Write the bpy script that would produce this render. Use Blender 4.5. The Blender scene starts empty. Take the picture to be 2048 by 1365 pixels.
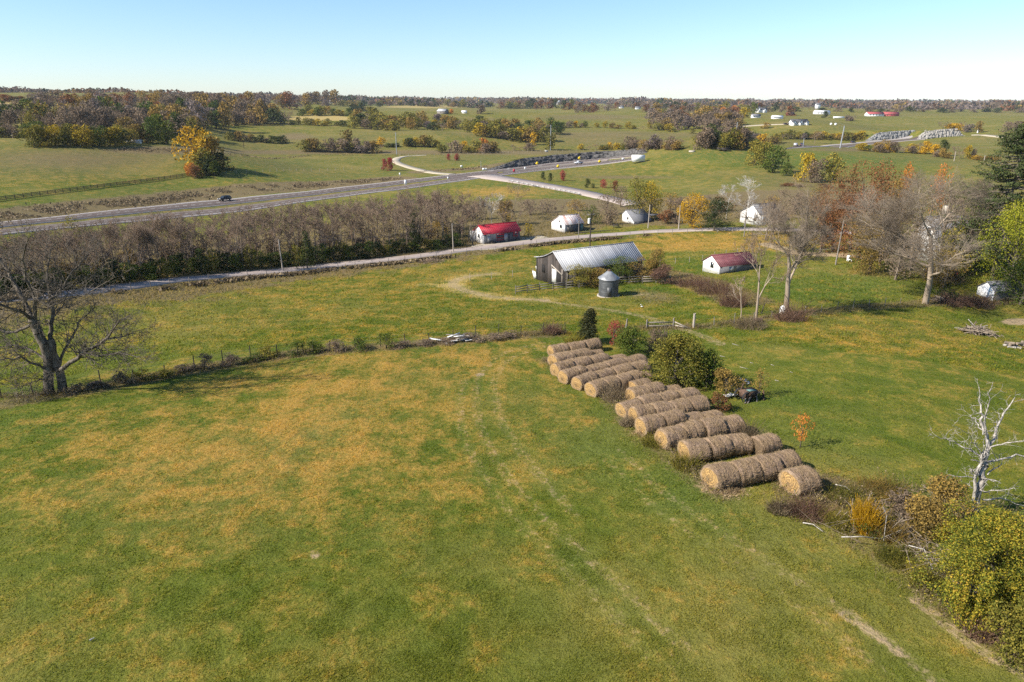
import bpy, math, random
import numpy as np
from mathutils import Vector, Matrix

# ---------------------------------------------------------------- camera, sky, sun, exposure
scene = bpy.context.scene
COL = scene.collection
F_PX, CX, CY = 1409.0, 1024.0, 682.5          # focal length and centre in photo pixels
PITCH = math.radians(18.7)
CAM_Z = 30.0
cam_data = bpy.data.cameras.new('camera')
cam_data.sensor_width = 36.0
cam_data.lens = 36.0 * F_PX / 2048.0
cam_data.clip_start = 0.5
cam_data.clip_end = 40000.0
cam = bpy.data.objects.new('camera', cam_data)
COL.objects.link(cam)
cam.location = (0, 0, CAM_Z)
cam.rotation_euler = (math.radians(90) - PITCH, 0, 0)
scene.camera = cam
scene.render.resolution_x, scene.render.resolution_y = 1024, 682

SUN_AZ = math.radians(20.0)       # shadows run to +x and 20 degrees away from the camera
SUN_EL = math.radians(37.0)
world = bpy.data.worlds.new('World')
scene.world = world
world.use_nodes = True
wn, wl = world.node_tree.nodes, world.node_tree.links
bg = wn['Background']
sky = wn.new('ShaderNodeTexSky')
sky.sky_type = 'NISHITA'
sky.sun_disc = False
sky.sun_elevation = SUN_EL
sun_dir = Vector((-math.cos(SUN_AZ) * math.cos(SUN_EL), -math.sin(SUN_AZ) * math.cos(SUN_EL), math.sin(SUN_EL)))
sky.sun_rotation = math.atan2(sun_dir.x, sun_dir.y)
sky.altitude = 200.0
sky.air_density = 1.0
sky.dust_density = 0.25
sky.ozone_density = 1.6
geo = wn.new('ShaderNodeTexCoord'); sep = wn.new('ShaderNodeSeparateXYZ'); tint = wn.new('ShaderNodeValToRGB'); mul = wn.new('ShaderNodeMix')
mul.data_type = 'RGBA'; mul.blend_type = 'MULTIPLY'; mul.inputs[0].default_value = 1.0
wl.new(geo.outputs['Generated'], sep.inputs[0]); wl.new(sep.outputs[2], tint.inputs[0])
te = tint.color_ramp.elements
te[0].position = 0.0; te[0].color = (0.78, 0.87, 1.10, 1)
te[1].position = 0.12; te[1].color = (0.76, 0.90, 1.02, 1)
wl.new(sky.outputs[0], mul.inputs[6]); wl.new(tint.outputs[0], mul.inputs[7]); wl.new(mul.outputs[2], bg.inputs[0])
bg.inputs[1].default_value = 0.09
sun_data = bpy.data.lights.new('sun', 'SUN')
sun_data.energy = 4.8
sun_data.angle = math.radians(0.5)
sun_data.color = (1.0, 0.93, 0.82)
sun = bpy.data.objects.new('sun', sun_data)
COL.objects.link(sun)
sun.location = (0, 0, 200)
sun.rotation_euler = sun_dir.to_track_quat('Z', 'Y').to_euler()
scene.view_settings.view_transform = 'Standard'
scene.view_settings.look = 'None'
scene.view_settings.exposure = 0.95
scene.view_settings.gamma = 1.0
scene.cycles.use_denoising = False
scene.cycles.max_bounces = 6
scene.cycles.diffuse_bounces = 2
scene.cycles.glossy_bounces = 2
scene.cycles.transmission_bounces = 4
scene.cycles.transparent_max_bounces = 8
scene.cycles.caustics_reflective = False
scene.cycles.caustics_refractive = False
scene.render.film_transparent = False

# ---------------------------------------------------------------- maths of the view and the terrain
RNG = np.random.default_rng(7)
R_ = random.Random(11)
CP, SP = math.cos(PITCH), math.sin(PITCH)

def ray(px, py):
    a, b = (px - CX) / F_PX, (CY - py) / F_PX
    return np.array([a, CP + b * SP, -SP + b * CP])

def project(P):
    P = np.asarray(P, float).reshape(-1, 3)
    v = P[:, 2] - CAM_Z
    zc = P[:, 1] * CP - v * SP
    up = v * CP + P[:, 1] * SP
    zc = np.where(zc < 0.5, 0.5, zc)
    return CX + F_PX * P[:, 0] / zc, CY - F_PX * up / zc, zc

# (photo column, photo row of the ground there, horizontal distance in metres)
CTRL = [
 (100,1365,-22.6),(1024,1365,-22.6),(1950,1365,-22.4),(-500,1365,-22.6),(2500,1365,-22.4),
 (0,1000,-23.2),(500,1000,-23.2),(1024,1000,-23.2),(1450,975,-22.9),(2000,1000,-22.9),
 (-400,900,-24),(0,800,-25.2),(500,730,-25.6),(1100,700,-25.9),(1500,720,-25.4),(2000,700,-26),(2500,700,-26),
 (0,680,-27.4),(500,650,-27.2),(1000,620,-27.6),(1216,597,-28.6),(1500,635,-26.8),(1850,606,-27.6),(2100,600,-27.8),
 (-400,660,-28.2),(0,612,112),(350,575,125),(700,535,142),(1000,500,158),(1300,468,178),(1560,458,186),
 (1640,520,140),(1850,500,150),(2048,500,150),(1800,450,182),(2300,500,150),
 (0,545,146),(400,500,168),(800,455,192),(1100,425,215),(1400,405,235),
 (0,470,203),(450,425,248),(600,405,268),(800,380,300),(1000,352,345),(1150,335,400),(1235,324,440),
 (0,446,222),(450,400,282),(600,384,305),(800,363,340),(1000,340,395),(1150,323,455),(1285,311,510),
 (1100,375,300),(1200,382,290),(1300,340,370),(1350,380,300),(1480,360,320),
 (0,400,262),(375,352,330),(-400,440,225),(-400,400,262),
 (100,330,335),(0,290,425),(250,287,435),(400,300,425),(430,335,345),(-400,300,430),
 (600,340,385),(760,338,405),
 (500,312,470),(700,309,500),(900,308,520),(1100,303,530),(1280,306,560),
 (470,282,620),(600,296,560),(760,300,560),(1000,300,560),(1200,298,590),
 (480,252,760),(600,250,760),(720,256,730),(850,262,690),(950,270,660),(1080,286,620),(1200,262,760),(1330,265,760),
 (600,236,950),(800,232,1000),(900,226,1200),(1050,240,930),(1200,228,1150),(1400,225,1250),
 (1400,298,440),(1330,306,440),(1430,300,445),(1480,308,430),(1540,348,345),(1500,420,212),
 (1400,304,560),(1500,300,560),
 (1650,345,360),(1800,330,400),(1950,325,420),(2048,325,420),(2400,330,420),
 (1650,300,470),(1850,308,480),(1750,305,480),(2048,310,500),
 (1600,294,640),(1683,288,700),(1760,282,780),(1830,277,880),(1900,292,640),(2048,295,620),
 (1600,252,800),(1480,262,760),(1700,262,820),(1500,235,1050),(1640,228,1250),(1770,234,1150),
 (1900,255,950),(2048,250,950),(1950,236,1300),(2400,250,950),
 (-400,260,560),(0,262,540),(200,262,560),(400,265,600),
 (-400,216,900),(0,209,900),(200,210,920),(400,215,1000),
 (-400,189,1400),(0,189,1400),(200,191,1450),(400,198,1700),(600,204,2000),
 (800,211,2000),(1000,213,1900),(1130,213,1800),(1300,214,1900),(1500,216,2000),(1750,219,2200),(2048,220,2200),(2400,220,2200),
 (0,196,3500),(600,205,3500),(1100,209,3500),(1600,214,3500),(2048,217,3500),
 (-400,197,6500),(0,197,6500),(600,204,6500),(1100,207.5,6500),(1600,211,6500),(2048,214,6500),(2400,214,6500),
 (0,198,12000),(1024,205,12000),(2048,211,12000),(-600,198,12000),(2600,211,12000),
]
_cx, _cy, _h = [], [], []
for px, py, r in CTRL:
    d = ray(px, py)
    if r < 0: r = -r * math.hypot(d[0], d[1]) / -d[2]      # a negative figure is the drop below the camera instead
    _cx.append(math.atan2(d[0], d[1])); _cy.append(math.log(r))
    _h.append(CAM_Z + r * d[2] / math.hypot(d[0], d[1]))
for az in (-1.0, -0.5, 0.0, 0.5, 1.0):
    _cx.append(az); _cy.append(math.log(7.0)); _h.append(CAM_Z - 23.0)
_cx, _cy, _h = np.array(_cx) * 1.6, np.array(_cy), np.array(_h)

def _u(d2):
    return 0.5 * d2 * np.log(d2 + 1e-12)
_n = len(_cx)
_A = np.zeros((_n + 3, _n + 3))
_A[:_n, :_n] = _u((_cx[:, None] - _cx) ** 2 + (_cy[:, None] - _cy) ** 2) + np.eye(_n) * 2e-4
_A[:_n, _n] = 1; _A[:_n, _n + 1] = _cx; _A[:_n, _n + 2] = _cy
_A[_n:, :_n] = _A[:_n, _n:].T
_W = np.linalg.solve(_A, np.concatenate([_h, np.zeros(3)]))

def smooth(t):
    t = np.clip(t, 0, 1); return t * t * (3 - 2 * t)

def vnoise(x, y, seed=0):
    xi, yi = np.floor(x).astype(np.int64), np.floor(y).astype(np.int64)
    fx, fy = smooth(x - xi), smooth(y - yi)
    def hsh(a, b):
        n = (a * 374761393 + b * 668265263 + seed * 1442695041) & 0xffffffff
        n = ((n ^ (n >> 13)) * 1274126177) & 0xffffffff
        return ((n ^ (n >> 16)) & 0xffff) / 65535.0
    a, b, c, d = hsh(xi, yi), hsh(xi + 1, yi), hsh(xi, yi + 1), hsh(xi + 1, yi + 1)
    return (a + (b - a) * fx) * (1 - fy) + (c + (d - c) * fx) * fy

def fbm(x, y, octaves=4, seed=0):
    s, a, t = 0.0, 0.5, 0.0
    for k in range(octaves):
        s = s + a * vnoise(x * 2 ** k, y * 2 ** k, seed + k * 17); t += a; a *= 0.5
    return s / t

# rounded rises and dips of the pasture: (photo column, distance, height, half-width across, along)
HILLS = [(1410, 430, 5.5, 70, 45), (1420, 540, -5.0, 90, 45), (150, 395, 4.0, 90, 45), (620, 600, 5.0, 70, 40), (640, 520, -2.5, 80, 35), (860, 640, 5.0, 80, 45), (1180, 700, 6.0, 90, 60), (1120, 600, -3.0, 90, 40),
         (720, 900, 6.0, 110, 80), (1000, 980, 7.0, 130, 80), (1700, 520, 3.0, 80, 40), (1850, 760, 5.0, 110, 60), (1600, 900, 6.0, 130, 80), (330, 700, 5.0, 110, 60)]
HILLS = [(r * math.sin(math.atan((c - CX) / F_PX / CP)), r * math.cos(math.atan((c - CX) / F_PX / CP)), h, a, b) for c, r, h, a, b in HILLS]
CUTS = []          # (polyline in the plan, height, width): banks raised beside the highway
def ground(x, y, cuts=True):
    x = np.asarray(x, float); y = np.asarray(y, float)
    shp = x.shape
    x, y = x.ravel(), y.ravel()
    r = np.maximum(np.hypot(x, y), 4.0)
    az = np.arctan2(x, y)
    azc = np.clip(az, -0.95, 0.95)
    u, v = azc * 1.6, np.log(np.minimum(r, 14000.0))
    out = np.empty_like(r)
    for s in range(0, len(r), 60000):
        e = s + 60000
        out[s:e] = _u((u[s:e, None] - _cx) ** 2 + (v[s:e, None] - _cy) ** 2) @ _W[:_n] + _W[_n] + _W[_n + 1] * u[s:e] + _W[_n + 2] * v[s:e]
    side = smooth((np.abs(az) - 0.9) / 1.4)
    out = out * (1 - side) + (CAM_Z - 28.0) * side
    out = np.clip(out, CAM_Z - 70, CAM_Z + 14)
    amp = np.clip(r / 260.0, 0.15, 3.0)
    w = 12 + r / 14.0
    q = np.power(2.0, np.round(np.log2(w)))
    out = out + 0.10 * (fbm(x / 5.0, y / 5.0, 3, 5) - 0.5)
    out = out + 0.5 * (fbm(x / 28.0, y / 28.0, 2, 9) - 0.5) * smooth((r - 35) / 60) * (1 - smooth((r - 1500) / 1500))
    out = out + 15.0 * (fbm(x / 230.0, y / 230.0, 2, 3) - 0.5) * smooth((r - 480) / 300) * (1 - smooth((r - 3000) / 2500))
    for hx, hy, hh, ha, hb in HILLS:
        rr = math.hypot(hx, hy); ux, uy = hx / rr, hy / rr
        al, ac = (x - hx) * ux + (y - hy) * uy, (x - hx) * uy - (y - hy) * ux
        out = out + hh * np.exp(-(ac / ha) ** 2 - (al / hb) ** 2)
    if cuts:
        top = np.zeros_like(out)
        for line, hgt, wid in CUTS:
            top = np.maximum(top, bank(x, y, line, hgt, wid))
        out = out + top
    return out.reshape(shp)

def line_dist(x, y, line):
    """signed distance to a plan polyline (+ = left of its direction) and the share of its length"""
    best = np.full(x.shape, 1e9); sd = np.zeros(x.shape); tt = np.zeros(x.shape)
    seg = np.hypot(*(line[1:] - line[:-1]).T); cum = np.concatenate([[0], np.cumsum(seg)])
    for i in range(len(line) - 1):
        a, b = line[i], line[i + 1]
        ex, ey = b - a
        t = np.clip(((x - a[0]) * ex + (y - a[1]) * ey) / (ex * ex + ey * ey), 0, 1)
        dx, dy = x - a[0] - t * ex, y - a[1] - t * ey
        d = np.hypot(dx, dy)
        m = d < best
        best = np.where(m, d, best)
        sd = np.where(m, np.where(ex * dy - ey * dx > 0, d, -d), sd)
        tt = np.where(m, (cum[i] + t * seg[i]) / cum[-1], tt)
    return sd, tt

def bank(x, y, line, hgt, wid):
    near = (x > line[:, 0].min() - wid) & (x < line[:, 0].max() + wid) & (y > line[:, 1].min() - wid) & (y < line[:, 1].max() + wid)
    out = np.zeros(x.shape)
    if not near.any():
        return out
    sd, t = line_dist(x[near], y[near], line)
    prof = smooth((sd - 5.6) / 4.0) * (1 - smooth((sd - 8) / (wid - 10)))
    out[near] = hgt * prof * smooth(t / 0.30) * smooth((1 - t) / 0.12)
    return out

def gz(x, y):
    return float(ground(np.array([x]), np.array([y]))[0])

_RS = np.exp(np.linspace(math.log(12), math.log(11000), 2600))
def P(px, py, h=0.0):
    """the place on the ground (raised by h) seen at a pixel of the photograph"""
    d = ray(px, py)
    hz = math.hypot(d[0], d[1])
    xs, ys = _RS * d[0] / hz, _RS * d[1] / hz
    zr = CAM_Z + _RS * d[2] / hz
    diff = zr - (ground(xs, ys) + h)
    k = np.nonzero(diff < 0)[0]
    i = int(k[0]) if len(k) else len(_RS) - 1
    i = max(i, 1)
    f = diff[i - 1] / (diff[i - 1] - diff[i] + 1e-12) if len(k) else 1.0
    x, y = xs[i - 1] + (xs[i] - xs[i - 1]) * f, ys[i - 1] + (ys[i] - ys[i - 1]) * f
    return np.array([x, y, gz(x, y)])

def PL(pts, n=None, h=0.0):
    """a photo polyline on the ground; with n, resampled to n points"""
    w = np.array([P(a, b, h) for a, b in pts])
    if n:
        seg = np.hypot(*(w[1:, :2] - w[:-1, :2]).T); c = np.concatenate([[0], np.cumsum(seg)])
        t = np.linspace(0, c[-1], n)
        # smooth resample (Catmull style through cubic of neighbours is not needed at this scale)
        x, y = np.interp(t, c, w[:, 0]), np.interp(t, c, w[:, 1])
        for _ in range(3):
            x[1:-1] = (x[:-2] + 2 * x[1:-1] + x[2:]) / 4; y[1:-1] = (y[:-2] + 2 * y[1:-1] + y[2:]) / 4
        w = np.stack([x, y, ground(x, y)], 1)
    return w

def z_at(y, py):
    """height at which something standing at forward distance y shows on photo row py"""
    k = (CY - py) / F_PX
    return CAM_Z + y * (k * CP - SP) / (CP + k * SP)

def scale_at(p):
    """photo pixels per metre at a place"""
    return F_PX / project(p)[2][0]

# ---------------------------------------------------------------- meshes
def mesh_from(name, V, F, mats=(), mi=None, smooth_=False):
    V = np.asarray(V, np.float32)
    me = bpy.data.meshes.new(name)
    F = [np.asarray(f, np.int32) for f in (F if isinstance(F, list) else [F]) if len(f)]
    nl = sum(f.size for f in F); nf = sum(len(f) for f in F)
    me.vertices.add(len(V)); me.vertices.foreach_set('co', V.ravel())
    me.loops.add(nl); me.polygons.add(nf)
    me.loops.foreach_set('vertex_index', np.concatenate([f.ravel() for f in F]))
    tot = np.concatenate([np.full(len(f), f.shape[1], np.int32) for f in F])
    me.polygons.foreach_set('loop_start', np.concatenate([[0], np.cumsum(tot)[:-1]]).astype(np.int32))
    me.polygons.foreach_set('loop_total', tot)
    if mi is not None:
        me.polygons.foreach_set('material_index', np.asarray(mi, np.int32))
    if smooth_:
        me.polygons.foreach_set('use_smooth', np.ones(nf, bool))
    for m in mats:
        me.materials.append(m)
    me.update(calc_edges=True)
    me.validate()
    return me

class MB:
    """collects simple shapes in one mesh"""
    def __init__(s):
        s.V, s.Q, s.T, s.G = [], [], [], []
        s.n = 0
    def add(s, v, q=(), t=()):
        v = np.asarray(v, float).reshape(-1, 3)
        s.V.append(v)
        if len(q): s.Q.append(np.asarray(q) + s.n)
        if len(t): s.T.append(np.asarray(t) + s.n)
        s.n += len(v)
        return s
    def box(s, x0, y0, z0, x1, y1, z1, M=None):
        v = np.array([(x, y, z) for z in (z0, z1) for y in (y0, y1) for x in (x0, x1)], float)
        if M is not None: v = v @ np.array(M.to_3x3()).T + np.array(M.translation)
        return s.add(v, [(0, 2, 3, 1), (4, 5, 7, 6), (0, 1, 5, 4), (2, 6, 7, 3), (0, 4, 6, 2), (1, 3, 7, 5)])
    def bar(s, a, b, w, h=None):
        a, b = Vector(a), Vector(b)
        h = h or w
        d = b - a
        q = d.to_track_quat('Z', 'Y').to_matrix().to_4x4(); q.translation = a
        return s.box(-w / 2, -h / 2, 0, w / 2, h / 2, d.length, q)
    def tubes(s, A, B, RA, RB, n=5):
        v, q = prisms(A, B, RA, RB, n); return s.add(v, q)
    def prism(s, poly, h0, h1, axis='z'):
        """a closed outline [(a,b)] drawn out between two levels"""
        n = len(poly)
        v = []
        for h in (h0, h1):
            for a, b in poly:
                v.append((a, b, h) if axis == 'z' else ((a, h, b) if axis == 'y' else (h, a, b)))
        q = [(i, (i + 1) % n, n + (i + 1) % n, n + i) for i in range(n)]
        s.G.append((s.n, n)); s.add(v, q)
        return s
    def build(s, name, mat, parent=None, loc=None, sm=False):
        V = np.concatenate(s.V) if s.V else np.zeros((0, 3))
        F = []
        if s.Q: F.append(np.concatenate(s.Q))
        if s.T: F.append(np.concatenate(s.T))
        for st, n in s.G:
            F.append(np.array([list(range(st + n - 1, st - 1, -1))])); F.append(np.array([list(range(st + n, st + 2 * n))]))
        me = mesh_from(name, V, F, [mat] if not isinstance(mat, (list, tuple)) else mat, smooth_=sm)
        return link(name, me, parent, loc)

def prisms(A, B, RA, RB, n=5):
    A, B = np.asarray(A, float).reshape(-1, 3), np.asarray(B, float).reshape(-1, 3)
    RA, RB = np.broadcast_to(RA, len(A)), np.broadcast_to(RB, len(A))
    d = B - A; L = np.linalg.norm(d, axis=1, keepdims=True) + 1e-9; d = d / L
    ref = np.where(np.abs(d[:, 2:3]) < 0.9, np.array([[0, 0, 1.0]]), np.array([[1.0, 0, 0]]))
    u = np.cross(d, ref); u /= np.linalg.norm(u, axis=1, keepdims=True) + 1e-9
    w = np.cross(d, u)
    th = np.arange(n) * 2 * np.pi / n
    ring = u[:, None, :] * np.cos(th)[None, :, None] + w[:, None, :] * np.sin(th)[None, :, None]
    v = np.concatenate([A[:, None, :] + ring * RA[:, None, None], B[:, None, :] + ring * RB[:, None, None]], 1)
    k = np.arange(n)
    f = np.stack([k, k + n, (k + 1) % n + n, (k + 1) % n], 1)
    q = (f[None] + (np.arange(len(A)) * 2 * n)[:, None, None]).reshape(-1, 4)
    return v.reshape(-1, 3), q

def link(name, me, parent=None, loc=None):
    o = bpy.data.objects.new(name, me); COL.objects.link(o)
    if parent is not None: o.parent = parent
    if loc is not None: o.location = tuple(loc)
    return o

def tag(o, label=None, cat=None, group=None, kind=None):
    if label: o['label'] = label
    if cat: o['category'] = cat
    if group: o['group'] = group
    if kind: o['kind'] = kind
    return o

def thing(name, label, cat, loc=(0, 0, 0), rz=0.0, group=None):
    o = bpy.data.objects.new(name, None); COL.objects.link(o)
    o.empty_display_size = 0.3
    o.location = tuple(loc); o.rotation_euler = (0, 0, rz)
    return tag(o, label, cat, group)

def dup(root, loc, rz=0.0, sc=None, label=None, group=None):
    c = root.copy(); COL.objects.link(c)
    c.location = tuple(loc); c.rotation_euler = (0, 0, rz)
    if sc is not None: c.scale = sc
    if label: c['label'] = label
    if group: c['group'] = group
    for ch in root.children:
        d = ch.copy(); COL.objects.link(d); d.parent = c
        for g in ch.children:
            e = g.copy(); COL.objects.link(e); e.parent = d
    return c

# ---------------------------------------------------------------- materials
_ONES = ['', 'first', 'second', 'third', 'fourth', 'fifth', 'sixth', 'seventh', 'eighth', 'ninth', 'tenth', 'eleventh', 'twelfth', 'thirteenth', 'fourteenth', 'fifteenth', 'sixteenth', 'seventeenth', 'eighteenth', 'nineteenth']
def nth(n):
    if n < 20: return _ONES[n]
    tens = ['', '', 'twent', 'thirt', 'fort', 'fift', 'sixt', 'sevent'][n // 10]
    return tens + 'ieth' if n % 10 == 0 else tens + 'y-' + _ONES[n % 10]

class NT:
    def __init__(s, name):
        s.m = bpy.data.materials.new(name); s.m.use_nodes = True
        s.t = s.m.node_tree; s.t.nodes.clear()
        s.out = s.t.nodes.new('ShaderNodeOutputMaterial')
    def n(s, typ, **kw):
        o = s.t.nodes.new(typ)
        for k, v in kw.items():
            if k[0] == 'i' and k[1:].isdigit(): s.put(v, o.inputs[int(k[1:])])
            else: setattr(o, k, v)
        return o
    def put(s, v, sock):
        if hasattr(v, 'is_output'): s.t.links.new(v, sock)
        else:
            if isinstance(v, (tuple, list)) and len(v) == 3 and sock.type == 'RGBA': v = (*v, 1)
            sock.default_value = v
    def noise(s, co, scale, detail=4, rough=0.55, dist=0.0):
        o = s.n('ShaderNodeTexNoise'); s.put(co, o.inputs['Vector']); o.inputs['Scale'].default_value = scale
        o.inputs['Detail'].default_value = detail; o.inputs['Roughness'].default_value = rough; o.inputs['Distortion'].default_value = dist
        return o.outputs[0]
    def math(s, op, a, b=0.0, c=0.0, clamp=False):
        o = s.n('ShaderNodeMath', operation=op, use_clamp=clamp); s.put(a, o.inputs[0]); s.put(b, o.inputs[1]); s.put(c, o.inputs[2]); return o.outputs[0]
    def mix(s, f, a, b, mode='MIX'):
        o = s.n('ShaderNodeMix', data_type='RGBA', blend_type=mode); s.put(f, o.inputs[0]); s.put(a, o.inputs[6]); s.put(b, o.inputs[7]); return o.outputs[2]
    def ramp(s, f, stops):
        o = s.n('ShaderNodeValToRGB'); s.put(f, o.inputs[0]); e = o.color_ramp.elements
        while len(e) < len(stops): e.new(0.5)
        for k, (p, c) in enumerate(stops):
            e[k].position = p; e[k].color = (*c, 1) if not isinstance(c, (int, float)) else (c, c, c, 1)
        return o.outputs[0]
    def step(s, f, lo, hi):
        o = s.n('ShaderNodeMapRange', interpolation_type='SMOOTHSTEP'); s.put(f, o.inputs[0]); s.put(lo, o.inputs[1]); s.put(hi, o.inputs[2]); return o.outputs[0]
    def obj(s, scale=None):
        c = s.n('ShaderNodeTexCoord').outputs['Object']
        if scale is None: return c
        o = s.n('ShaderNodeMapping'); s.put(c, o.inputs[0]); o.inputs['Scale'].default_value = scale; return o.outputs[0]
    def bsdf(s, col, rough=0.8, metal=0.0, spec=0.3, bump=None, bs=0.5, bd=0.05):
        b = s.n('ShaderNodeBsdfPrincipled'); s.put(col, b.inputs['Base Color']); s.put(rough, b.inputs['Roughness']); s.put(metal, b.inputs['Metallic'])
        b.inputs['Specular IOR Level'].default_value = spec
        if bump is not None:
            u = s.n('ShaderNodeBump'); u.inputs['Strength'].default_value = bs; u.inputs['Distance'].default_value = bd
            s.put(bump, u.inputs['Height']); s.t.links.new(u.outputs[0], b.inputs['Normal'])
        return b.outputs[0]
    def done(s, sh):
        s.t.links.new(sh, s.out.inputs[0]); return s.m

def plain(name, col, rough=0.8, metal=0.0, var=0.25, scale=3.0, spec=0.3, stretch=None):
    t = NT(name)
    co = t.obj(stretch)
    n = t.noise(co, scale, 5, 0.65)
    c = t.mix(t.step(n, 0.3, 0.75), tuple(x * (1 - var) for x in col), tuple(min(1, x * (1 + var)) for x in col))
    return t.done(t.bsdf(c, rough, metal, spec, n, 0.3, 0.03))

def leaf_mat(name, cols, transl=0.25):
    """leaf clusters: each leaf picks a tone, patches of tone run through the crown, each plant leans a little"""
    t = NT(name)
    g = t.n('ShaderNodeNewGeometry')
    info = t.n('ShaderNodeObjectInfo')
    co = t.n('ShaderNodeVectorMath', operation='ADD')
    t.put(t.obj(), co.inputs[0]); t.put(info.outputs['Random'], co.inputs[1])
    n = t.noise(co.outputs[0], 0.55, 3, 0.6)
    f = t.math('ADD', t.math('MULTIPLY', g.outputs['Random Per Island'], 0.5), t.math('MULTIPLY', n, 1.3))
    f = t.math('ADD', f, t.math('MULTIPLY', info.outputs['Random'], 0.24))
    f = t.math('SUBTRACT', f, 0.5, clamp=True)
    k = len(cols)
    c = t.ramp(f, [(0.12 + 0.76 * i / (k - 1), cols[i]) for i in range(k)])
    a = t.bsdf(c, 0.75, 0, 0.12)
    tr = t.n('ShaderNodeBsdfTranslucent'); t.put(c, tr.inputs[0])
    mx = t.n('ShaderNodeMixShader'); mx.inputs[0].default_value = transl
    t.t.links.new(a, mx.inputs[1]); t.t.links.new(tr.outputs[0], mx.inputs[2])
    return t.done(mx.outputs[0])
# ---------------------------------------------------------------- the ground sheet
# outer edges of the divided highway, read off the photograph as plan lines
HW_FAR = PL([(-330, 490), (-150, 464), (0, 446), (200, 425), (376, 406), (513, 394), (700, 374), (800, 362.6), (900, 351), (1000, 340), (1080, 330), (1150, 322.6), (1220, 316), (1285, 311)], 80)
HW_NEAR = PL([(-330, 517), (-150, 489), (0, 470), (200, 450), (376, 434), (460, 426), (600, 405.5), (700, 392), (800, 380), (900, 365.5), (1000, 352), (1080, 342), (1150, 334.5), (1235, 324.5), (1290, 318)], 80)
def between(f):
    w = HW_NEAR[:, :2] * (1 - f) + HW_FAR[:, :2] * f
    return w
HW2_NEAR = PL([(1570, 299), (1640, 296), (1700, 292), (1760, 287), (1826, 281), (1850, 279.5)], 24)
HW2_FAR = PL([(1590, 294), (1640, 291), (1700, 286.5), (1760, 281.5), (1826, 276.5), (1850, 275)], 24)
_i = int(len(HW_FAR) * 0.60)
_k = np.argmin(np.abs(project(HW_FAR)[0] - 985))
CUTS.append((HW_FAR[_k:, :2].copy(), 4.2, 55.0))
_k2 = np.argmin(np.abs(project(HW2_FAR)[0] - 1725))
CUTS.append((HW2_FAR[_k2:, :2].copy(), 6.5, 70.0))
CUTS.append((PL([(1834, 280.5), (1855, 279), (1880, 276), (1935, 272)], 16)[:, :2].copy(), 6.5, 50.0))

LANE = PL([(-400, 672), (-200, 636), (-60, 611), (60, 596), (200, 581), (350, 560), (480, 549), (600, 538), (700, 527), (820, 515), (930, 500), (1000, 492), (1100, 480), (1200, 471), (1300, 463.5), (1400, 460), (1480, 458.5), (1560, 459), (1640, 462), (1760, 468)], 140)

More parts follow.
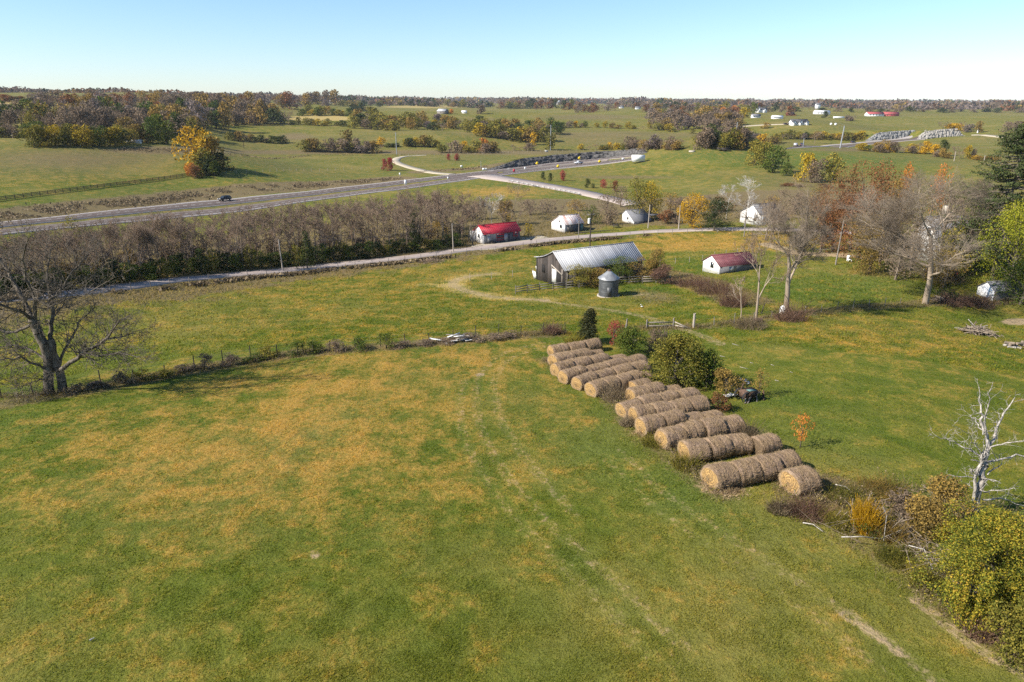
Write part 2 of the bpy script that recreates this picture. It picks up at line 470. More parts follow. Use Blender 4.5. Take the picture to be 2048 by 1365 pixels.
def masks(x, y, z):
    """what grows where: dry grass, lush grass, brown weeds | bare track, straw stubble, gravel (world-fixed)"""
    px, py, zc = project(np.stack([x, y, z], 1))
    M = np.zeros((len(x), 6))
    vis = y > 3
    def el(ch, cx, cy, rx, ry, a, soft=0.5, rot=0.0):
        dx, dy = px - cx, py - cy
        if rot:
            c, s = math.cos(rot), math.sin(rot); dx, dy = dx * c + dy * s, -dx * s + dy * c
        d = np.hypot(dx / rx, dy / ry)
        M[:, ch] += a * (1 - smooth((d - 1 + soft) / (2 * soft))) * vis
    def ln(ch, pts, w, a, soft=1.0):
        """a stroke along a photo polyline, w = half width in metres on the ground"""
        L = PL(pts, max(12, len(pts) * 5))[:, :2]
        m = (x > L[:, 0].min() - 3 * w - 2) & (x < L[:, 0].max() + 3 * w + 2) & (y > L[:, 1].min() - 3 * w - 2) & (y < L[:, 1].max() + 3 * w + 2)
        if not m.any(): return
        d, _t = line_dist(x[m], y[m], L)
        wob = w * (0.75 + 0.5 * fbm(x[m] / 2.5, y[m] / 2.5, 2, 31))
        M[m, ch] += a * (1 - smooth((np.abs(d) - wob) / (w * soft)))
    # foreground field: dry in the middle and upper right, greener lower right, left edge and by the hay
    el(0, 640, 840, 540, 150, 0.50, 0.9, -0.15); el(0, 330, 980, 330, 150, 0.22, 0.9); el(0, 800, 730, 260, 50, 0.25, 0.8, -0.15)
    el(0, 900, 1020, 330, 130, 0.20, 0.8); el(0, 560, 1300, 500, 90, 0.05, 0.8); el(0, 1600, 1200, 260, 120, 0.12, 0.9)
    el(1, 60, 850, 260, 40, 0.5, 0.8, -0.1); el(1, 1150, 850, 110, 130, 0.40, 0.8, 0.5); el(1, 1330, 960, 150, 70, 0.40, 0.8, 0.4); el(1, 1500, 1060, 220, 60, 0.35, 0.8, 0.35)
    el(1, 950, 715, 60, 45, 0.5, 0.8); el(1, 640, 725, 320, 14, 0.5, 0.9, -0.12); el(1, 1200, 1230, 500, 120, 0.10, 0.9); el(0, 200, 1250, 260, 100, 0.08, 0.9)
    el(1, 480, 1180, 60, 40, 0.25, 0.9); el(1, 1100, 1130, 120, 60, 0.2, 0.9)
    # middle field
    el(0, 700, 600, 420, 40, 0.12, 0.9, -0.05); el(0, 900, 540, 330, 24, 0.25, 0.9, -0.1); el(1, 200, 720, 330, 22, 0.5, 0.8, -0.12); el(0, 1480, 480, 240, 20, 0.55, 0.7)
    el(0, 1380, 495, 160, 10, 0.3, 0.8); el(1, 1400, 530, 60, 12, 0.5, 0.8)
    # lawn by the farmhouse, right-hand field
    el(1, 1650, 575, 190, 36, 0.75, 0.6); el(0, 1700, 545, 60, 7, 0.3, 0.9); el(1, 1290, 580, 60, 22, 0.6, 0.7); el(0, 1800, 690, 240, 38, 0.35, 0.9, 0.1); el(0, 1900, 790, 200, 40, 0.2, 0.9)
    el(1, 1640, 860, 130, 90, 0.45, 0.8, 0.4); el(1, 2030, 1010, 60, 30, 0.6, 0.7); el(1, 1530, 800, 70, 14, 0.4, 0.8)
    # far fields
    el(2, 60, 330, 170, 24, 0.25, 0.9); el(2, 200, 315, 150, 16, 0.2, 0.8); el(0, 130, 360, 200, 10, 0.15, 0.8); el(1, 200, 345, 60, 6, 0.4, 0.8); el(2, 330, 300, 90, 6, 0.6, 0.8)
    ln(2, [(-200, 478), (0, 432), (200, 412), (420, 388), (560, 375), (700, 366), (790, 358)], 7, 1.0, 0.8)
    ln(1, [(-200, 450), (0, 412), (200, 392), (375, 362), (560, 356), (800, 347)], 6, 0.45, 1.0)
    ln(2, [(840, 345), (930, 339), (1000, 334)], 4, 0.8)
    ln(0, [(0, 462), (300, 430), (600, 397), (800, 372), (900, 362), (1000, 347), (1150, 329)], 4, 0.15)
    ln(2, [(0, 462), (300, 430), (600, 397), (800, 372), (900, 362)], 4, 0.35)
    el(1, 560, 325, 120, 8, 0.5, 0.8); el(1, 620, 338, 220, 8, 0.3, 0.8); el(1, 960, 322, 140, 10, 0.6, 0.8); el(1, 600, 280, 150, 10, 0.25, 0.8)
    el(4, 640, 237, 68, 5.5, 1.0, 0.2); el(4, 850, 214, 90, 3, 0.7, 0.4); el(4, 30, 206, 60, 4, 1.0, 0.3); el(4, 1950, 252, 120, 6, 0.3, 0.8)
    el(1, 760, 209, 45, 3.5, 1.6, 0.3); el(1, 1600, 318, 260, 22, 0.75, 0.6, 0.03); el(1, 1440, 310, 120, 7, 0.3, 0.8); el(1, 1780, 325, 200, 12, 0.3, 0.8)
    el(2, 590, 273, 30, 6, 0.5, 0.8); el(2, 1160, 235, 90, 5, 0.3, 0.8); el(2, 960, 240, 60, 4, 0.3, 0.8); el(2, 1180, 270, 200, 6, 0.25, 0.9); el(2, 1250, 285, 150, 8, 0.2, 0.9)
    el(2, 600, 305, 250, 3.5, 0.45, 0.9); el(2, 980, 305, 200, 4, 0.45, 0.9)
    el(1, 1900, 290, 160, 12, 0.3, 0.8); el(2, 1730, 300, 120, 3, 0.4, 0.8)
    el(0, 1000, 385, 90, 10, 0.6, 0.7); el(1, 1010, 372, 60, 6, 0.6, 0.7); el(1, 1100, 388, 60, 8, 0.6, 0.7); el(2, 1250, 355, 80, 3, 0.4, 0.8)
    # hay yard, brush line, fence lines, wood floor
    ln(2, [(1440, 985), (1400, 950), (1300, 880), (1230, 800), (1150, 750), (1095, 720)], 0.8, 0.45, 1.8)
    ln(3, [(1440, 985), (1400, 945), (1300, 875), (1235, 800), (1150, 745), (1095, 715)], 0.4, 0.3, 2.0)
    ln(2, [(1330, 760), (1450, 850), (1560, 925), (1640, 965)], 1.2, 0.35, 1.4)
    ln(2, [(1600, 985), (1700, 1040), (1800, 1110), (1900, 1190), (2048, 1290)], 1.1, 0.5, 1.6)
    ln(2, [(1700, 990), (1850, 1010), (1980, 1030)], 1.6, 0.45, 1.2)
    ln(2, [(-200, 850), (110, 790), (400, 738), (600, 706), (820, 690), (1060, 670), (1100, 668)], 1.1, 0.65, 1.6)
    ln(2, [(1240, 660), (1310, 655), (1387, 656), (1480, 645), (1570, 632), (1700, 618), (1850, 607), (2048, 600)], 0.9, 0.6, 1.5)
    ln(2, [(1330, 550), (1400, 565), (1480, 600)], 3.0, 0.9, 0.8)
    el(2, 1310, 595, 60, 14, 0.6, 0.8, 0.1)
    ln(2, [(-300, 600), (0, 560), (400, 515), (800, 470), (930, 450), (1100, 420), (1400, 410), (1550, 400)], 26, 1.0, 0.5)
    ln(2, [(-60, 618), (200, 592), (480, 560), (700, 538), (930, 512), (1100, 489), (1300, 471)], 0.7, 0.5, 1.5)
    el(2, 1960, 600, 110, 7, 0.6, 0.8); el(2, 1800, 545, 120, 14, 0.5, 0.8); el(0, 1560, 640, 90, 30, 0.05)
    el(2, 1700, 420, 330, 50, 0.5, 0.8)
    # tracks
    ln(3, [(1530, 488), (1570, 500), (1610, 509), (1690, 513), (1780, 520)], 1.1, 0.9, 1.2)
    ln(3, [(1085, 600), (1040, 599), (985, 595), (940, 585), (905, 572), (908, 562), (935, 553), (985, 548)], 0.75, 0.62, 1.2)
    ln(4, [(1085, 600), (1040, 599), (985, 595), (940, 585), (905, 572), (908, 562), (935, 553), (985, 548)], 1.7, 0.5, 1.0)
    ln(4, [(850, 570), (880, 572), (905, 570)], 1.2, 0.5)
    ln(3, [(1090, 603), (1150, 611), (1230, 622), (1300, 636), (1350, 655), (1400, 670), (1440, 688)], 0.5, 0.55, 1.6)
    ln(3, [(1100, 683), (1050, 694), (1010, 705), (985, 722), (960, 750)], 0.28, 0.4, 1.6); ln(3, [(1095, 692), (1055, 703), (1020, 716), (1000, 735), (985, 770), (1000, 840), (1060, 930), (1150, 1030)], 0.26, 0.40, 2.0)
    ln(3, [(960, 750), (950, 800), (960, 860), (1010, 950), (1100, 1050), (1250, 1180), (1400, 1330)], 0.26, 0.40, 2.0)
    ln(3, [(930, 760), (918, 810), (925, 870), (970, 960), (1055, 1065), (1195, 1195), (1340, 1350)], 0.24, 0.38, 2.0); ln(1, [(945, 755), (934, 805), (942, 865), (990, 955), (1078, 1058), (1222, 1188), (1370, 1340)], 0.3, 0.25, 1.8)
    ln(3, [(1240, 900), (1330, 990), (1480, 1090), (1620, 1180), (1760, 1270), (1880, 1365)], 0.22, 0.40, 2.0); ln(3, [(1205, 910), (1300, 1010), (1440, 1110), (1580, 1200), (1700, 1290), (1790, 1365)], 0.2, 0.34, 2.0)
    ln(3, [(1690, 1230), (1760, 1280), (1830, 1340), (1850, 1365)], 0.2, 0.26, 2.4)
    ln(3, [(1830, 1200), (1880, 1240), (1960, 1300), (2048, 1350)], 0.22, 0.6, 2.0)
    el(3, 1310, 592, 50, 8, 0.35, 0.9, 0.1); el(3, 2035, 644, 34, 7, 1.0, 0.4); el(3, 1270, 590, 30, 4, 0.3, 0.8)
    el(3, 630, 1110, 13, 12, 0.6, 0.5); el(3, 1620, 775, 80, 14, 0.12, 0.8)
    el(3, 1650, 508, 80, 4, 0.7, 0.7); el(3, 1640, 540, 70, 5, 0.35, 0.8, 0.1)
    el(3, 1010, 487, 60, 4, 0.6, 0.8); el(3, 1440, 975, 60, 14, 0.6, 0.6); el(4, 1460, 985, 30, 8, 1.0, 0.5)
    el(5, 870, 352, 20, 3, 0.3)
    r = np.hypot(x, y); f = smooth((r - 170) / 200)
    M[:, 0] += 0.15 * smooth((r - 70) / 30) * (1 - f)
    M[:, 0] += 0.26 * f; M[:, 2] += 0.33 * f * (0.5 + fbm(x / 60.0, y / 60.0, 2, 41))
    return np.clip(M, 0, 1)

def grass_shader(name, blades=False):
    t = NT(name)
    co = t.n('ShaderNodeTexCoord').outputs['Object']
    a1 = t.n('ShaderNodeAttribute', attribute_name='growth'); a2 = t.n('ShaderNodeAttribute', attribute_name='wear')
    s1 = t.n('ShaderNodeSeparateColor'); t.put(a1.outputs[0], s1.inputs[0])
    s2 = t.n('ShaderNodeSeparateColor'); t.put(a2.outputs[0], s2.inputs[0])
    dry, lush, weed = s1.outputs; track, straw, gravel = s2.outputs
    big = t.noise(co, 0.028, 4, 0.6)
    mid = t.noise(co, 0.30, 5, 0.68, 0.4)
    fin = t.noise(co, 2.3, 5, 0.72, 0.2)
    tuf = t.noise(co, 9.0, 3, 0.7)
    mp = t.n('ShaderNodeMapping'); t.put(co, mp.inputs[0]); mp.inputs['Rotation'].default_value = (0, 0, math.radians(-14)); mp.inputs['Scale'].default_value = (1.0, 0.05, 1.0)
    streak = t.noise(mp.outputs[0], 1.1, 3, 0.6)
    base = t.mix(t.step(mid, 0.36, 0.68), (0.090, 0.116, 0.013), (0.192, 0.176, 0.028))
    base = t.mix(t.step(fin, 0.30, 0.72), t.mix(0.5, base, (0.055, 0.080, 0.010)), base)
    base = t.mix(t.math('MULTIPLY', t.step(big, 0.45, 0.7), 0.5), base, (0.25, 0.195, 0.06))
    lushc = t.mix(t.step(fin, 0.3, 0.7), (0.042, 0.080, 0.012), (0.110, 0.150, 0.025))
    base = t.mix(t.math('MULTIPLY', lush, t.step(t.math('ADD', lush, t.math('MULTIPLY', mid, 0.8)), 0.45, 0.95)), base, lushc)
    dv = t.math('ADD', t.math('MULTIPLY', dry, 0.85), t.math('ADD', t.math('MULTIPLY', t.math('SUBTRACT', mid, 0.5), 1.9), t.math('ADD', t.math('MULTIPLY', t.math('SUBTRACT', fin, 0.5), 1.5), t.math('MULTIPLY', t.math('SUBTRACT', streak, 0.5), 0.7))))
    dryc = t.mix(t.step(tuf, 0.35, 0.7), (0.31, 0.170, 0.036), (0.46, 0.27, 0.070))
    base = t.mix(t.math('MULTIPLY', t.step(dv, 0.08, 0.95), 0.82), base, dryc)
    wv = t.math('ADD', weed, t.math('MULTIPLY', t.math('SUBTRACT', fin, 0.5), 1.6))
    weedc = t.mix(t.step(tuf, 0.3, 0.7), (0.095, 0.072, 0.036), (0.235, 0.170, 0.095))
    base = t.mix(t.math('MULTIPLY', t.step(wv, 0.15, 0.8), 0.85), base, weedc)
    base = t.mix(t.math('MULTIPLY', t.step(t.math('ADD', straw, t.math('MULTIPLY', t.math('SUBTRACT', mid, 0.5), 1.0)), 0.2, 0.8), 0.85), base, (0.38, 0.285, 0.11))
    base = t.mix(t.step(t.math('ADD', track, t.math('MULTIPLY', t.math('SUBTRACT', fin, 0.5), 1.7)), 0.35, 0.85), base, t.mix(mid, (0.25, 0.175, 0.095), (0.42, 0.32, 0.19)))
    if blades:
        g = t.n('ShaderNodeNewGeometry')
        base = t.mix(0.8, base, t.mix(g.outputs['Random Per Island'], (1.3, 1.5, 1.0), (2.6, 2.45, 1.7)), 'MULTIPLY')
        d = t.bsdf(base, 0.8, 0, 0.1)
        tr = t.n('ShaderNodeBsdfTranslucent'); t.put(base, tr.inputs[0])
        mx = t.n('ShaderNodeMixShader'); mx.inputs[0].default_value = 0.6
        t.t.links.new(d, mx.inputs[1]); t.t.links.new(tr.outputs[0], mx.inputs[2])
        return t.done(mx.outputs[0])
    tone = t.math('ADD', t.math('MULTIPLY', tuf, 0.9), 0.50)
    cc = t.n('ShaderNodeCombineColor'); [t.put(tone, cc.inputs[k]) for k in range(3)]
    base = t.mix(0.75, base, cc.outputs[0], 'MULTIPLY')
    hgt = t.math('ADD', t.math('MULTIPLY', tuf, 0.4), t.math('ADD', fin, t.math('MULTIPLY', mid, 2.2)))
    return t.done(t.bsdf(base, 0.95, 0, 0.08, hgt, 0.7, 0.22))

def put_masks(me, M):
    for nm, a in (('growth', M[:, :3]), ('wear', M[:, 3:])):
        at = me.color_attributes.new(nm, 'FLOAT_COLOR', 'POINT')
        at.data.foreach_set('color', np.concatenate([a, np.ones((len(a), 1))], 1).astype(np.float32).ravel())

def build_ground():
    az = np.concatenate([np.linspace(-math.pi, -0.80, 40)[:-1], np.linspace(-0.80, 0.80, 760), np.linspace(0.80, math.pi, 40)[1:]])
    r = np.exp(np.concatenate([np.linspace(math.log(1.0), math.log(26), 24)[:-1], np.linspace(math.log(26), math.log(1200), 620), np.linspace(math.log(1200), math.log(14000), 150)[1:]]))
    A, Rr = np.meshgrid(az, r)
    X, Y = Rr * np.sin(A), Rr * np.cos(A)
    Z = ground(X, Y)
    # the highway bed is a touch lower than its sheets
    V = np.stack([X, Y, Z], -1).reshape(-1, 3)
    na, nr = len(az), len(r)
    i = np.arange((nr - 1) * na).reshape(nr - 1, na)
    a = i[:, :-1]
    Q = np.stack([a, a + 1, a + na + 1, a + na], -1).reshape(-1, 4)[:, ::-1]
    seam = np.arange(nr - 1) * na
    Qs = np.stack([seam + na - 1, seam, seam + na, seam + 2 * na - 1], 1)[:, ::-1]
    cap = np.arange(na)[None, :]
    me = mesh_from('ground', V, [Q, Qs], [grass_shader('pasture_grass')], smooth_=True)
    put_masks(me, masks(V[:, 0], V[:, 1], V[:, 2]))
    tag(link('ground', me), kind='structure')
build_ground()

# ---------------------------------------------------------------- roads
def strip(name, left, right, mat, lift, cols=3, skirt=0.25, kind='structure', **kw):
    """a sheet between two plan lines, draped on the ground, with edges turned down"""
    n = len(left)
    k = cols + 1
    f = np.linspace(0, 1, k)
    XY = left[:, None, :2] * (1 - f)[None, :, None] + right[:, None, :2] * f[None, :, None]
    Z = ground(XY[..., 0], XY[..., 1]) + lift
    out = (right[:, :2] - left[:, :2]); out /= np.linalg.norm(out, axis=1, keepdims=True)
    V = np.concatenate([
        np.concatenate([XY[:, 0] - out * skirt, (Z[:, :1] - lift - 0.3)], 1)[:, None],
        np.concatenate([XY, Z[..., None]], -1),
        np.concatenate([XY[:, -1] + out * skirt, (Z[:, -1:] - lift - 0.3)], 1)[:, None]], 1)
    m = k + 2
    i = np.arange((n - 1) * m).reshape(n - 1, m)[:, :-1]
    Q = np.stack([i, i + 1, i + m + 1, i + m], -1).reshape(-1, 4)
    me = mesh_from(name, V.reshape(-1, 3), Q, [mat], smooth_=False)
    return tag(link(name, me), kind=kind, **kw)

def asphalt(name, c0, c1, sc=0.5):
    t = NT(name); co = t.obj()
    n = t.noise(co, sc, 6, 0.7); f = t.noise(co, 14, 3, 0.7)
    c = t.mix(t.step(n, 0.3, 0.7), c0, c1)
    c = t.mix(t.math('MULTIPLY', f, 0.5), c, tuple(x * 1.5 for x in c1))
    return t.done(t.bsdf(c, 0.95, 0, 0.1, f, 0.4, 0.02))
M_ROAD = asphalt('dark_asphalt', (0.072, 0.055, 0.048), (0.120, 0.095, 0.083))
M_SHOULDER = asphalt('pale_concrete_shoulder', (0.22, 0.195, 0.18), (0.34, 0.30, 0.28))
M_LANE = asphalt('worn_pale_asphalt', (0.22, 0.18, 0.16), (0.34, 0.285, 0.255), 0.25)
M_GRAVEL = asphalt('pale_gravel', (0.26, 0.22, 0.16), (0.38, 0.33, 0.25))
M_LINE = plain('road_paint', (0.72, 0.70, 0.66), 0.7, var=0.12)
M_MEDIAN = plain('painted_median', (0.22, 0.18, 0.14), 0.9, var=0.2)

def pair(f0, f1, a=0, b=None):
    return between(f0)[a:b], between(f1)[a:b]
strip('highway', *pair(0.62, 1.0), M_ROAD, 0.16, 3)
strip('highway', *pair(0.0, 0.38), M_ROAD, 0.16, 3)
strip('road_shoulder', *pair(0.985, 1.03), M_SHOULDER, 0.20, 1)
strip('road_shoulder', *pair(-0.02, 0.02), M_SHOULDER, 0.20, 1)
strip('road_shoulder', *pair(0.365, 0.38), M_SHOULDER, 0.20, 1)
strip('road_shoulder', *pair(0.62, 0.635), M_SHOULDER, 0.20, 1)
_px = project(HW_NEAR)[0]
ja, jb = int(np.argmin(abs(_px - 885))), int(np.argmin(abs(_px - 985)))
strip('junction_pavement', *pair(0.375, 0.625, ja, jb + 1), M_ROAD, 0.18, 2)
strip('median_island', *pair(0.44, 0.56, jb + 1, -6), M_MEDIAN, 0.22, 1)
def dashes(f, name='lane_marking', w=0.0042, lo=0, hi=None, every=2):
    mb = MB()
    L, Rr = between(f - w), between(f + w)
    fine = np.linspace(0, len(L) - 1, len(L) * 3)
    Lx = np.stack([np.interp(fine, np.arange(len(L)), L[:, k]) for k in (0, 1)], 1)
    Rx = np.stack([np.interp(fine, np.arange(len(L)), Rr[:, k]) for k in (0, 1)], 1)
    for i in range(0, len(Lx) - 1, every):
        q = np.array([Lx[i], Lx[i + 1], Rx[i + 1], Rx[i]])
        z = ground(q[:, 0], q[:, 1]) + 0.23
        mb.add(np.concatenate([q, z[:, None]], 1), [(0, 3, 2, 1)])
    return tag(mb.build(name, M_LINE), kind='structure')
dashes(0.19); dashes(0.81)
dashes(0.045, every=1); dashes(0.965, every=1)
strip('highway', HW2_NEAR, HW2_NEAR * 0.42 + HW2_FAR * 0.58, M_ROAD, 0.35, 2)
strip('highway', HW2_NEAR * 0.22 + HW2_FAR * 0.78, HW2_FAR, M_SHOULDER, 0.35, 1)
strip('road_shoulder', HW2_NEAR * 1.06 - HW2_FAR * 0.06, HW2_NEAR, M_SHOULDER, 0.38, 1)

def ribbon(name, line, w, mat, lift, taper=None, **kw):
    d = np.gradient(line[:, :2], axis=0); d /= np.linalg.norm(d, axis=1, keepdims=True)
    nrm = np.stack([-d[:, 1], d[:, 0]], 1)
    w = np.broadcast_to(w, len(line))[:, None]
    wob = 1 + 0.10 * (fbm(line[:, 0] / 6, line[:, 1] / 6, 2, 77)[:, None] - 0.5)
    return strip(name, line[:, :2] + nrm * w / 2 * wob, line[:, :2] - nrm * w / 2 * wob, mat, lift, 2, **kw)
ribbon('lane', LANE, 3.7, M_LANE, 0.10, skirt=0.15)
SIDE = PL([(960, 352), (1010, 359), (1060, 367), (1110, 375), (1170, 386), (1230, 400), (1270, 412)], 40)
ribbon('side_road', SIDE, np.linspace(14, 6.5, 40), M_LANE, 0.24)
DRIVE = PL([(905, 349), (880, 348), (850, 343), (825, 337), (800, 329), (790, 323), (795, 317), (812, 313), (850, 311)], 60)
ribbon('gravel_drive', DRIVE, np.linspace(6, 4.0, 60), M_GRAVEL, 0.22)
YARD = PL([(950, 500), (1000, 488), (1050, 480), (1090, 474)], 16)
ribbon('gravel_yard', YARD, np.array([3, 5] + [7] * 10 + [6, 5, 4, 3]), M_GRAVEL, 0.06)
HDR = PL([(1478, 254), (1520, 251), (1560, 249.5), (1585, 249.3)], 16)
ribbon('house_drive', HDR, 5.0, M_GRAVEL, 0.4)
RDR = PL([(1950, 270.5), (1970, 272), (2000, 275), (2048, 280), (2100, 286)], 20)
ribbon('far_lane', RDR, 6.0, M_GRAVEL, 0.5)

# rock cuts: the blasted limestone face beside the highway
def rock_face(name, line, hgt, prof_in, label, mat, x0=3.2):
    n = 260
    seg = np.hypot(*(line[1:] - line[:-1]).T); c = np.concatenate([[0], np.cumsum(seg)])
    tt = np.linspace(0.02, 0.985, n)
    X, Y = np.interp(tt * c[-1], c, line[:, 0]), np.interp(tt * c[-1], c, line[:, 1])
    d = np.gradient(np.stack([X, Y], 1), axis=0); d /= np.linalg.norm(d, axis=1, keepdims=True)
    nr = np.stack([-d[:, 1], d[:, 0]], 1)
    env = smooth(tt / 0.30) * smooth((1 - tt) / 0.12)
    m = 9
    rows = []
    for k in range(m + 2):
        f = min(k / m, 1.0)
        hh = hgt * env * f
        off = x0 + 3.0 * f + 0.5 * np.floor(f * 3) / 3 * 1.5 - 1.2
        zscale = 1.0
        jag = (vnoise(tt * 170, np.full(n, k * 0.9), 5) - 0.5) * 1.6 + (vnoise(tt * 60, np.full(n, k * 0.5), 8) - 0.5) * 1.6
        off = off + jag * (0 if k > m else 1)
        if k == m + 1: off = np.full(n, x0 + 4.8)
        x, y = X + nr[:, 0] * off, Y + nr[:, 1] * off
        zb = ground(X + nr[:, 0] * 1.0, Y + nr[:, 1] * 1.0, cuts=False)
        z = zb + hh + (0.35 * vnoise(tt * 120, np.full(n, k), 3) if 0 < k <= m else 0) - (0.2 if k == 0 else 0) - (0.5 if k > m else 0)
        rows.append(np.stack([x, y, z], 1))
    V = np.concatenate(rows)
    i = np.arange(m + 1)[:, None] * n + np.arange(n - 1)[None]
    Q = np.stack([i, i + n, i + n + 1, i + 1], -1).reshape(-1, 4)
    return tag(link(name, mesh_from(name, V, Q, [mat])), label, kind='structure')
def rock_mat(name, dark, light):
    t = NT(name); co = t.obj((1, 1, 2.6))
    n = t.noise(co, 0.55, 6, 0.75, 0.6); v = t.noise(co, 2.2, 3, 0.6)
    return t.done(t.bsdf(t.mix(t.step(t.math('ADD', n, t.math('MULTIPLY', v, 0.4)), 0.55, 0.85), dark, light), 0.9, 0, 0.2, n, 1.0, 0.8))
rock_face('rock_cut', CUTS[0][0], 3.9, None, 'low blasted dark limestone face along the far side of the highway', rock_mat('dark_limestone', (0.030, 0.028, 0.028), (0.17, 0.16, 0.15)))
rock_face('rock_cut', CUTS[1][0], 6.2, None, 'tall grey limestone cutting where the far stretch of highway ends', rock_mat('grey_limestone', (0.09, 0.095, 0.10), (0.34, 0.33, 0.31)))
rock_face('rock_cut', CUTS[2][0], 6.2, None, 'long pale buff limestone face running right from the grey cutting', rock_mat('buff_limestone', (0.26, 0.24, 0.21), (0.42, 0.39, 0.35)))
# ---------------------------------------------------------------- plants
def bark(name, a, b, sc=4.0):
    t = NT(name); co = t.obj((1, 1, 0.35)); n = t.noise(co, sc, 5, 0.7)
    return t.done(t.bsdf(t.mix(t.step(n, 0.35, 0.65), a, b), 0.95, 0, 0.1, n, 0.6, 0.05))
BARK = {
 'dark': bark('dark_bark', (0.060, 0.050, 0.040), (0.19, 0.16, 0.125)),
 'grey': bark('grey_bark', (0.14, 0.11, 0.082), (0.30, 0.24, 0.18)),
 'mauve': bark('mauve_bark', (0.165, 0.118, 0.082), (0.32, 0.232, 0.165)),
 'white': bark('white_bark', (0.30, 0.275, 0.245), (0.60, 0.56, 0.50)),
 'dead': bark('bleached_dead_wood', (0.11, 0.10, 0.088), (0.50, 0.455, 0.40), 11),
 'tan': bark('tan_bark', (0.22, 0.17, 0.12), (0.42, 0.34, 0.26)),
}
LEAF = {
 'yellow': leaf_mat('yellow_leaves', [(0.10, 0.10, 0.012), (0.33, 0.23, 0.015), (0.52, 0.36, 0.03)]),
 'gold': leaf_mat('golden_leaves', [(0.22, 0.13, 0.01), (0.50, 0.29, 0.015), (0.62, 0.38, 0.03)]),
 'olive': leaf_mat('olive_leaves', [(0.06, 0.072, 0.012), (0.17, 0.155, 0.026), (0.33, 0.25, 0.04)]),
 'tawny': leaf_mat('tawny_leaves', [(0.085, 0.065, 0.022), (0.23, 0.155, 0.042), (0.40, 0.25, 0.055)]),
 'green': leaf_mat('green_leaves', [(0.025, 0.045, 0.008), (0.065, 0.10, 0.015), (0.15, 0.16, 0.025)]),
 'dark': leaf_mat('dark_green_leaves', [(0.014, 0.024, 0.008), (0.032, 0.050, 0.013), (0.08, 0.09, 0.02)], 0.1),
 'lime': leaf_mat('yellow_green_leaves', [(0.09, 0.13, 0.012), (0.24, 0.26, 0.02), (0.42, 0.38, 0.035)], 0.35),
 'rust': leaf_mat('rust_leaves', [(0.055, 0.045, 0.016), (0.165, 0.078, 0.034), (0.30, 0.12, 0.048)]),
 'turning': leaf_mat('turning_green_to_gold_leaves', [(0.030, 0.050, 0.010), (0.070, 0.095, 0.015), (0.16, 0.165, 0.02), (0.32, 0.26, 0.025), (0.44, 0.27, 0.04)]),
 'red': leaf_mat('red_leaves', [(0.13, 0.02, 0.02), (0.34, 0.05, 0.05), (0.42, 0.10, 0.08)]),
 'orange': leaf_mat('orange_leaves', [(0.25, 0.10, 0.02), (0.50, 0.17, 0.03), (0.60, 0.28, 0.06)]),
 'brown': leaf_mat('brown_thin_leaves', [(0.095, 0.070, 0.046), (0.19, 0.138, 0.095), (0.29, 0.21, 0.135)]),
 'mauve': leaf_mat('mauve_twigs', [(0.10, 0.076, 0.066), (0.175, 0.135, 0.118), (0.26, 0.20, 0.172)]),
 'needle': leaf_mat('pine_needles', [(0.018, 0.032, 0.012), (0.045, 0.065, 0.020), (0.09, 0.105, 0.035)], 0.1),
 'cedar': leaf_mat('cedar_foliage', [(0.016, 0.024, 0.010), (0.042, 0.048, 0.016), (0.11, 0.085, 0.03)], 0.1),
 'weeds': leaf_mat('dry_weed_stems', [(0.09, 0.066, 0.038), (0.20, 0.15, 0.09), (0.36, 0.275, 0.17)], 0.2),
 'bramble': leaf_mat('red_brown_brambles', [(0.08, 0.045, 0.032), (0.18, 0.10, 0.068), (0.28, 0.18, 0.12)], 0.2),
}

def leaf_cards(rng, pts, size, out=None, asp=0.7, tri=False, up=0.0):
    n = len(pts)
    a = rng.normal(size=(n, 3))
    if out is not None: a = a + out * 0.6
    a[:, 2] += up
    a /= np.linalg.norm(a, axis=1, keepdims=True) + 1e-9
    b = rng.normal(size=(n, 3)); b -= a * (a * b).sum(1, keepdims=True); b /= np.linalg.norm(b, axis=1, keepdims=True) + 1e-9
    c = np.cross(a, b)
    s = size * rng.uniform(0.55, 1.3, (n, 1))
    b, c = b * s / 2, c * s * asp / 2
    if tri:
        V = np.stack([pts - b - c, pts + b - c * 0.6, pts + c * 1.4], 1)
        return V.reshape(-1, 3), np.arange(3 * n).reshape(-1, 3)
    V = np.stack([pts - b, pts - c * 0.9 + b * 0.1, pts + b, pts + c + b * 0.2], 1)
    return V.reshape(-1, 3), np.arange(4 * n).reshape(-1, 4)

def crown_points(rng, n, lobes, shell=0.55):
    """points in ellipsoid lobes (cx,cy,cz,rx,ry,rz), thicker toward their skins"""
    L = np.array(lobes)
    w = (L[:, 3] * L[:, 4] * L[:, 5]) ** 0.67; w /= w.sum()
    k = rng.choice(len(L), n, p=w)
    d = rng.normal(size=(n, 3)); d /= np.linalg.norm(d, axis=1, keepdims=True)
    rr = rng.uniform(0, 1, n) ** (1.0 / 3) * shell + (1 - shell) * rng.uniform(0.55, 1.08, n)
    p = L[k, :3] + d * rr[:, None] * L[k, 3:6]
    return p, d

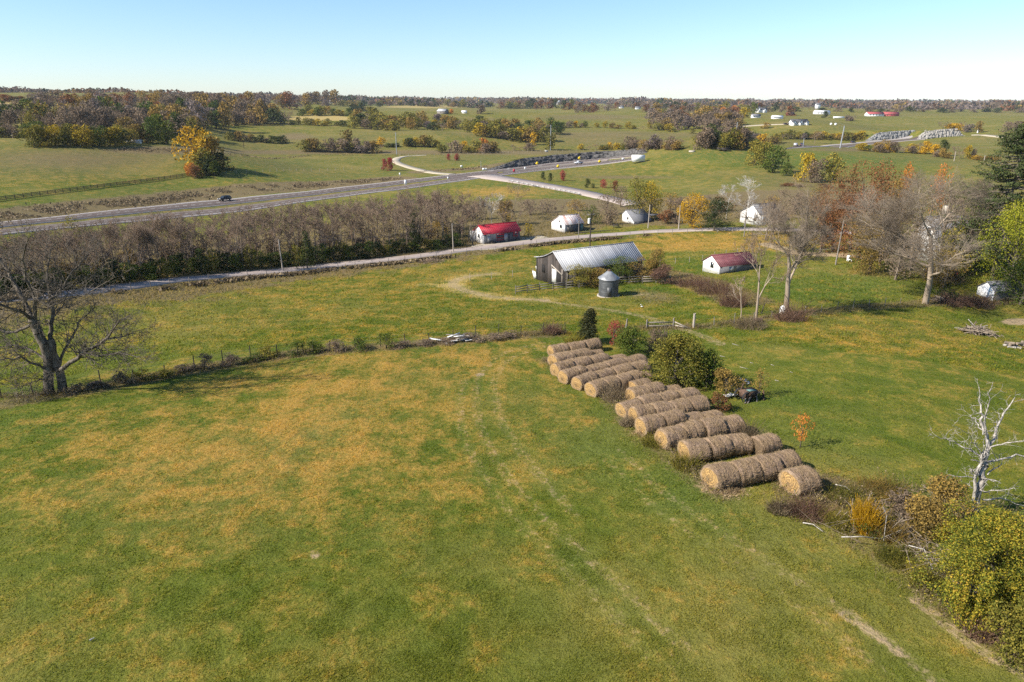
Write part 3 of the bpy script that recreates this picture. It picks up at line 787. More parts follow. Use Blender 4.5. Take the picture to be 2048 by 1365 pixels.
def make_lobes(rng, n, rad=0.5, z0=0.2, z1=1.0, size=0.3, shape='round'):
    out = []
    for i in range(n):
        z = z0 + (z1 - z0) * (i + rng.uniform(0.2, 0.8)) / n
        f = (z - z0) / (z1 - z0)
        if shape == 'round': env = math.sqrt(max(0.05, 1 - (2 * f - 0.85) ** 2 / 1.35))
        elif shape == 'bush': env = math.sqrt(max(0.05, 1 - f ** 2.2))
        elif shape == 'cone': env = 1.05 - f
        else: env = 1.0
        a = rng.uniform(0, 2 * math.pi)
        q = rad * env * rng.uniform(0.25, 0.78)
        s = size * rng.uniform(0.7, 1.25) * (0.6 + 0.5 * env)
        out.append((q * math.cos(a), q * math.sin(a), min(z, z1 - s * 0.55), s, s, s * rng.uniform(0.65, 0.95)))
    return out

def limb_segments(rng, lobes, r=0.02, trunk_top=0.45, lean=0.03):
    A, B, RA, RB = [], [], [], []
    tp = np.array([rng.normal() * lean, rng.normal() * lean, trunk_top])
    pts = [np.zeros(3) - [0, 0, 0.03], tp * 0.5 + rng.normal(size=3) * 0.01, tp]
    rs = [r * 1.5, r, r * 0.75]
    for i in range(2):
        A.append(pts[i]); B.append(pts[i + 1]); RA.append(rs[i]); RB.append(rs[i + 1])
    for L in lobes:
        c = np.array(L[:3]); s = tp * min(1.0, max(0.4, (c[2] - 0.1) / max(trunk_top, 0.1) * 0.7))
        m = (s + c) / 2 + rng.normal(size=3) * 0.02 - [0, 0, 0.02]
        A += [s, m]; B += [m, c]; RA += [r * 0.5, r * 0.3]; RB += [r * 0.3, r * 0.12]
    return prisms(A, B, RA, RB, 5)

_proto = {}
def leafy(shape, leaf, barkc, n, size, seed, parts=True, lobes=16, low=0.18, lsize=0.26, tt=0.45, twig=0):
    """unit-height leafy plant of unit width, cached meshes (trunk, crown)"""
    key = ('L', shape, leaf, n, seed, size)
    if key in _proto: return _proto[key]
    rng = np.random.default_rng(seed + 100)
    lb = make_lobes(rng, lobes, 0.5, low, 1.0, lsize, shape)
    p, d = crown_points(rng, n, lb)
    # bite gaps out of the crown
    g = fbm(p[:, 0] * 7 + seed, p[:, 1] * 7 + p[:, 2] * 5, 2, seed)
    p, d = p[g > 0.36], d[g > 0.36]
    p[:, 2] = np.maximum(p[:, 2], 0.015)
    V, Q = leaf_cards(rng, p, size, d)
    cm = mesh_from('crown', V, Q, [LEAF[leaf]])
    v, q = limb_segments(rng, lb, 0.022, tt)
    tm = mesh_from('trunk', v, q, [BARK[barkc]])
    _proto[key] = (tm, cm); return _proto[key]

def tree_recursive(rng, levels, spread=0.55, up=0.25, trunk=0.30, r0=0.022, kids=(3, 4), droop=0.0, forks=1, segs=4, shrink=0.68, wiggle=0.22, start=0.35, tilt=0.0):
    """bare tree of unit height; returns limb segments and twig segments"""
    S = [[] for _ in range(levels + 1)]
    def grow(p, d, L, r, lv):
        p = p.copy(); d = d / np.linalg.norm(d)
        ns = segs if lv < levels else 2
        for i in range(ns):
            f0, f1 = i / ns, (i + 1) / ns
            d = d + rng.normal(size=3) * wiggle * (0.4 if lv == 0 else 1.0)
            d[2] += up * (0.25 if lv else 0.1) - droop * (lv > 1) * 0.25
            d /= np.linalg.norm(d)
            q = p + d * L / ns
            ra, rb = r * (1 - 0.55 * f0), r * (1 - 0.55 * f1)
            S[lv].append((p, q, ra, rb))
            if lv < levels and f1 > (start if lv == 0 else 0.3):
                nk = rng.integers(kids[0], kids[1] + 1) if lv else rng.integers(1, 3)
                for _ in range(nk if i < ns - 1 else nk + 1):
                    a = rng.uniform(0, 2 * math.pi)
                    ref = np.array([math.cos(a), math.sin(a), 0.15])
                    ref = ref - d * (ref @ d); ref /= np.linalg.norm(ref) + 1e-9
                    sp = spread * rng.uniform(0.6, 1.4)
                    nd = d * math.cos(sp) + ref * math.sin(sp)
                    grow(p + (q - p) * rng.uniform(0.3, 1), nd, L * shrink * rng.uniform(0.65, 1.1) * (1.15 - 0.35 * f1), rb * rng.uniform(0.45, 0.7), lv + 1)
            p = q
    for k in range(forks):
        a = rng.uniform(0, 2 * math.pi)
        tl = tilt if forks == 1 else 0.22
        grow(np.array([0.02 * math.cos(a) * (forks > 1), 0.02 * math.sin(a) * (forks > 1), -0.02]), np.array([math.cos(a) * tl, math.sin(a) * tl, 1.0]), trunk * (1.0 if forks == 1 else 0.95), r0 * (1 if forks == 1 else 0.75), 0)
    return S

def bare(style, barkc, twigc, seed, fine=0.0016, asp=0.6):
    key = ('B', style, barkc, twigc, seed, asp)
    if key in _proto: return _proto[key]
    rng = np.random.default_rng(seed + 500)
    P_ = dict(
        upright=dict(levels=4, spread=0.55, up=0.16, trunk=0.46, r0=0.009, kids=(1, 2), segs=4, shrink=0.58, start=0.3, wiggle=0.16),
        wide=dict(levels=4, spread=0.75, up=0.10, trunk=0.34, r0=0.016, kids=(1, 2), segs=4, shrink=0.74, start=0.3, wiggle=0.16),
        grand=dict(levels=5, spread=0.70, up=0.10, trunk=0.30, r0=0.026, kids=(1, 2), segs=5, shrink=0.72, start=0.4, wiggle=0.15),
        sparse=dict(levels=4, spread=0.65, up=0.16, trunk=0.55, r0=0.016, kids=(1, 1), segs=4, shrink=0.52, start=0.35, tilt=0.2, wiggle=0.2),
    )[style]
    S = tree_recursive(rng, **P_)
    lim = [s for L in S[:-2] for s in L]; tw = [s for L in S[-2:] for s in L]
    allp = np.array([s[1] for L in S for s in L])
    H = np.quantile(allp[:, 2], 0.995)
    W = np.quantile(np.abs(allp[:, :2]), 0.985) * 2
    def arr(L): 
        return (np.array([s[0] for s in L]), np.array([s[1] for s in L]), np.array([s[2] for s in L]), np.array([s[3] for s in L]))
    a = arr(lim); K = np.array([asp / W, asp / W, 1 / H]); v, q = prisms(a[0] * K, a[1] * K, np.maximum(a[2], fine * 1.2), np.maximum(a[3], fine), 5)
    tm = mesh_from('trunk', v / [asp, asp, 1], q, [BARK[barkc]])
    b = arr(tw); v, q = prisms(b[0] * K, b[1] * K, np.maximum(b[2] * 0.8, fine), np.maximum(b[3] * 0.8, fine * 0.7), 3)
    cm = mesh_from('crown', v / [asp, asp, 1], q, [BARK[twigc] if twigc in BARK else LEAF[twigc]])
    _proto[key] = (tm, cm, asp); return _proto[key]

def put_tree(meshes, pos, h, w, name, label, cat, group=None, parts=True, rz=None, kind=None):
    rz = R_.uniform(0, 6.28) if rz is None else rz
    pos = (pos[0], pos[1], pos[2] - 0.02 * h)
    if parts:
        t = thing(name, label, cat, pos, rz, group)
        t.scale = (w, w, h)
        a = link('trunk', meshes[0], t); b = link('crown', meshes[1], t)
        return t
    # small in the photo: one mesh of trunk and crown together
    key = ('J', id(meshes[0]), id(meshes[1]))
    if key not in _proto:
        vs, fs, mi, n = [], [], [], 0
        for k, me in enumerate(meshes[:2]):
            v = np.empty(len(me.vertices) * 3, np.float32); me.vertices.foreach_get('co', v)
            f = np.empty(len(me.loops), np.int32); me.loops.foreach_get('vertex_index', f)
            vs.append(v.reshape(-1, 3)); fs.append(f.reshape(len(me.polygons), -1) + n); mi.append(np.full(len(me.polygons), k)); n += len(me.vertices)
        _proto[key] = mesh_from(name, np.concatenate(vs), fs, [meshes[0].materials[0], meshes[1].materials[0]], np.concatenate(mi))
    o = link(name, _proto[key], None, pos)
    o.rotation_euler = (0, 0, rz); o.scale = (w, w, h)
    return tag(o, label, cat, group, kind)

def at(px, base, top, width):
    """place, height and width in metres of something with this outline in the photograph"""
    p = P(px, base)
    h = z_at(p[1], top) - p[2]
    return p, max(h, 0.3), width / scale_at(p)

COLOUR_WORD = dict(yellow='yellow', gold='golden yellow', olive='olive green', tawny='tawny brown', green='green', dark='dark green', lime='yellow-green', rust='rust red', red='crimson', orange='orange', brown='thin brown', mauve='bare purplish')

# ---- hand-placed trees and shrubs: (px, base, top, width, kind, colour, label)
def big(px, base, top, width, shape, leaf, n, size, seed, name, label, cat='tree', barkc='dark', group=None, lobes=22, low=0.14, lsize=0.22, tt=0.45):
    p, h, w = at(px, base, top, width)
    # leaf size is in metres; the cached crown is one unit tall and wide
    m = leafy(shape, leaf, barkc, n, size / ((h + 2 * w) / 3), seed, lobes=lobes, low=low, lsize=lsize, tt=tt)
    return put_tree(m, p, h, w, name, label, cat, group)
def bigbare(px, base, top, style, barkc, twigc, seed, name, label, width=None, rz=None, group=None):
    p, h, w = at(px, base, top, width or 10)
    if width is None: w = 0.6 * h
    m = bare(style, barkc, twigc, seed, fine=0.0095 / h if style == 'grand' else 0.016 / h, asp=round(w / h, 1))
    return put_tree(m, p, h, w, name, label, 'tree', group, rz=rz)

# farmhouse trees on the right
bigbare(1850, 607, 338, 'grand', 'tan', 'grey', 3, 'bare_tree', 'largest bare pale-barked tree in front of the white farmhouse gable', width=300, rz=0.5)
bigbare(1572, 628, 388, 'grand', 'tan', 'grey', 5, 'bare_tree', 'tall bare leaning tree behind the white tank on the yard fence line', width=170, rz=1.0)
bigbare(1512, 638, 455, 'wide', 'tan', 'mauve', 6, 'bare_tree', 'thin bare crooked tree, taller of two on the fence line left of the white tank', width=110, rz=2.2)
bigbare(1482, 636, 556, 'sparse', 'tan', 'mauve', 8, 'bare_tree', 'short bare broken-topped tree at the left of two trees on the fence line', width=80)
bigbare(1802, 545, 400, 'wide', 'tan', 'grey', 9, 'bare_tree', 'bare low-branched tree left of the white farmhouse gable', width=180)
big(1738, 548, 425, 100, 'round', 'tawny', 9000, 0.23, 4, 'rust_tree', 'rounded olive and rust tree with low crown on the farmhouse lawn', lobes=20)
big(1715, 520, 322, 150, 'round', 'rust', 15000, 0.26, 5, 'oak_tree', 'tallest rust-brown oak rising behind the farm drive', lobes=26)
big(1665, 505, 400, 90, 'round', 'rust', 7000, 0.25, 6, 'rust_tree', 'reddish brown tree left of the tallest rust oak', lobes=16)
big(1770, 500, 360, 90, 'round', 'tawny', 7000, 0.26, 7, 'oak_tree', 'brown and olive tree right of the tallest rust oak')
big(1800, 430, 326, 40, 'round', 'orange', 1500, 0.36, 8, 'maple_tree', 'orange maple top showing above the bare farmhouse trees', barkc='grey')
big(1872, 430, 330, 40, 'round', 'orange', 1200, 0.36, 9, 'maple_tree', 'dull orange crown right of the orange maple, above the biggest bare tree', barkc='grey')
big(2015, 592, 405, 150, 'round', 'lime', 15000, 0.22, 11, 'maple_tree', 'big yellow-green leafy tree behind the small white shed at the right edge', lobes=34)
big(1950, 540, 372, 110, 'round', 'green', 6500, 0.30, 12, 'leafy_tree', 'dark green tree between the biggest bare tree and the yellow-green one')
big(1890, 560, 455, 70, 'bush', 'olive', 3000, 0.28, 13, 'leafy_tree', 'low olive tree right of the white farmhouse gable')
big(2040, 610, 520, 120, 'bush', 'green', 4800, 0.24, 14, 'shrub', 'dark green shrub in the shade right of the small white shed', 'shrub')
for k, (x, b, t, sd, wd) in enumerate([(1600, 512, 345, 21, 150), (1560, 500, 380, 22, 90), (1645, 470, 392, 23, 80), (1905, 520, 352, 24, 160), (1850, 480, 345, 25, 130), (1935, 500, 360, 26, 130), (1530, 480, 388, 27, 70), (1820, 520, 380, 28, 110)]):
    bigbare(x, b, t, 'upright' if k % 2 else 'wide', 'grey', 'mauve', sd, 'bare_tree', [
        'tall bare grey tree between the maroon-roofed shed and the rust oak', 'bare grey tree just right of the white house by the lane', 'bare grey tree at the left foot of the rust oak',
        'broad bare tree behind the right side of the biggest bare tree', 'bare grey tree directly behind the biggest bare tree', 'bare grey tree left of the tall pine', 'slim bare tree in front of the white house by the lane', 'bare tree behind the farmhouse gable'][k], width=wd)
big(1385, 458, 388, 62, 'round', 'gold', 5200, 0.30, 15, 'maple_tree', 'bright golden round tree beside the lane, left of the dark evergreen')
big(1427, 462, 395, 68, 'round', 'dark', 5600, 0.26, 16, 'evergreen_tree', 'round dark evergreen tree beside the lane, right of the golden tree')
big(1275, 440, 356, 70, 'round', 'olive', 3600, 0.34, 17, 'leafy_tree', 'olive tree with yellowing top behind the shed with the lean-to', barkc='grey')
big(1300, 438, 362, 60, 'round', 'yellow', 3000, 0.34, 18, 'leafy_tree', 'yellowish tree behind the right end of the shed with the lean-to', barkc='grey')
big(1182, 448, 410, 46, 'bush', 'green', 1800, 0.26, 19, 'shrub', 'dark green shrub right behind the rust-striped shed', 'shrub')
big(1145, 452, 418, 44, 'bush', 'yellow', 1500, 0.26, 20, 'shrub', 'yellow-green shrub behind the rust-striped shed', 'shrub')
big(1057, 474, 446, 26, 'bush', 'yellow', 900, 0.22, 60, 'shrub', 'small yellow bush between the red-roofed and the rust-striped sheds', 'shrub')
big(1010, 452, 398, 36, 'round', 'tawny', 1600, 0.3, 61, 'leafy_tree', 'golden brown tree right of the white-limbed tree behind the red-roofed building')
bigbare(985, 452, 384, 'upright', 'white', 'white', 31, 'sycamore_tree', 'white-limbed bare tree behind the red-roofed building', width=70)
bigbare(1488, 452, 350, 'upright', 'white', 'white', 32, 'sycamore_tree', 'taller white-limbed bare tree left of the white house by the lane', width=80)
bigbare(1452, 440, 368, 'upright', 'white', 'white', 33, 'sycamore_tree', 'smaller white-limbed bare tree above the dark evergreen', width=50)
bigbare(838, 470, 362, 'wide', 'dark', 'mauve', 34, 'bare_tree', 'broad bare tree with fanning dark limbs standing above the wood by the lane', width=120)
bigbare(1022, 440, 358, 'upright', 'grey', 'mauve', 35, 'bare_tree', 'tall bare tree right of the white-limbed tree, below the highway junction', width=90)
for k, (x, b, t, w, lf, lb) in enumerate([
    (1600, 505, 400, 90, 'brown', 'thin brown crown mixed with the bare trees left of the rust oaks'), (1640, 505, 372, 80, 'rust', 'thin russet crown at the left shoulder of the rust oaks'),
    (1760, 530, 350, 100, 'rust', 'russet crown between the tallest rust oak and the biggest bare tree'), (1820, 540, 360, 90, 'tawny', 'tawny thin crown behind the left half of the biggest bare tree'),
    (1880, 535, 345, 110, 'mauve', 'purplish bare crown behind the middle of the biggest bare tree'), (1930, 545, 360, 90, 'brown', 'brownish crown behind the right half of the biggest bare tree'),
    (1790, 560, 460, 90, 'brown', 'low brown tree left of the farmhouse gable'), (1885, 575, 500, 80, 'tawny', 'low tawny thicket tree right of the farmhouse gable'),
    (1700, 500, 380, 110, 'rust', 'dark russet crown in the middle of the rust oaks'), (1545, 470, 400, 70, 'brown', 'thin brown crown in front of the white house by the lane')]):
    big(x, b, t, w, 'round', lf, 3600 if lf != 'mauve' else 1300, 0.20, 170 + k, 'yard_tree', lb, barkc='grey', lobes=26)
# the pine
def pine(px, base, top, width, label, seed=1, name='pine_tree', nb=260, leafn=120, size=0.42):
    p, h, w = at(px, base, top, width)
    rng = np.random.default_rng(seed)
    t = thing(name, label, 'tree', (p[0], p[1], p[2] - 0.1))
    A, B, RA, RB = [np.array([0, 0, 0.])], [np.array([0, 0, h * 0.98])], [h * 0.018], [0.03]
    pts, dr = [], []
    for i in range(nb):
        f = rng.uniform(0.10, 0.98) ** 0.9
        z = h * f; L = w / 2 * (1.0 - f) ** 0.62 * rng.uniform(0.55, 1.12) + 0.5
        a = rng.uniform(0, 6.283)
        tip = np.array([L * math.cos(a), L * math.sin(a), z + L * rng.uniform(-0.10, 0.28)])
        mid = np.array([L * .5 * math.cos(a), L * .5 * math.sin(a), z - 0.02 * L])
        A += [np.array([0, 0, z]), mid]; B += [mid, tip]; RA += [h * 0.005, h * 0.003]; RB += [h * 0.003, 0.012]
        k = int(leafn * (0.3 + L / (w / 2)))
        s = rng.uniform(0.25, 1.05, k)[:, None]
        q = np.where(s < .5, mid * (s / .5) + np.array([0, 0, z]) * (1 - s / .5), mid + (tip - mid) * (s - .5) / .5)
        q = q + rng.normal(size=(k, 3)) * np.array([0.10, 0.10, 0.05]) * (w / 7)
        pts.append(q)
    v, q = prisms(A, B, RA, RB, 5); link('trunk', mesh_from('trunk', v, q, [BARK['dark']]), t)
    pts = np.concatenate(pts); v, q = leaf_cards(rng, pts, size, None, 0.35, up=0.8)
    link('crown', mesh_from('crown', v, q, [LEAF['needle']]), t)
    return t
pine(1985, 560, 240, 250, 'tall dark pine with layered boughs at the right edge')
# cedar by the hay and the hand-placed brush round the bales
big(1178, 686, 617, 62, 'cone', 'cedar', 9000, 0.16, 41, 'cedar_tree', 'dark dense cedar standing behind the farthest row of hay bales', lobes=26, low=0.10, lsize=0.24)
big(1348, 772, 668, 118, 'round', 'olive', 15000, 0.17, 42, 'leafy_tree', 'largest olive green bush-like tree growing at the back of the hay rows', lobes=34, low=0.08, lsize=0.22)
big(1415, 775, 700, 90, 'bush', 'green', 8000, 0.16, 43, 'shrub', 'dark green shrub in the shade right of the largest bush by the hay', 'shrub', lobes=20)
big(1262, 712, 655, 84, 'bush', 'green', 7500, 0.15, 44, 'shrub', 'dark green shrub between the cedar and the largest bush by the hay', 'shrub', lobes=20)
big(1228, 690, 640, 36, 'round', 'red', 1300, 0.12, 45, 'shrub', 'thin red-leaved shrub right beside the dark cedar', 'shrub')
big(1310, 705, 660, 60, 'bush', 'brown', 3200, 0.14, 46, 'shrub', 'grey-brown twiggy shrub behind the largest bush by the hay', 'shrub')
big(1452, 790, 742, 76, 'bush', 'tawny', 4200, 0.14, 47, 'shrub', 'brown and green shrub left of the scrap heap', 'shrub')
big(1436, 822, 787, 52, 'bush', 'rust', 2600, 0.12, 48, 'shrub', 'dark red-brown shrub at the right end of the hay rows', 'shrub')
big(1600, 895, 826, 42, 'round', 'orange', 700, 0.11, 49, 'sapling', 'orange-leaved sapling standing alone right of the nearest hay rows', 'tree', lobes=7, low=0.35, lsize=0.22)
big(1518, 792, 735, 44, 'bush', 'tawny', 900, 0.12, 50, 'shrub', 'thin pale brown sapling beside the scrap heap', 'shrub')
big(1330, 700, 645, 60, 'bush', 'brown', 500, 0.12, 51, 'shrub', 'sparse brown brush tangled in the old gate', 'shrub')
# the bushes at the lower right
big(1975, 1200, 1030, 260, 'bush', 'turning', 50000, 0.092, 52, 'shrub', 'biggest yellow and green leafy bush at the lower right corner', 'shrub', lobes=44, low=0.06, lsize=0.20)
big(1925, 1245, 1130, 110, 'bush', 'turning', 10000, 0.10, 53, 'shrub', 'lower greener foot of the big bush at the lower right', 'shrub', lobes=24)
big(2040, 1310, 1190, 130, 'bush', 'olive', 11000, 0.11, 54, 'shrub', 'olive green bush cut by the right edge near the bottom', 'shrub', lobes=26)
big(1868, 1068, 962, 130, 'round', 'tawny', 9000, 0.12, 55, 'shrub', 'rust, green and orange thorn bush left of the white dead tree', 'shrub', lobes=26, low=0.05)
big(1800, 1040, 985, 110, 'bush', 'brown', 3000, 0.13, 56, 'shrub', 'thin grey-brown brush left of the rust and orange thorn bush', 'shrub')
big(1893, 1085, 1040, 44, 'bush', 'yellow', 1400, 0.11, 57, 'shrub', 'small bright yellow shrub at the left shoulder of the biggest lower-right bush', 'shrub')
def plume(px, base, top, width, mat, label, seed, name='weed_clump', n=900, cat='weeds', wdt=0.012, spread=0.35):
    """a clump of upright thin stems"""
    p, h, w = at(px, base, top, width)
    rng = np.random.default_rng(seed)
    a = rng.uniform(0, 6.283, n); rr = np.sqrt(rng.uniform(0, 1, n)) * w * 0.42
    A = np.stack([rr * np.cos(a), rr * np.sin(a), np.full(n, -0.05)], 1)
    A[:, 2] += ground(A[:, 0] + p[0], A[:, 1] + p[1]) - p[2]
    H = h * rng.uniform(0.3, 1.1, n) * (1 - 0.45 * (rr / (w * .42)) ** 2) * (0.55 + 0.9 * fbm(A[:, 0] * 1.6 + seed, A[:, 1] * 1.6, 2, seed))
    B = A + np.stack([rng.normal(size=n) * spread * H, rng.normal(size=n) * spread * H, H], 1)
    v, q = prisms(A, B, wdt, wdt * 0.5, 3)
    V2, Q2 = leaf_cards(rng, A + (B - A) * rng.uniform(0.4, 1.05, (n, 1)), 0.07, None)
    return tag(link(name, mesh_from(name, np.concatenate([v, V2]), [q, Q2 + len(v)], [mat]), None, p), label, cat)
plume(1728, 1062, 1003, 46, LEAF['gold'], 'feathery orange-gold weed clump in the brush line', 3, n=2200, spread=0.22)
big(1728, 1068, 1035, 56, 'bush', 'green', 1500, 0.09, 58, 'weed_clump', 'green foot of the feathery orange-gold weed clump', 'weeds')
for k, (x, b, t, w, m, lb) in enumerate([
    (1610, 1032, 995, 90, 'bramble', 'low dark red-brown bramble in front of the lone hay bale'), (1560, 1022, 998, 60, 'weeds', 'low brown weeds left of the bramble below the lone bale'),
    (1680, 1050, 1020, 80, 'olive', 'green and brown weeds between the bramble and the orange weed clump'), (1770, 1075, 1035, 80, 'tawny', 'tangled grey brush right of the orange weed clump'),
    (1790, 1120, 1088, 90, 'olive', 'green and tan weeds left of the biggest lower-right bush'), (1850, 1170, 1135, 70, 'olive', 'dry weeds at the left foot of the biggest lower-right bush'),
    (1700, 1000, 972, 100, 'olive', 'green and tan weeds right of the lone hay bale'), (1760, 985, 955, 110, 'tawny', 'pale dry weeds behind the brush line near the white dead tree'),
    (1960, 1270, 1215, 70, 'bramble', 'dark brown brambles under the green bush near the right edge'),
    (1228, 800, 768, 60, 'weeds', 'brown weeds at the front ends of the middle hay rows'), (1290, 840, 815, 40, 'weeds', 'dry weeds at the foot of the middle hay rows'),
    (1370, 935, 905, 60, 'olive', 'green and brown weeds against the front end of the third hay row'), (1310, 890, 865, 60, 'olive', 'leafy weeds against the front end of the fourth hay row'),
    (1255, 850, 830, 40, 'weeds', 'low tan weeds left of the middle hay rows'), (1500, 880, 848, 40, 'weeds', 'tan weeds behind the right ends of the near hay rows'),
    (1428, 585, 552, 90, 'bramble', 'dark red-brown bramble thicket below the maroon-roofed shed'), (1385, 572, 548, 70, 'bramble', 'bramble thicket at the end of the board fence by the barn'),
    (1465, 612, 575, 60, 'bramble', 'bramble stems beside the short broken-topped tree'), (1580, 640, 600, 70, 'bramble', 'dark weeds round the foot of the tall leaning tree'),
    (1500, 655, 630, 80, 'weeds', 'brown weeds at the feet of the two fence-line trees'), (1955, 612, 585, 70, 'bramble', 'dark weeds in front of the small white shed'),
    (1905, 608, 580, 80, 'bramble', 'brown brush between the biggest bare tree and the small white shed'), (1885, 560, 525, 90, 'weeds', 'brown thicket behind the biggest bare tree'),
    (1105, 668, 640, 40, 'bramble', 'red-brown leafless shrub on the fence left of the cedar'), (1150, 690, 668, 50, 'olive', 'green weeds at the left foot of the cedar')]):
    plume(x, b, t, w, LEAF[m], lb, 60 + k, n=500 if b > 760 else 420, wdt=0.010 if b > 760 else 0.02, spread=0.5)

# the barn's overgrown side
for k, (x, b, t, w, lf, lb) in enumerate([
    (1158, 575, 536, 62, 'olive', 'yellow-green bush against the near corner of the grey barn'), (1200, 572, 545, 50, 'tawny', 'brown bush under the eave in the middle of the barn side'),
    (1240, 566, 520, 70, 'green', 'tall dark green bush right of the grain bin against the barn'), (1282, 562, 522, 60, 'tawny', 'brown-green bush near the far end of the barn side'),
    (1312, 560, 505, 40, 'tawny', 'tall thin brown tree at the far end of the barn'), (1330, 568, 540, 50, 'bramble', 'reddish brush beyond the far end of the barn')]):
    big(x, b, t - 8, w * 1.35, 'bush', lf, 5200, 0.17, 70 + k, 'shrub', lb, 'shrub', lobes=16, group='bushes along the barn side')

# hedge of weeds and vines along the middle fence: separate clumps
for k, x in enumerate(range(150, 1060, 44)):
    base = np.interp(x, [110, 400, 600, 820, 1060], [790, 738, 706, 691, 671]) + 2
    hh = {0: 16, 1: 22, 2: 30, 3: 14}[(k * 7) % 4] * (1.0 if x < 800 else 0.6)
    if 540 < x < 760: hh = max(hh, 24)
    lf = 'green' if 470 < x < 770 and k % 3 else R_.choice(['weeds', 'olive', 'brown'])
    big(x + R_.uniform(-8, 8), base, base - hh, 50, 'bush', lf, 1600, 0.13, 80 + k % 5, 'weed_clump', 'tangled weed and vine clump on the old middle fence, ' + nth(k + 1) + ' from the left', 'weeds', group='weed clumps along the middle fence', lobes=12)

# ---- the wood between the lane and the highway
def top_line(x):
    return np.interp(x, [-100, 0, 150, 300, 450, 600, 750, 850, 930, 1000, 1100, 1200, 1350, 1500, 1600, 1750], [474, 470, 450, 428, 418, 404, 392, 376, 382, 396, 400, 400, 388, 398, 400, 380])
WB = [bare('upright', 'grey', 'mauve', 200 + i) for i in range(3)] + [bare('upright', 'mauve', 'mauve', 210 + i) for i in range(3)] + [bare('upright', 'grey', 'mauve', 220 + i) for i in range(2)] + [bare('wide', 'grey', 'mauve', 225)]
def wood_label_old(px):
    if px < 330: return 'bare grey-purple tree in the roadside wood behind the big dark tree', 'bare trees in the left end of the roadside wood'
    if px < 640: return 'bare grey-purple tree in the roadside wood around the leftmost lane pole', 'bare trees in the left middle of the roadside wood'
    if px < 935: return 'bare grey-brown tree in the roadside wood just left of the red-roofed building', 'bare trees in the right part of the roadside wood'
    return 'bare brown tree in the thicket behind the three lane-side sheds', 'bare trees behind the lane-side sheds'
spots = []
rw = np.random.default_rng(5)
for row, (dist, cnt) in enumerate([(4, 42), (10, 44), (17, 44), (26, 40), (38, 32)]):
    xs = np.linspace(-60, 930, cnt) + rw.uniform(-10, 10, cnt)
    for x in xs:
        lp = P(x, np.interp(x, [-60, 60, 200, 350, 480, 600, 700, 820, 930], [607, 592, 577, 556, 545, 534, 523, 511, 494]))
        d = lp[:2] / np.linalg.norm(lp[:2]); q = lp[:2] + d * (dist + rw.uniform(-2, 2) + 1.5)
        spots.append((q, top_line(x) + rw.uniform(-5, 12) + (10 if row == 0 else 0), x, row))
for x in np.linspace(940, 1760, 58):
    base = np.interp(x, [940, 1100, 1250, 1400, 1550, 1760], [462, 448, 436, 430, 434, 430]) + rw.uniform(-18, 6)
    q = P(x + rw.uniform(-8, 8), base); spots.append((q[:2], top_line(x) + rw.uniform(-6, 20), x, 5))
seen = {}
for q, top, x, row in spots:
    z = gz(*q); pr = project([[q[0], q[1], z]])
    h = z_at(q[1], top) - z
    if h < 2.5: continue
    h = min(h, 16)
    m = WB[int(rw.integers(0, len(WB)))]
    seen[row] = seen.get(row, 0) + 1
    if row == 5: lb, gr = 'bare brown tree in the thicket behind the lane-side sheds, ' + nth(seen[row]) + ' from the left', 'bare trees behind the lane-side sheds'
    else: lb, gr = 'bare grey-brown tree in the roadside wood, ' + ['front', 'second', 'third', 'fourth', 'rear'][row] + ' row, ' + nth(seen[row]) + ' from left', 'bare trees of the roadside wood'
    put_tree(m, (q[0], q[1], z), h, h * m[2] * rw.uniform(0.85, 1.3), 'bare_tree', lb, 'tree', gr, parts=(row < 3))
# leafy undergrowth at its feet, evergreen vines, a few coloured trees
for k, x in enumerate(np.arange(-70, 925, 17.5)):
    base = np.interp(x, [-60, 60, 200, 350, 480, 600, 700, 820, 930], [605, 590, 575, 554, 543, 532, 521, 509, 492]) - 1
    hh = np.interp(x, [-60, 150, 350, 500, 700, 900], [40, 44, 48, 46, 36, 28]) * R_.uniform(0.65, 1.15)
    big(x + R_.uniform(-5, 5), base - R_.uniform(0, 5), base - hh, 40, 'bush', ['dark', 'green', 'dark', 'olive', 'green'][k % 5], 1500, 0.26, 90 + k % 5, 'undergrowth_shrub', 'dark undergrowth shrub between the lane and the roadside wood, ' + nth(k + 1) + ' from left', 'shrub', group='undergrowth along the lane', lobes=12, low=0.05)
for k, x in enumerate(np.arange(-60, 930, 24)):
    base = np.interp(x, [-60, 60, 200, 350, 480, 600, 700, 820, 930], [580, 566, 550, 530, 520, 508, 498, 488, 474])
    big(x + R_.uniform(-12, 12), base, base - R_.uniform(28, 52), 46, 'round', R_.choice(['brown', 'tawny', 'mauve', 'mauve', 'brown']), 1100, 0.28, 97 + k % 4, 'thicket_tree', 'low brown-leaved tree inside the roadside wood, ' + nth(k + 1) + ' from the left', 'tree', group='brown thicket trees in the roadside wood', lobes=12, barkc='grey')
big(615, 538, 460, 50, 'cone', 'dark', 2600, 0.26, 101, 'cedar_tree', 'dark cedar at the edge of the wood right of the leftmost lane pole', lobes=16)
big(830, 500, 425, 36, 'cone', 'dark', 1800, 0.26, 102, 'cedar_tree', 'dark cedar in the wood left of the red-roofed building')
big(150, 500, 432, 50, 'round', 'olive', 1300, 0.3, 103, 'leafy_tree', 'yellow-green tree at the back of the wood near its left end')
big(362, 505, 440, 30, 'round', 'yellow', 1100, 0.28, 104, 'leafy_tree', 'slim yellow-green tree in the wood between the big dark tree and the leftmost pole')
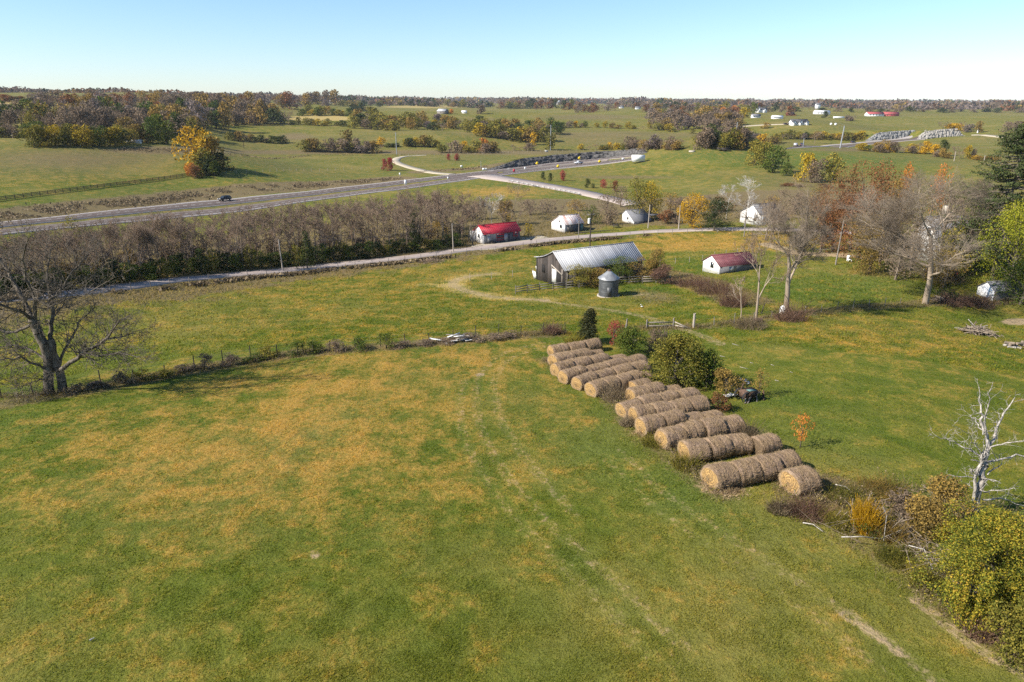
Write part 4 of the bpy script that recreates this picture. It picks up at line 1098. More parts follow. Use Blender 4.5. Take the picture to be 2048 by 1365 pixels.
THK = ['right of the white-limbed tree', 'straight behind the rust-striped one', 'right of the rust-striped one', 'left of the lean-to', 'right of the lean-to', 'left behind the golden tree', 'above the dark evergreen', 'above the white-limbed pair', 'above the white lane house', 'right of the white house', 'left of the rust oaks', 'deep behind the rust oaks', 'above the red-roofed building', 'left of the red roof', 'right of the red-roofed building', 'low beside the golden tree', 'low, between two sheds', 'low, touching the golden tree']
for k, (x, b, t, w, lf) in enumerate([(1095, 425, 398, 50, 'brown'), (1150, 422, 398, 40, 'tawny'), (1215, 430, 385, 44, 'brown'), (1240, 415, 372, 40, 'brown'), (1340, 420, 385, 44, 'tawny'), (1365, 425, 395, 40, 'brown'), (1440, 425, 392, 50, 'rust'), (1500, 425, 396, 50, 'brown'), (1545, 430, 392, 50, 'tawny'), (1590, 430, 385, 50, 'brown'), (1630, 425, 372, 60, 'tawny'), (1700, 440, 380, 60, 'brown'), (1010, 425, 400, 50, 'tawny'), (950, 440, 402, 40, 'brown'), (1060, 430, 400, 50, 'brown'), (1330, 448, 420, 40, 'rust'), (1220, 450, 420, 36, 'brown'), (1350, 448, 425, 30, 'brown')]):
    big(x, b, t, w, 'round', lf, 1500, 0.3, 110 + k % 6, 'thicket_tree', '%s tree in the lane-side sheds thicket, %s' % (COLOUR_WORD[lf], THK[k]), 'tree', group='brown trees behind the lane-side sheds', lobes=14, barkc='grey')

# ---- the big dark tree at the left and the dead white tree at the right
def handmade(px, base, segs_px, name, label, mat, twigs, rbase, seed, levels, depth=0.25, twig_len=0.16, tmat=None, fine=0.012, kids=(2, 3)):
    """main limbs traced as polylines (photo px) given a real spread in depth, then grown on"""
    p = P(px, base); s = 1 / scale_at(p)
    rng = np.random.default_rng(seed)
    t = thing(name, label, 'tree', p)
    A, B, RA, RB, tips = [], [], [], [], []
    for pts, r0, r1, dy0, dy1 in segs_px:
        n = len(pts)
        W = []
        for i, (x, y) in enumerate(pts):
            f = i / (n - 1); dep = dy0 + (dy1 - dy0) * f
            yy = p[1] + dep
            k = (CY - y) / F_PX
            z = z_at(yy, y); v = z - CAM_Z; zc = yy * CP - v * SP
            W.append(np.array([(x - CX) / F_PX * zc, yy, z]) - p)
        fine_pts = []
        for i in range(n - 1):
            for q in range(3):
                fine_pts.append(W[i] + (W[i + 1] - W[i]) * q / 3 + (rng.normal(size=3) * 0.05 if (q or i) else 0))
        fine_pts.append(W[-1])
        m = len(fine_pts)
        for i in range(m - 1):
            f0, f1 = i / (m - 1), (i + 1) / (m - 1)
            a, b = r0 + (r1 - r0) * f0, r0 + (r1 - r0) * f1
            A.append(fine_pts[i]); B.append(fine_pts[i + 1] + (fine_pts[i + 1] - fine_pts[i]) * 0.04); RA.append(a); RB.append(b)
            if f1 > (0.22 if r0 < 0.28 else 1.1) and twigs: tips.append((fine_pts[i + 1], (fine_pts[i + 1] - fine_pts[i]), b, f1))
    v, q = prisms(A, B, RA, RB, 8)
    link('trunk', mesh_from('trunk', v, q, [mat], smooth_=True), t)
    S = []
    def grow(p0, d, L, r, lv):
        d = d / (np.linalg.norm(d) + 1e-9); pp = p0
        for i in range(3):
            d = d + rng.normal(size=3) * 0.25 + np.array([0, 0, 0.05]); d /= np.linalg.norm(d)
            q_ = pp + d * L / 3
            S.append((pp, q_, r * (1 - i / 4), r * (1 - (i + 1) / 4)))
            if lv < levels:
                for _ in range(int(rng.integers(kids[0], kids[1] + 1)) - (i == 0)):
                    e = rng.normal(size=3) * 0.75 + d * 0.9
                    grow(pp + (q_ - pp) * rng.uniform(0.3, 1), e, L * rng.uniform(0.5, 0.72), r * 0.55, lv + 1)
            pp = q_
    for c, d, r, f in tips:
        for _ in range(twigs):
            e = d / np.linalg.norm(d) * 0.8 + rng.normal(size=3) * 0.8
            grow(c, e, twig_len * (1.15 - 0.4 * f) * rng.uniform(0.6, 1.2), max(r * 0.45, fine), 0)
    if S:
        a = [np.array([s_[k] for s_ in S]) for k in range(4)]
        v, q = prisms(a[0], a[1], np.maximum(a[2], fine), np.maximum(a[3], fine * 0.7), 3)
        link('crown', mesh_from('crown', v, q, [tmat or mat]), t)
    return t
handmade(1950, 1030, [
    ([(1948, 1032), (1953, 1000), (1960, 960), (1968, 930), (1974, 905)], 0.216, 0.133, 0, 0.1),
    ([(1945, 1010), (1950, 960), (1960, 925), (1966, 905)], 0.096, 0.063, -.15, -0.1),
    ([(1974, 905), (1973, 870), (1965, 840), (1962, 815), (1958, 775)], 0.120, 0.021, 0.1, .8),
    ([(1972, 870), (1971, 835), (1978, 800), (1986, 765)], 0.056, 0.014, 0.1, -.9),
    ([(1974, 905), (1985, 880), (1997, 850), (2010, 825), (2030, 795)], 0.104, 0.021, 0.1, 1.0),
    ([(1974, 925), (2000, 920), (2030, 912), (2070, 906)], 0.068, 0.028, 0, .6),
    ([(1978, 900), (2000, 890), (2030, 883), (2060, 880)], 0.048, 0.014, 0, -1.0),
    ([(1966, 920), (1945, 900), (1915, 888), (1890, 880), (1868, 869)], 0.052, 0.010, 0, .5),
    ([(1968, 915), (1950, 890), (1935, 868), (1905, 852)], 0.028, 0.007, 0, -1.0),
    ([(1966, 870), (1955, 850), (1945, 835), (1938, 830)], 0.040, 0.010, 0, 1.0),
    ([(1950, 958), (1930, 953), (1900, 954), (1875, 958)], 0.036, 0.008, 0, -0.8),
    ([(1967, 985), (1990, 980), (2026, 977)], 0.040, 0.014, 0, -.6),
    ([(1965, 1000), (1995, 996), (2020, 1002), (2055, 1018)], 0.052, 0.021, 0, .7),
    ([(1975, 950), (1990, 938), (2004, 927)], 0.048, 0.017, 0, .3),
    ([(1960, 905), (1950, 885), (1951, 872)], 0.024, 0.007, 0, .6)],
    'dead_tree', 'bleached white dead tree with broken bare limbs at the right edge', BARK['dead'], 1, .3, 4, 1, twig_len=0.7, fine=0.008, kids=(1, 2))
handmade(110, 787, [
    ([(100, 790), (98, 740), (88, 690), (72, 655), (66, 640)], 0.439, 0.354, 0, 0),
    ([(124, 788), (120, 745), (108, 710), (100, 680)], 0.368, 0.312, .3, .2),
    ([(98, 700), (102, 660), (105, 625), (98, 595), (95, 550), (100, 500)], 0.211, 0.052, .4, 2.5),
    ([(66, 640), (48, 600), (22, 555), (0, 520), (-30, 480)], 0.228, 0.052, 0, 2.5),
    ([(66, 640), (40, 622), (5, 610), (-50, 590)], 0.176, 0.052, 0, -3),
    ([(62, 650), (30, 665), (-20, 660), (-90, 650)], 0.140, 0.052, 0, 1),
    ([(70, 640), (70, 600), (52, 560), (48, 520), (56, 480)], 0.176, 0.042, 0, -2.5),
    ([(98, 600), (120, 585), (140, 555), (165, 520), (178, 505)], 0.115, 0.031, 1, 3.5),
    ([(100, 615), (130, 600), (170, 590), (230, 555)], 0.088, 0.021, 1, -2),
    ([(122, 740), (150, 720), (170, 705), (200, 690), (225, 665), (240, 640)], 0.211, 0.052, 0, -2.5),
    ([(170, 705), (200, 712), (240, 706), (275, 715)], 0.088, 0.031, -1, -3),
    ([(185, 698), (215, 680), (250, 672), (285, 660)], 0.088, 0.031, -1, 2.5),
    ([(120, 730), (128, 700), (150, 665), (160, 640), (190, 615)], 0.140, 0.031, .5, 2.5),
    ([(95, 740), (70, 728), (40, 715), (0, 720), (-40, 735)], 0.123, 0.031, 0, -3),
    ([(92, 720), (60, 700), (30, 690), (-10, 700)], 0.105, 0.031, 0, 3),
    ([(98, 760), (80, 758), (55, 770), (35, 780)], 0.071, 0.021, 0, -2.5)],
    'bare_tree', 'huge dark double-trunked bare tree with low spreading limbs at the left edge', BARK['dark'], 3, .5, 8, 2, twig_len=2.1, tmat=BARK['dark'], fine=0.015, kids=(1, 2))

# ---- middle distance and far trees
FARP = {}
def far_tree(px, base, top, width, colr, label=None, cat='tree', name=None, group=None, seed=None, grow=1.0):
    p, h, w = at(px, base, top, width)
    seed = int(rw.integers(0, 4)) if seed is None else seed
    r = math.hypot(p[0], p[1])
    mid = r < 520
    if colr in ('mauve', 'brown') and R_.random() < (0.75 if colr == 'mauve' else 0.25):
        m = bare('upright' if seed % 2 else 'wide', 'mauve', 'mauve', 230 + seed)
        if mid: m2 = m
        return put_tree(m, p, h, max(w, h * 0.6) * 1.25, name or 'bare_tree', label, cat, group, parts=False)
    shape = 'bush' if h < w * 1.1 else 'round'
    m = leafy(shape, colr, 'dark', 1500 if mid else 750, 0.075 if mid else 0.105, 300 + seed, lobes=12, low=0.08, lsize=0.26, tt=0.35)
    return put_tree(m, p, h * (1 + .12 * grow - .12 * (grow == 1)), w * (1.08 if grow == 1 else 1.32), name or 'hedgerow_tree', label, cat, group, parts=False)
# single trees with a look of their own
for a in [
 (398, 338, 254, 66, 'gold', 'tallest golden tree at the end of the black board fence'), (428, 336, 272, 50, 'tawny', 'brownish tree leaning on the right of the tallest golden tree'),
 (412, 348, 298, 60, 'olive', 'olive bush under the tallest golden tree'), (440, 340, 305, 44, 'dark', 'dark green bush right of the golden tree'), (418, 350, 310, 40, 'dark', 'dark green bush under the golden tree'),
 (392, 356, 330, 28, 'rust', 'small rust-red bush at the end of the black board fence'), (380, 352, 326, 22, 'orange', 'small orange bush at the end of the black board fence'), (430, 352, 322, 30, 'green', 'small green bush at the right foot of the golden tree'),
 (768, 341, 317, 12, 'red', 'smaller left crimson maple beside the gravel drive bend'), (781, 342, 315, 17, 'red', 'larger right crimson maple beside the gravel drive bend'),
 (897, 321, 308, 9, 'red', 'smaller left crimson sapling inside the drive loop'), (914, 322, 308, 14, 'red', 'larger right crimson sapling inside the drive loop'),
 (1087, 361, 343, 10, 'dark', 'left small dark conifer on the slope right of the junction'), (1101, 363, 346, 10, 'dark', 'right small dark conifer on the slope right of the junction'),
 (1126, 362, 341, 14, 'red', 'round dark red maple on the slope right of the junction'), (1174, 376, 357, 11, 'dark', 'dark conifer left of the red tree above the sheds'), (1207, 376, 359, 14, 'red', 'red maple on the slope above the sheds, left one'),
 (1230, 384, 361, 16, 'rust', 'dull red maple on the slope above the sheds, right one'), (1186, 377, 367, 8, 'dark', 'smallest dark conifer on the slope above the sheds'),
 (1508, 330, 280, 40, 'olive', 'leftmost olive round tree on the brow of the right hill'), (1528, 338, 284, 42, 'olive', 'middle olive round tree on the brow of the right hill'), (1546, 346, 290, 42, 'green', 'dark green round tree at the right of the group on the right hill'),
 (1572, 352, 326, 28, 'green', 'small bright green tree in the fold below the right hill'), (1606, 364, 304, 42, 'yellow', 'yellow tree in the fold below the right hill'), (1630, 366, 318, 40, 'brown', 'brown tree between the yellow and yellow-green trees'), (1664, 366, 308, 46, 'olive', 'thin yellow-green tree right of the yellow tree'),
 (1724, 302, 286, 28, 'yellow', 'dense yellow-green tree at the near side of the far highway stretch'), (1736, 303, 290, 16, 'green', 'dark green bush at its right side by the far highway'),
 (1884, 312, 279, 20, 'dark', 'dark pointed cedar in the hollow at right'), (1100, 300, 266, 26, 'olive', 'olive tree at the right end of the middle hedgerow'), (1066, 290, 264, 16, 'gold', 'bright orange-gold tree at the right end of the middle hedgerow'),
 (961, 228, 210, 22, 'brown', 'lone brown tree on the far slope right of the white shed'), (902, 228, 218, 12, 'orange', 'orange tree beside the far grey barn'), (1650, 236, 222, 14, 'dark', 'dark tree behind the long far white barn'),
 (1578, 232, 212, 22, 'rust', 'rust tree beside the far dark red shed'), (1505, 230, 204, 18, 'green', 'tall green tree left of the far hilltop white house'), (1488, 236, 215, 22, 'yellow', 'yellow-topped tree near the far hilltop white house'),
 (1447, 232, 214, 18, 'orange', 'left orange-red tree on the far right ridge'), (1469, 228, 211, 18, 'orange', 'right orange-red tree on the far right ridge')]:
    far_tree(*a[:5], label=a[5])
ORDS = ['first', 'second', 'third', 'fourth', 'fifth', 'sixth', 'seventh', 'eighth', 'ninth', 'tenth', 'eleventh', 'twelfth', 'thirteenth', 'fourteenth', 'fifteenth', 'sixteenth', 'seventeenth', 'eighteenth', 'nineteenth', 'twentieth', 'twenty-first', 'twenty-second', 'twenty-third', 'twenty-fourth', 'twenty-fifth', 'twenty-sixth', 'twenty-seventh', 'twenty-eighth', 'twenty-ninth', 'thirtieth']
def run(pts, n, hgt, wid, cols, jit=2.0, label='', group='', rows=1, step=0.0, minh=0.55, name='hedgerow_tree'):
    pts = np.array(pts, float); seg = np.hypot(*(pts[1:] - pts[:-1]).T); c = np.concatenate([[0], np.cumsum(seg)])
    k_ = min([label.find(w_) for w_ in (' in the', ' in a', ' at the', ' right of', ' left of', ' below', ' above', ' behind', ' beside', ' by the', ' standing', ' filling', ' on the', ' under', ' before', ' across', ' round', ' hanging') if label.find(w_) > 0] or [0])
    place = ' '.join(label[k_:].split()[:9]).rstrip(',')
    for rr in range(rows):
        t = np.sort((np.arange(n) + rw.uniform(-0.35, 0.35, n) + 0.5) / n * c[-1])
        for i, q in enumerate(t):
            x, y = np.interp(q, c, pts[:, 0]), np.interp(q, c, pts[:, 1])
            y = y + rr * step + rw.uniform(-jit, jit)
            h = hgt * rw.uniform(minh, 1.1)
            cl = cols[int(rw.integers(0, len(cols)))]
            w = COLOUR_WORD[cl]
            lb = w + ' tree ' + place + ', ' + nth(i + 1) + ' from left' + ((', front' if rr == 0 else ', behind') if rows > 1 else '')
            far_tree(x, y, y - h, wid * rw.uniform(0.7, 1.25), cl, lb, 'tree', name, group, grow=1.01)
G = 'autumn trees in '
run([(60, 291), (240, 293)], 12, 36, 34, ['yellow', 'olive', 'olive', 'green'], 2, 'yellow-olive bush in the clump at the top edge of the left field', G + 'the left field clump')
run([(230, 288), (300, 285)], 6, 34, 30, ['olive', 'green', 'dark', 'tawny'], 2, 'green or brown tree right of the yellow-olive clump', G + 'the left wood edge')
run([(300, 288), (385, 286)], 7, 52, 34, ['green', 'green', 'olive', 'brown'], 3, 'tall green tree at the wood edge left of the golden tree', G + 'the left wood edge, green part')
run([(-20, 276), (80, 276)], 7, 30, 30, ['yellow', 'olive', 'brown', 'green'], 3, 'mixed tree at the far left end of the left field', G + 'the far left wood edge')
for row, (y, hh, n) in enumerate([(270, 54, 20), (257, 48, 25), (245, 42, 29), (233, 36, 32), (221, 31, 35), (210, 26, 37)]):
    x1 = [400, 460, 500, 560, 620, 680][row]
    run([(-30 + (110 if row > 2 else 0) * (row < 6), y), (x1, y + (3 if row < 4 else 0))], n, hh, 34 - row * 2.5, ['mauve', 'brown', 'mauve', 'brown', 'tawny', 'olive' if row < 3 else 'brown', 'rust' if row > 2 else 'green', 'tawny' if row > 3 else 'brown'], 3,
        'tree in the left hillside wood, %s row' % ['lowest', 'second lowest', 'third', 'fourth', 'fifth', 'highest'][row], 'hillside wood trees, %s row' % ['lowest', 'second lowest', 'third', 'fourth', 'fifth', 'highest'][row], minh=0.7, name='woodland_tree')
run([(0, 224), (100, 226)], 6, 14, 20, ['mauve', 'brown'], 2, 'bare tree below the pale stubble field at far left', 'bare trees below the stubble field')
run([(462, 251), (580, 249)], 9, 30, 24, ['olive', 'yellow', 'tawny', 'dark', 'brown'], 2, 'olive autumn tree in the hedgerow left of the stubble strip', G + 'the hedgerow left of the stubble strip')
run([(470, 236), (560, 236)], 7, 26, 24, ['yellow', 'olive', 'tawny', 'brown'], 3, 'yellowish tree behind the hedgerow left of the stubble strip', G + 'the rear hedgerow left of the stubble strip')
run([(582, 250), (690, 253)], 9, 13, 15, ['yellow', 'gold', 'olive', 'dark', 'tawny'], 1, 'small yellow bush in the hedge under the stubble strip', G + 'the hedge under the stubble strip')
run([(600, 231), (700, 230)], 10, 16, 16, ['olive', 'yellow', 'green', 'tawny'], 2, 'small tree in the hedge above the stubble strip', G + 'the hedge above the stubble strip')
run([(700, 222), (740, 224)], 5, 14, 18, ['green', 'dark', 'tawny'], 2, 'dark tree on the slope below the green crop strip', 'trees below the green crop strip')
run([(705, 255), (805, 260)], 9, 30, 26, ['tawny', 'olive', 'brown', 'olive', 'dark'], 3, 'brown-olive tree in the thick clump right of the stubble strip', G + 'the thick clump right of the stubble strip', rows=2, step=-8)
run([(805, 256), (905, 260)], 9, 24, 22, ['olive', 'yellow', 'tawny', 'dark', 'mauve'], 3, 'olive or yellow tree in the hedgerow below the far grey barn', G + 'the hedgerow below the far grey barn', rows=2, step=-6)
run([(905, 260), (1000, 268)], 9, 22, 22, ['yellow', 'olive', 'tawny', 'brown'], 3, 'yellowish tree in the middle of the long descending hedgerow', G + 'the middle of the descending hedgerow')
run([(945, 268), (1090, 287)], 14, 26, 24, ['olive', 'yellow', 'tawny', 'olive', 'dark', 'brown'], 3, 'olive tree in the lower end of the long descending hedgerow', G + 'the lower descending hedgerow', rows=2, step=-9)
run([(1050, 262), (1120, 268)], 5, 24, 22, ['olive', 'green', 'tawny'], 3, 'olive tree at the top of the lower hedgerow end', 'trees behind the lower hedgerow end')
run([(450, 279), (575, 288)], 11, 13, 16, ['olive', 'dark', 'tawny', 'green', 'brown'], 1, 'low bush in the hedge line right of the golden tree', 'bushes of the hedge line right of the golden tree')
far_tree(478, 282, 262, 26, 'tawny', 'tawny tree standing out of the hedge line right of the golden tree')
run([(605, 303), (760, 306)], 14, 26, 26, ['brown', 'tawny', 'mauve', 'olive', 'brown'], 2, 'brown tree in the thicket left of the tall highway pole', 'brown trees in the thicket left of the highway pole')
far_tree(694, 298, 259, 28, 'tawny', 'orange-brown topped tree standing out of the thicket left of the highway pole'); far_tree(762, 292, 274, 20, 'gold', 'gold bush right of the thicket near the highway pole'); far_tree(708, 304, 288, 20, 'yellow', 'yellow bush at the foot of the thicket')
run([(770, 294), (800, 294)], 3, 10, 14, ['dark', 'green'], 1, 'dark bush beside the tall left highway pole', 'dark bushes beside the left highway pole')
run([(803, 292), (880, 296)], 6, 20, 20, ['yellow', 'olive', 'dark', 'tawny'], 1, 'yellow-olive bush right of the left highway pole', 'bushes right of the left highway pole')
run([(880, 306), (1000, 306)], 9, 22, 24, ['tawny', 'olive', 'brown', 'tawny'], 2, 'orange-brown bush above the crimson saplings', 'bushes above the crimson saplings')
far_tree(965, 303, 276, 26, 'orange', 'orange topped bush above the drive loop'); far_tree(928, 296, 282, 18, 'gold', 'gold bush above the drive loop')
run([(1020, 302), (1075, 302)], 6, 13, 16, ['brown', 'rust', 'mauve', 'olive'], 1, 'low brown bush left of the right highway pole', 'low bushes left of the right highway pole')
run([(1100, 257), (1180, 256)], 7, 13, 15, ['olive', 'green', 'gold', 'brown'], 1, 'small tree in the thin hedge across the middle hills, left part', 'thin hedge trees across the middle hills, left part')
run([(1185, 256), (1310, 259)], 8, 11, 14, ['tawny', 'brown', 'olive', 'yellow'], 1, 'small tree in the thin hedge across the middle hills, right part', 'thin hedge trees across the middle hills, right part')
far_tree(1121, 267, 252, 16, 'dark', 'dark bush standing alone above the rock cut'); far_tree(1340, 264, 247, 24, 'yellow', 'round yellow-green tree before the bare wood'); far_tree(1316, 261, 246, 28, 'olive', 'round olive tree at the left foot of the bare wood'); far_tree(1384, 268, 257, 15, 'olive', 'small olive bush right of the round yellow-green tree')
run([(1160, 300), (1210, 300)], 4, 14, 18, ['mauve', 'brown', 'yellow'], 1, 'bare bush above the rock cut, left', 'bare bushes above the rock cut')
run([(1200, 299), (1260, 300)], 7, 14, 15, ['yellow', 'gold', 'green', 'olive'], 1, 'yellow bush in the row above the rock cut', 'yellow bushes above the rock cut')
run([(1255, 301), (1365, 299)], 12, 24, 22, ['brown', 'mauve', 'tawny', 'brown'], 2, 'brown tree in the row above the right end of the rock cut', 'brown trees above the right end of the rock cut')
run([(1300, 258), (1480, 262)], 18, 26, 24, ['mauve', 'brown', 'mauve', 'brown', 'tawny'], 3, 'bare tree in the wood in the centre right of the hills', 'bare trees of the centre-right wood, lower rows', rows=2, step=-10, minh=0.7, name='woodland_tree')
run([(1290, 236), (1480, 238)], 16, 20, 20, ['brown', 'mauve', 'tawny', 'rust', 'olive'], 3, 'tree in the upper part of the centre-right wood', 'trees of the centre-right wood, upper rows', rows=2, step=-9, name='woodland_tree')
run([(1400, 296), (1500, 298)], 10, 36, 30, ['olive', 'tawny', 'brown', 'olive', 'dark'], 3, 'olive-brown tree behind the brow of the right hill', 'trees behind the brow of the right hill', rows=2, step=-8)
run([(1490, 284), (1570, 288)], 8, 20, 20, ['tawny', 'gold', 'brown', 'olive', 'mauve'], 2, 'orange-brown tree right of the brow trees', 'orange-brown trees right of the brow')
run([(1560, 280), (1730, 279)], 17, 16, 18, ['olive', 'yellow', 'dark', 'tawny', 'mauve'], 2, 'yellow or dark bush in the hedge behind the far highway stretch', 'hedge bushes behind the far highway stretch')
far_tree(1630, 288, 262, 26, 'brown', 'bare brown tree hanging over the far highway stretch'); far_tree(1530, 257, 245, 20, 'tawny', 'orange bush below the far house drive')
run([(1750, 303), (1870, 309)], 16, 21, 20, ['tawny', 'gold', 'mauve', 'yellow', 'brown'], 2, 'orange-yellow or bare bush in the row below the grey rock cutting', 'bushes of the row below the grey rock cutting')
run([(1870, 314), (1900, 318)], 4, 18, 18, ['tawny', 'brown'], 1, 'brown bush round the dark pointed cedar', 'bushes round the pointed cedar')
run([(1905, 318), (1945, 318)], 5, 24, 18, ['yellow', 'mauve', 'brown'], 1, 'bare or yellow tree right of the dark pointed cedar', 'trees right of the pointed cedar')
run([(1945, 320), (2000, 323)], 5, 10, 16, ['gold', 'orange', 'tawny'], 1, 'low orange bush left of the pine top', 'low orange bushes left of the pine top')
run([(1880, 262), (1960, 265)], 8, 20, 18, ['tawny', 'mauve', 'brown', 'gold'], 2, 'tree in the clump above the grey rock cutting', 'trees above the grey rock cutting')
run([(2008, 262), (2048, 262)], 5, 20, 16, ['brown', 'mauve', 'rust'], 3, 'brown tree at the far right edge of the far fields', 'brown trees at the right edge of the far fields')
run([(1690, 242), (1715, 242)], 3, 11, 12, ['brown'], 1, 'small brown tree below the far red-roofed stable', 'brown trees below the far red-roofed stable')
run([(1480, 290), (1520, 292)], 3, 16, 20, ['dark', 'green'], 1, 'dark bush behind the brow trees', 'dark bushes behind the brow')
run([(1560, 372), (1700, 378)], 6, 8, 24, ['rust', 'brown'], 1, 'low reddish scrub in the fold behind the farmhouse trees', 'reddish scrub behind the farmhouse trees')
run([(-20, 206), (420, 206)], 26, 15, 24, ['brown', 'mauve', 'tawny', 'rust', 'dark'], 2, 'tree on the left ridge skyline, front row', 'skyline trees of the left ridge, front', name='skyline_tree')
run([(80, 198), (640, 205)], 28, 12, 20, ['brown', 'mauve', 'brown', 'dark', 'rust'], 2, 'tree on the left ridge skyline, rear row', 'skyline trees of the left ridge, rear', name='skyline_tree')
# the skyline woods: rows one can still count, then the far-off mass
for (x0, y0, x1, y1, n, h, w, cols, nm) in [
 (640, 213, 880, 213, 20, 13, 14, ['brown', 'mauve', 'dark', 'olive'], 'left of the middle'), (860, 214, 1010, 214, 14, 15, 15, ['tawny', 'olive', 'brown', 'mauve'], 'in the middle'),
 (1000, 217, 1160, 219, 18, 18, 15, ['rust', 'olive', 'brown', 'rust', 'dark'], 'right of the middle'), (1150, 226, 1235, 222, 11, 18, 15, ['rust', 'mauve', 'brown'], 'by the far red-brown copse'),
 (1230, 216, 1400, 220, 18, 13, 14, ['rust', 'brown', 'dark', 'mauve'], 'above the centre-right wood'), (1400, 222, 1620, 224, 20, 14, 15, ['brown', 'rust', 'dark', 'mauve', 'olive'], 'behind the far white houses'),
 (1620, 224, 2060, 226, 30, 9, 14, ['mauve', 'brown', 'brown', 'dark'], 'at the right')]:
    run([(x0, y0), (x1, y1)], n, h, w, cols, 1.5, 'far tree on the skyline ' + nm, 'skyline trees ' + nm, name='skyline_tree')
def far_wood():
    rng = np.random.default_rng(91)
    pts, sz = [], []
    for r, hh, cnt in [(1900, 13, 380), (2400, 17, 600), (3100, 21, 800), (4200, 27, 1000), (5600, 34, 1100)]:
        az = rng.uniform(-0.72, 0.72, cnt)
        keep = fbm(az * 9 + r, np.full(cnt, r * 0.01), 2, 4) > (0.45 if r < 3000 else 0.33)
        keep &= ~((r < 3000) & (az > 0.02) & (az < 0.33) & (rng.uniform(size=cnt) < 0.4))
        for a in az[keep]:
            rr = r * rng.uniform(0.92, 1.1); x, y = rr * math.sin(a), rr * math.cos(a)
            pts.append((x, y, gz(x, y))); sz.append(hh * rng.uniform(0.7, 1.4))
    pts, sz = np.array(pts), np.array(sz)
    k = 70
    d = rng.normal(size=(len(pts), k, 3)); d /= np.linalg.norm(d, axis=2, keepdims=True)
    c = pts[:, None] + d * (sz[:, None, None] * np.array([1.6, 1.6, 0.5])) * rng.uniform(0.5, 1, (len(pts), k, 1)) + np.array([0, 0, 1]) * sz[:, None, None] * 0.45
    c = c.reshape(-1, 3)
    V, Q = leaf_cards(rng, c, 1.0, None); V = (V.reshape(-1, 4, 3) - c[:, None]) * np.repeat(sz, k)[:, None, None] * 0.42 + c[:, None]
    me = mesh_from('distant_woods', V.reshape(-1, 3), Q, [LEAF['mauve'], LEAF['brown'], LEAF['tawny'], LEAF['dark'], LEAF['rust']], np.repeat(rng.choice([0, 1, 0, 1, 2, 3, 4], len(pts)), k))
    tag(link('distant_woods', me), 'distant mixed brown woods along the horizon', 'woods', kind='stuff')
far_wood()

def bank_weeds():
    rng = np.random.default_rng(4)
    cs, n = [], 0
    for pts, w, cnt in [([(-200, 478), (0, 432), (200, 412), (420, 388), (560, 375), (700, 366), (790, 358)], 7, 9000), ([(840, 345), (930, 339), (1000, 334)], 4, 700),
                        ([(-60, 618), (200, 592), (480, 560), (700, 538), (930, 512), (1100, 489), (1300, 471)], 1.0, 5000), ([(230, 300), (330, 302), (400, 302)], 6, 900), ([(450, 312), (620, 309), (900, 309)], 4, 1200)]:
        L = PL(pts, 60); t = rng.uniform(0, 59, cnt); i = np.arange(60)
        x, y = np.interp(t, i, L[:, 0]), np.interp(t, i, L[:, 1])
        x = x + rng.normal(size=cnt) * w * .5; y = y + rng.normal(size=cnt) * w * .5
        k = fbm(x / 6, y / 6, 2, 3) > .42; x, y = x[k], y[k]
        z = ground(x, y) + .15 + rng.uniform(0, .35, len(x)); cs.append(np.stack([x, y, z], 1))
    c = np.concatenate(cs); V, Q = leaf_cards(rng, c, .8, None, .5, up=0)
    tag(link('bank_weeds', mesh_from('bank_weeds', V, Q, [LEAF['weeds']])), 'rough brown weeds along the road banks and verges', 'weeds', kind='stuff')
    # the rough strip at the lower right, round the brush line
    cs = []
    for pts, w, cnt in [([(1600, 985), (1700, 1035), (1800, 1110), (1900, 1190), (2048, 1290)], 1.5, 5200), ([(1700, 990), (1850, 1010), (1980, 1030)], 2.0, 3200), ([(1440, 985), (1400, 950), (1300, 880), (1230, 800), (1150, 750), (1095, 720)], .8, 3600),
                        ([(-100, 805), (110, 790), (400, 738), (600, 706), (820, 690), (1060, 670), (1140, 668)], .8, 6000), ([(1240, 660), (1310, 655), (1387, 656), (1480, 645), (1570, 632), (1700, 618), (1850, 607), (2048, 600)], .9, 5200)]:
        L = PL(pts, 60); t = rng.uniform(0, 59, cnt); i = np.arange(60)
        x, y = np.interp(t, i, L[:, 0]), np.interp(t, i, L[:, 1])
        x = x + rng.normal(size=cnt) * w * .6; y = y + rng.normal(size=cnt) * w * .6
        k = fbm(x / 2.5, y / 2.5, 2, 13) > .45; x, y = x[k], y[k]
        cs.append(np.stack([x, y, ground(x, y)], 1))
    c = np.concatenate(cs); n = len(c); h = rng.uniform(.15, .6, n)
    B = c + np.stack([rng.normal(size=n) * .35 * h, rng.normal(size=n) * .35 * h, h], 1)
    v, q = prisms(c - [0, 0, .05], B, .010, .006, 3); V, Q = leaf_cards(rng, c + (B - c) * rng.uniform(.3, 1, (n, 1)), .11, None)
    me = mesh_from('rough_weeds', np.concatenate([v, V]), [q, Q + len(v)], [LEAF['weeds'], LEAF['olive']], np.concatenate([np.zeros(len(q)), (rng.uniform(size=n) < .55)]))
    tag(link('rough_weeds', me), 'rough dry and green weeds along the fence lines, hay rows and brush strip', 'weeds', kind='stuff')
bank_weeds()
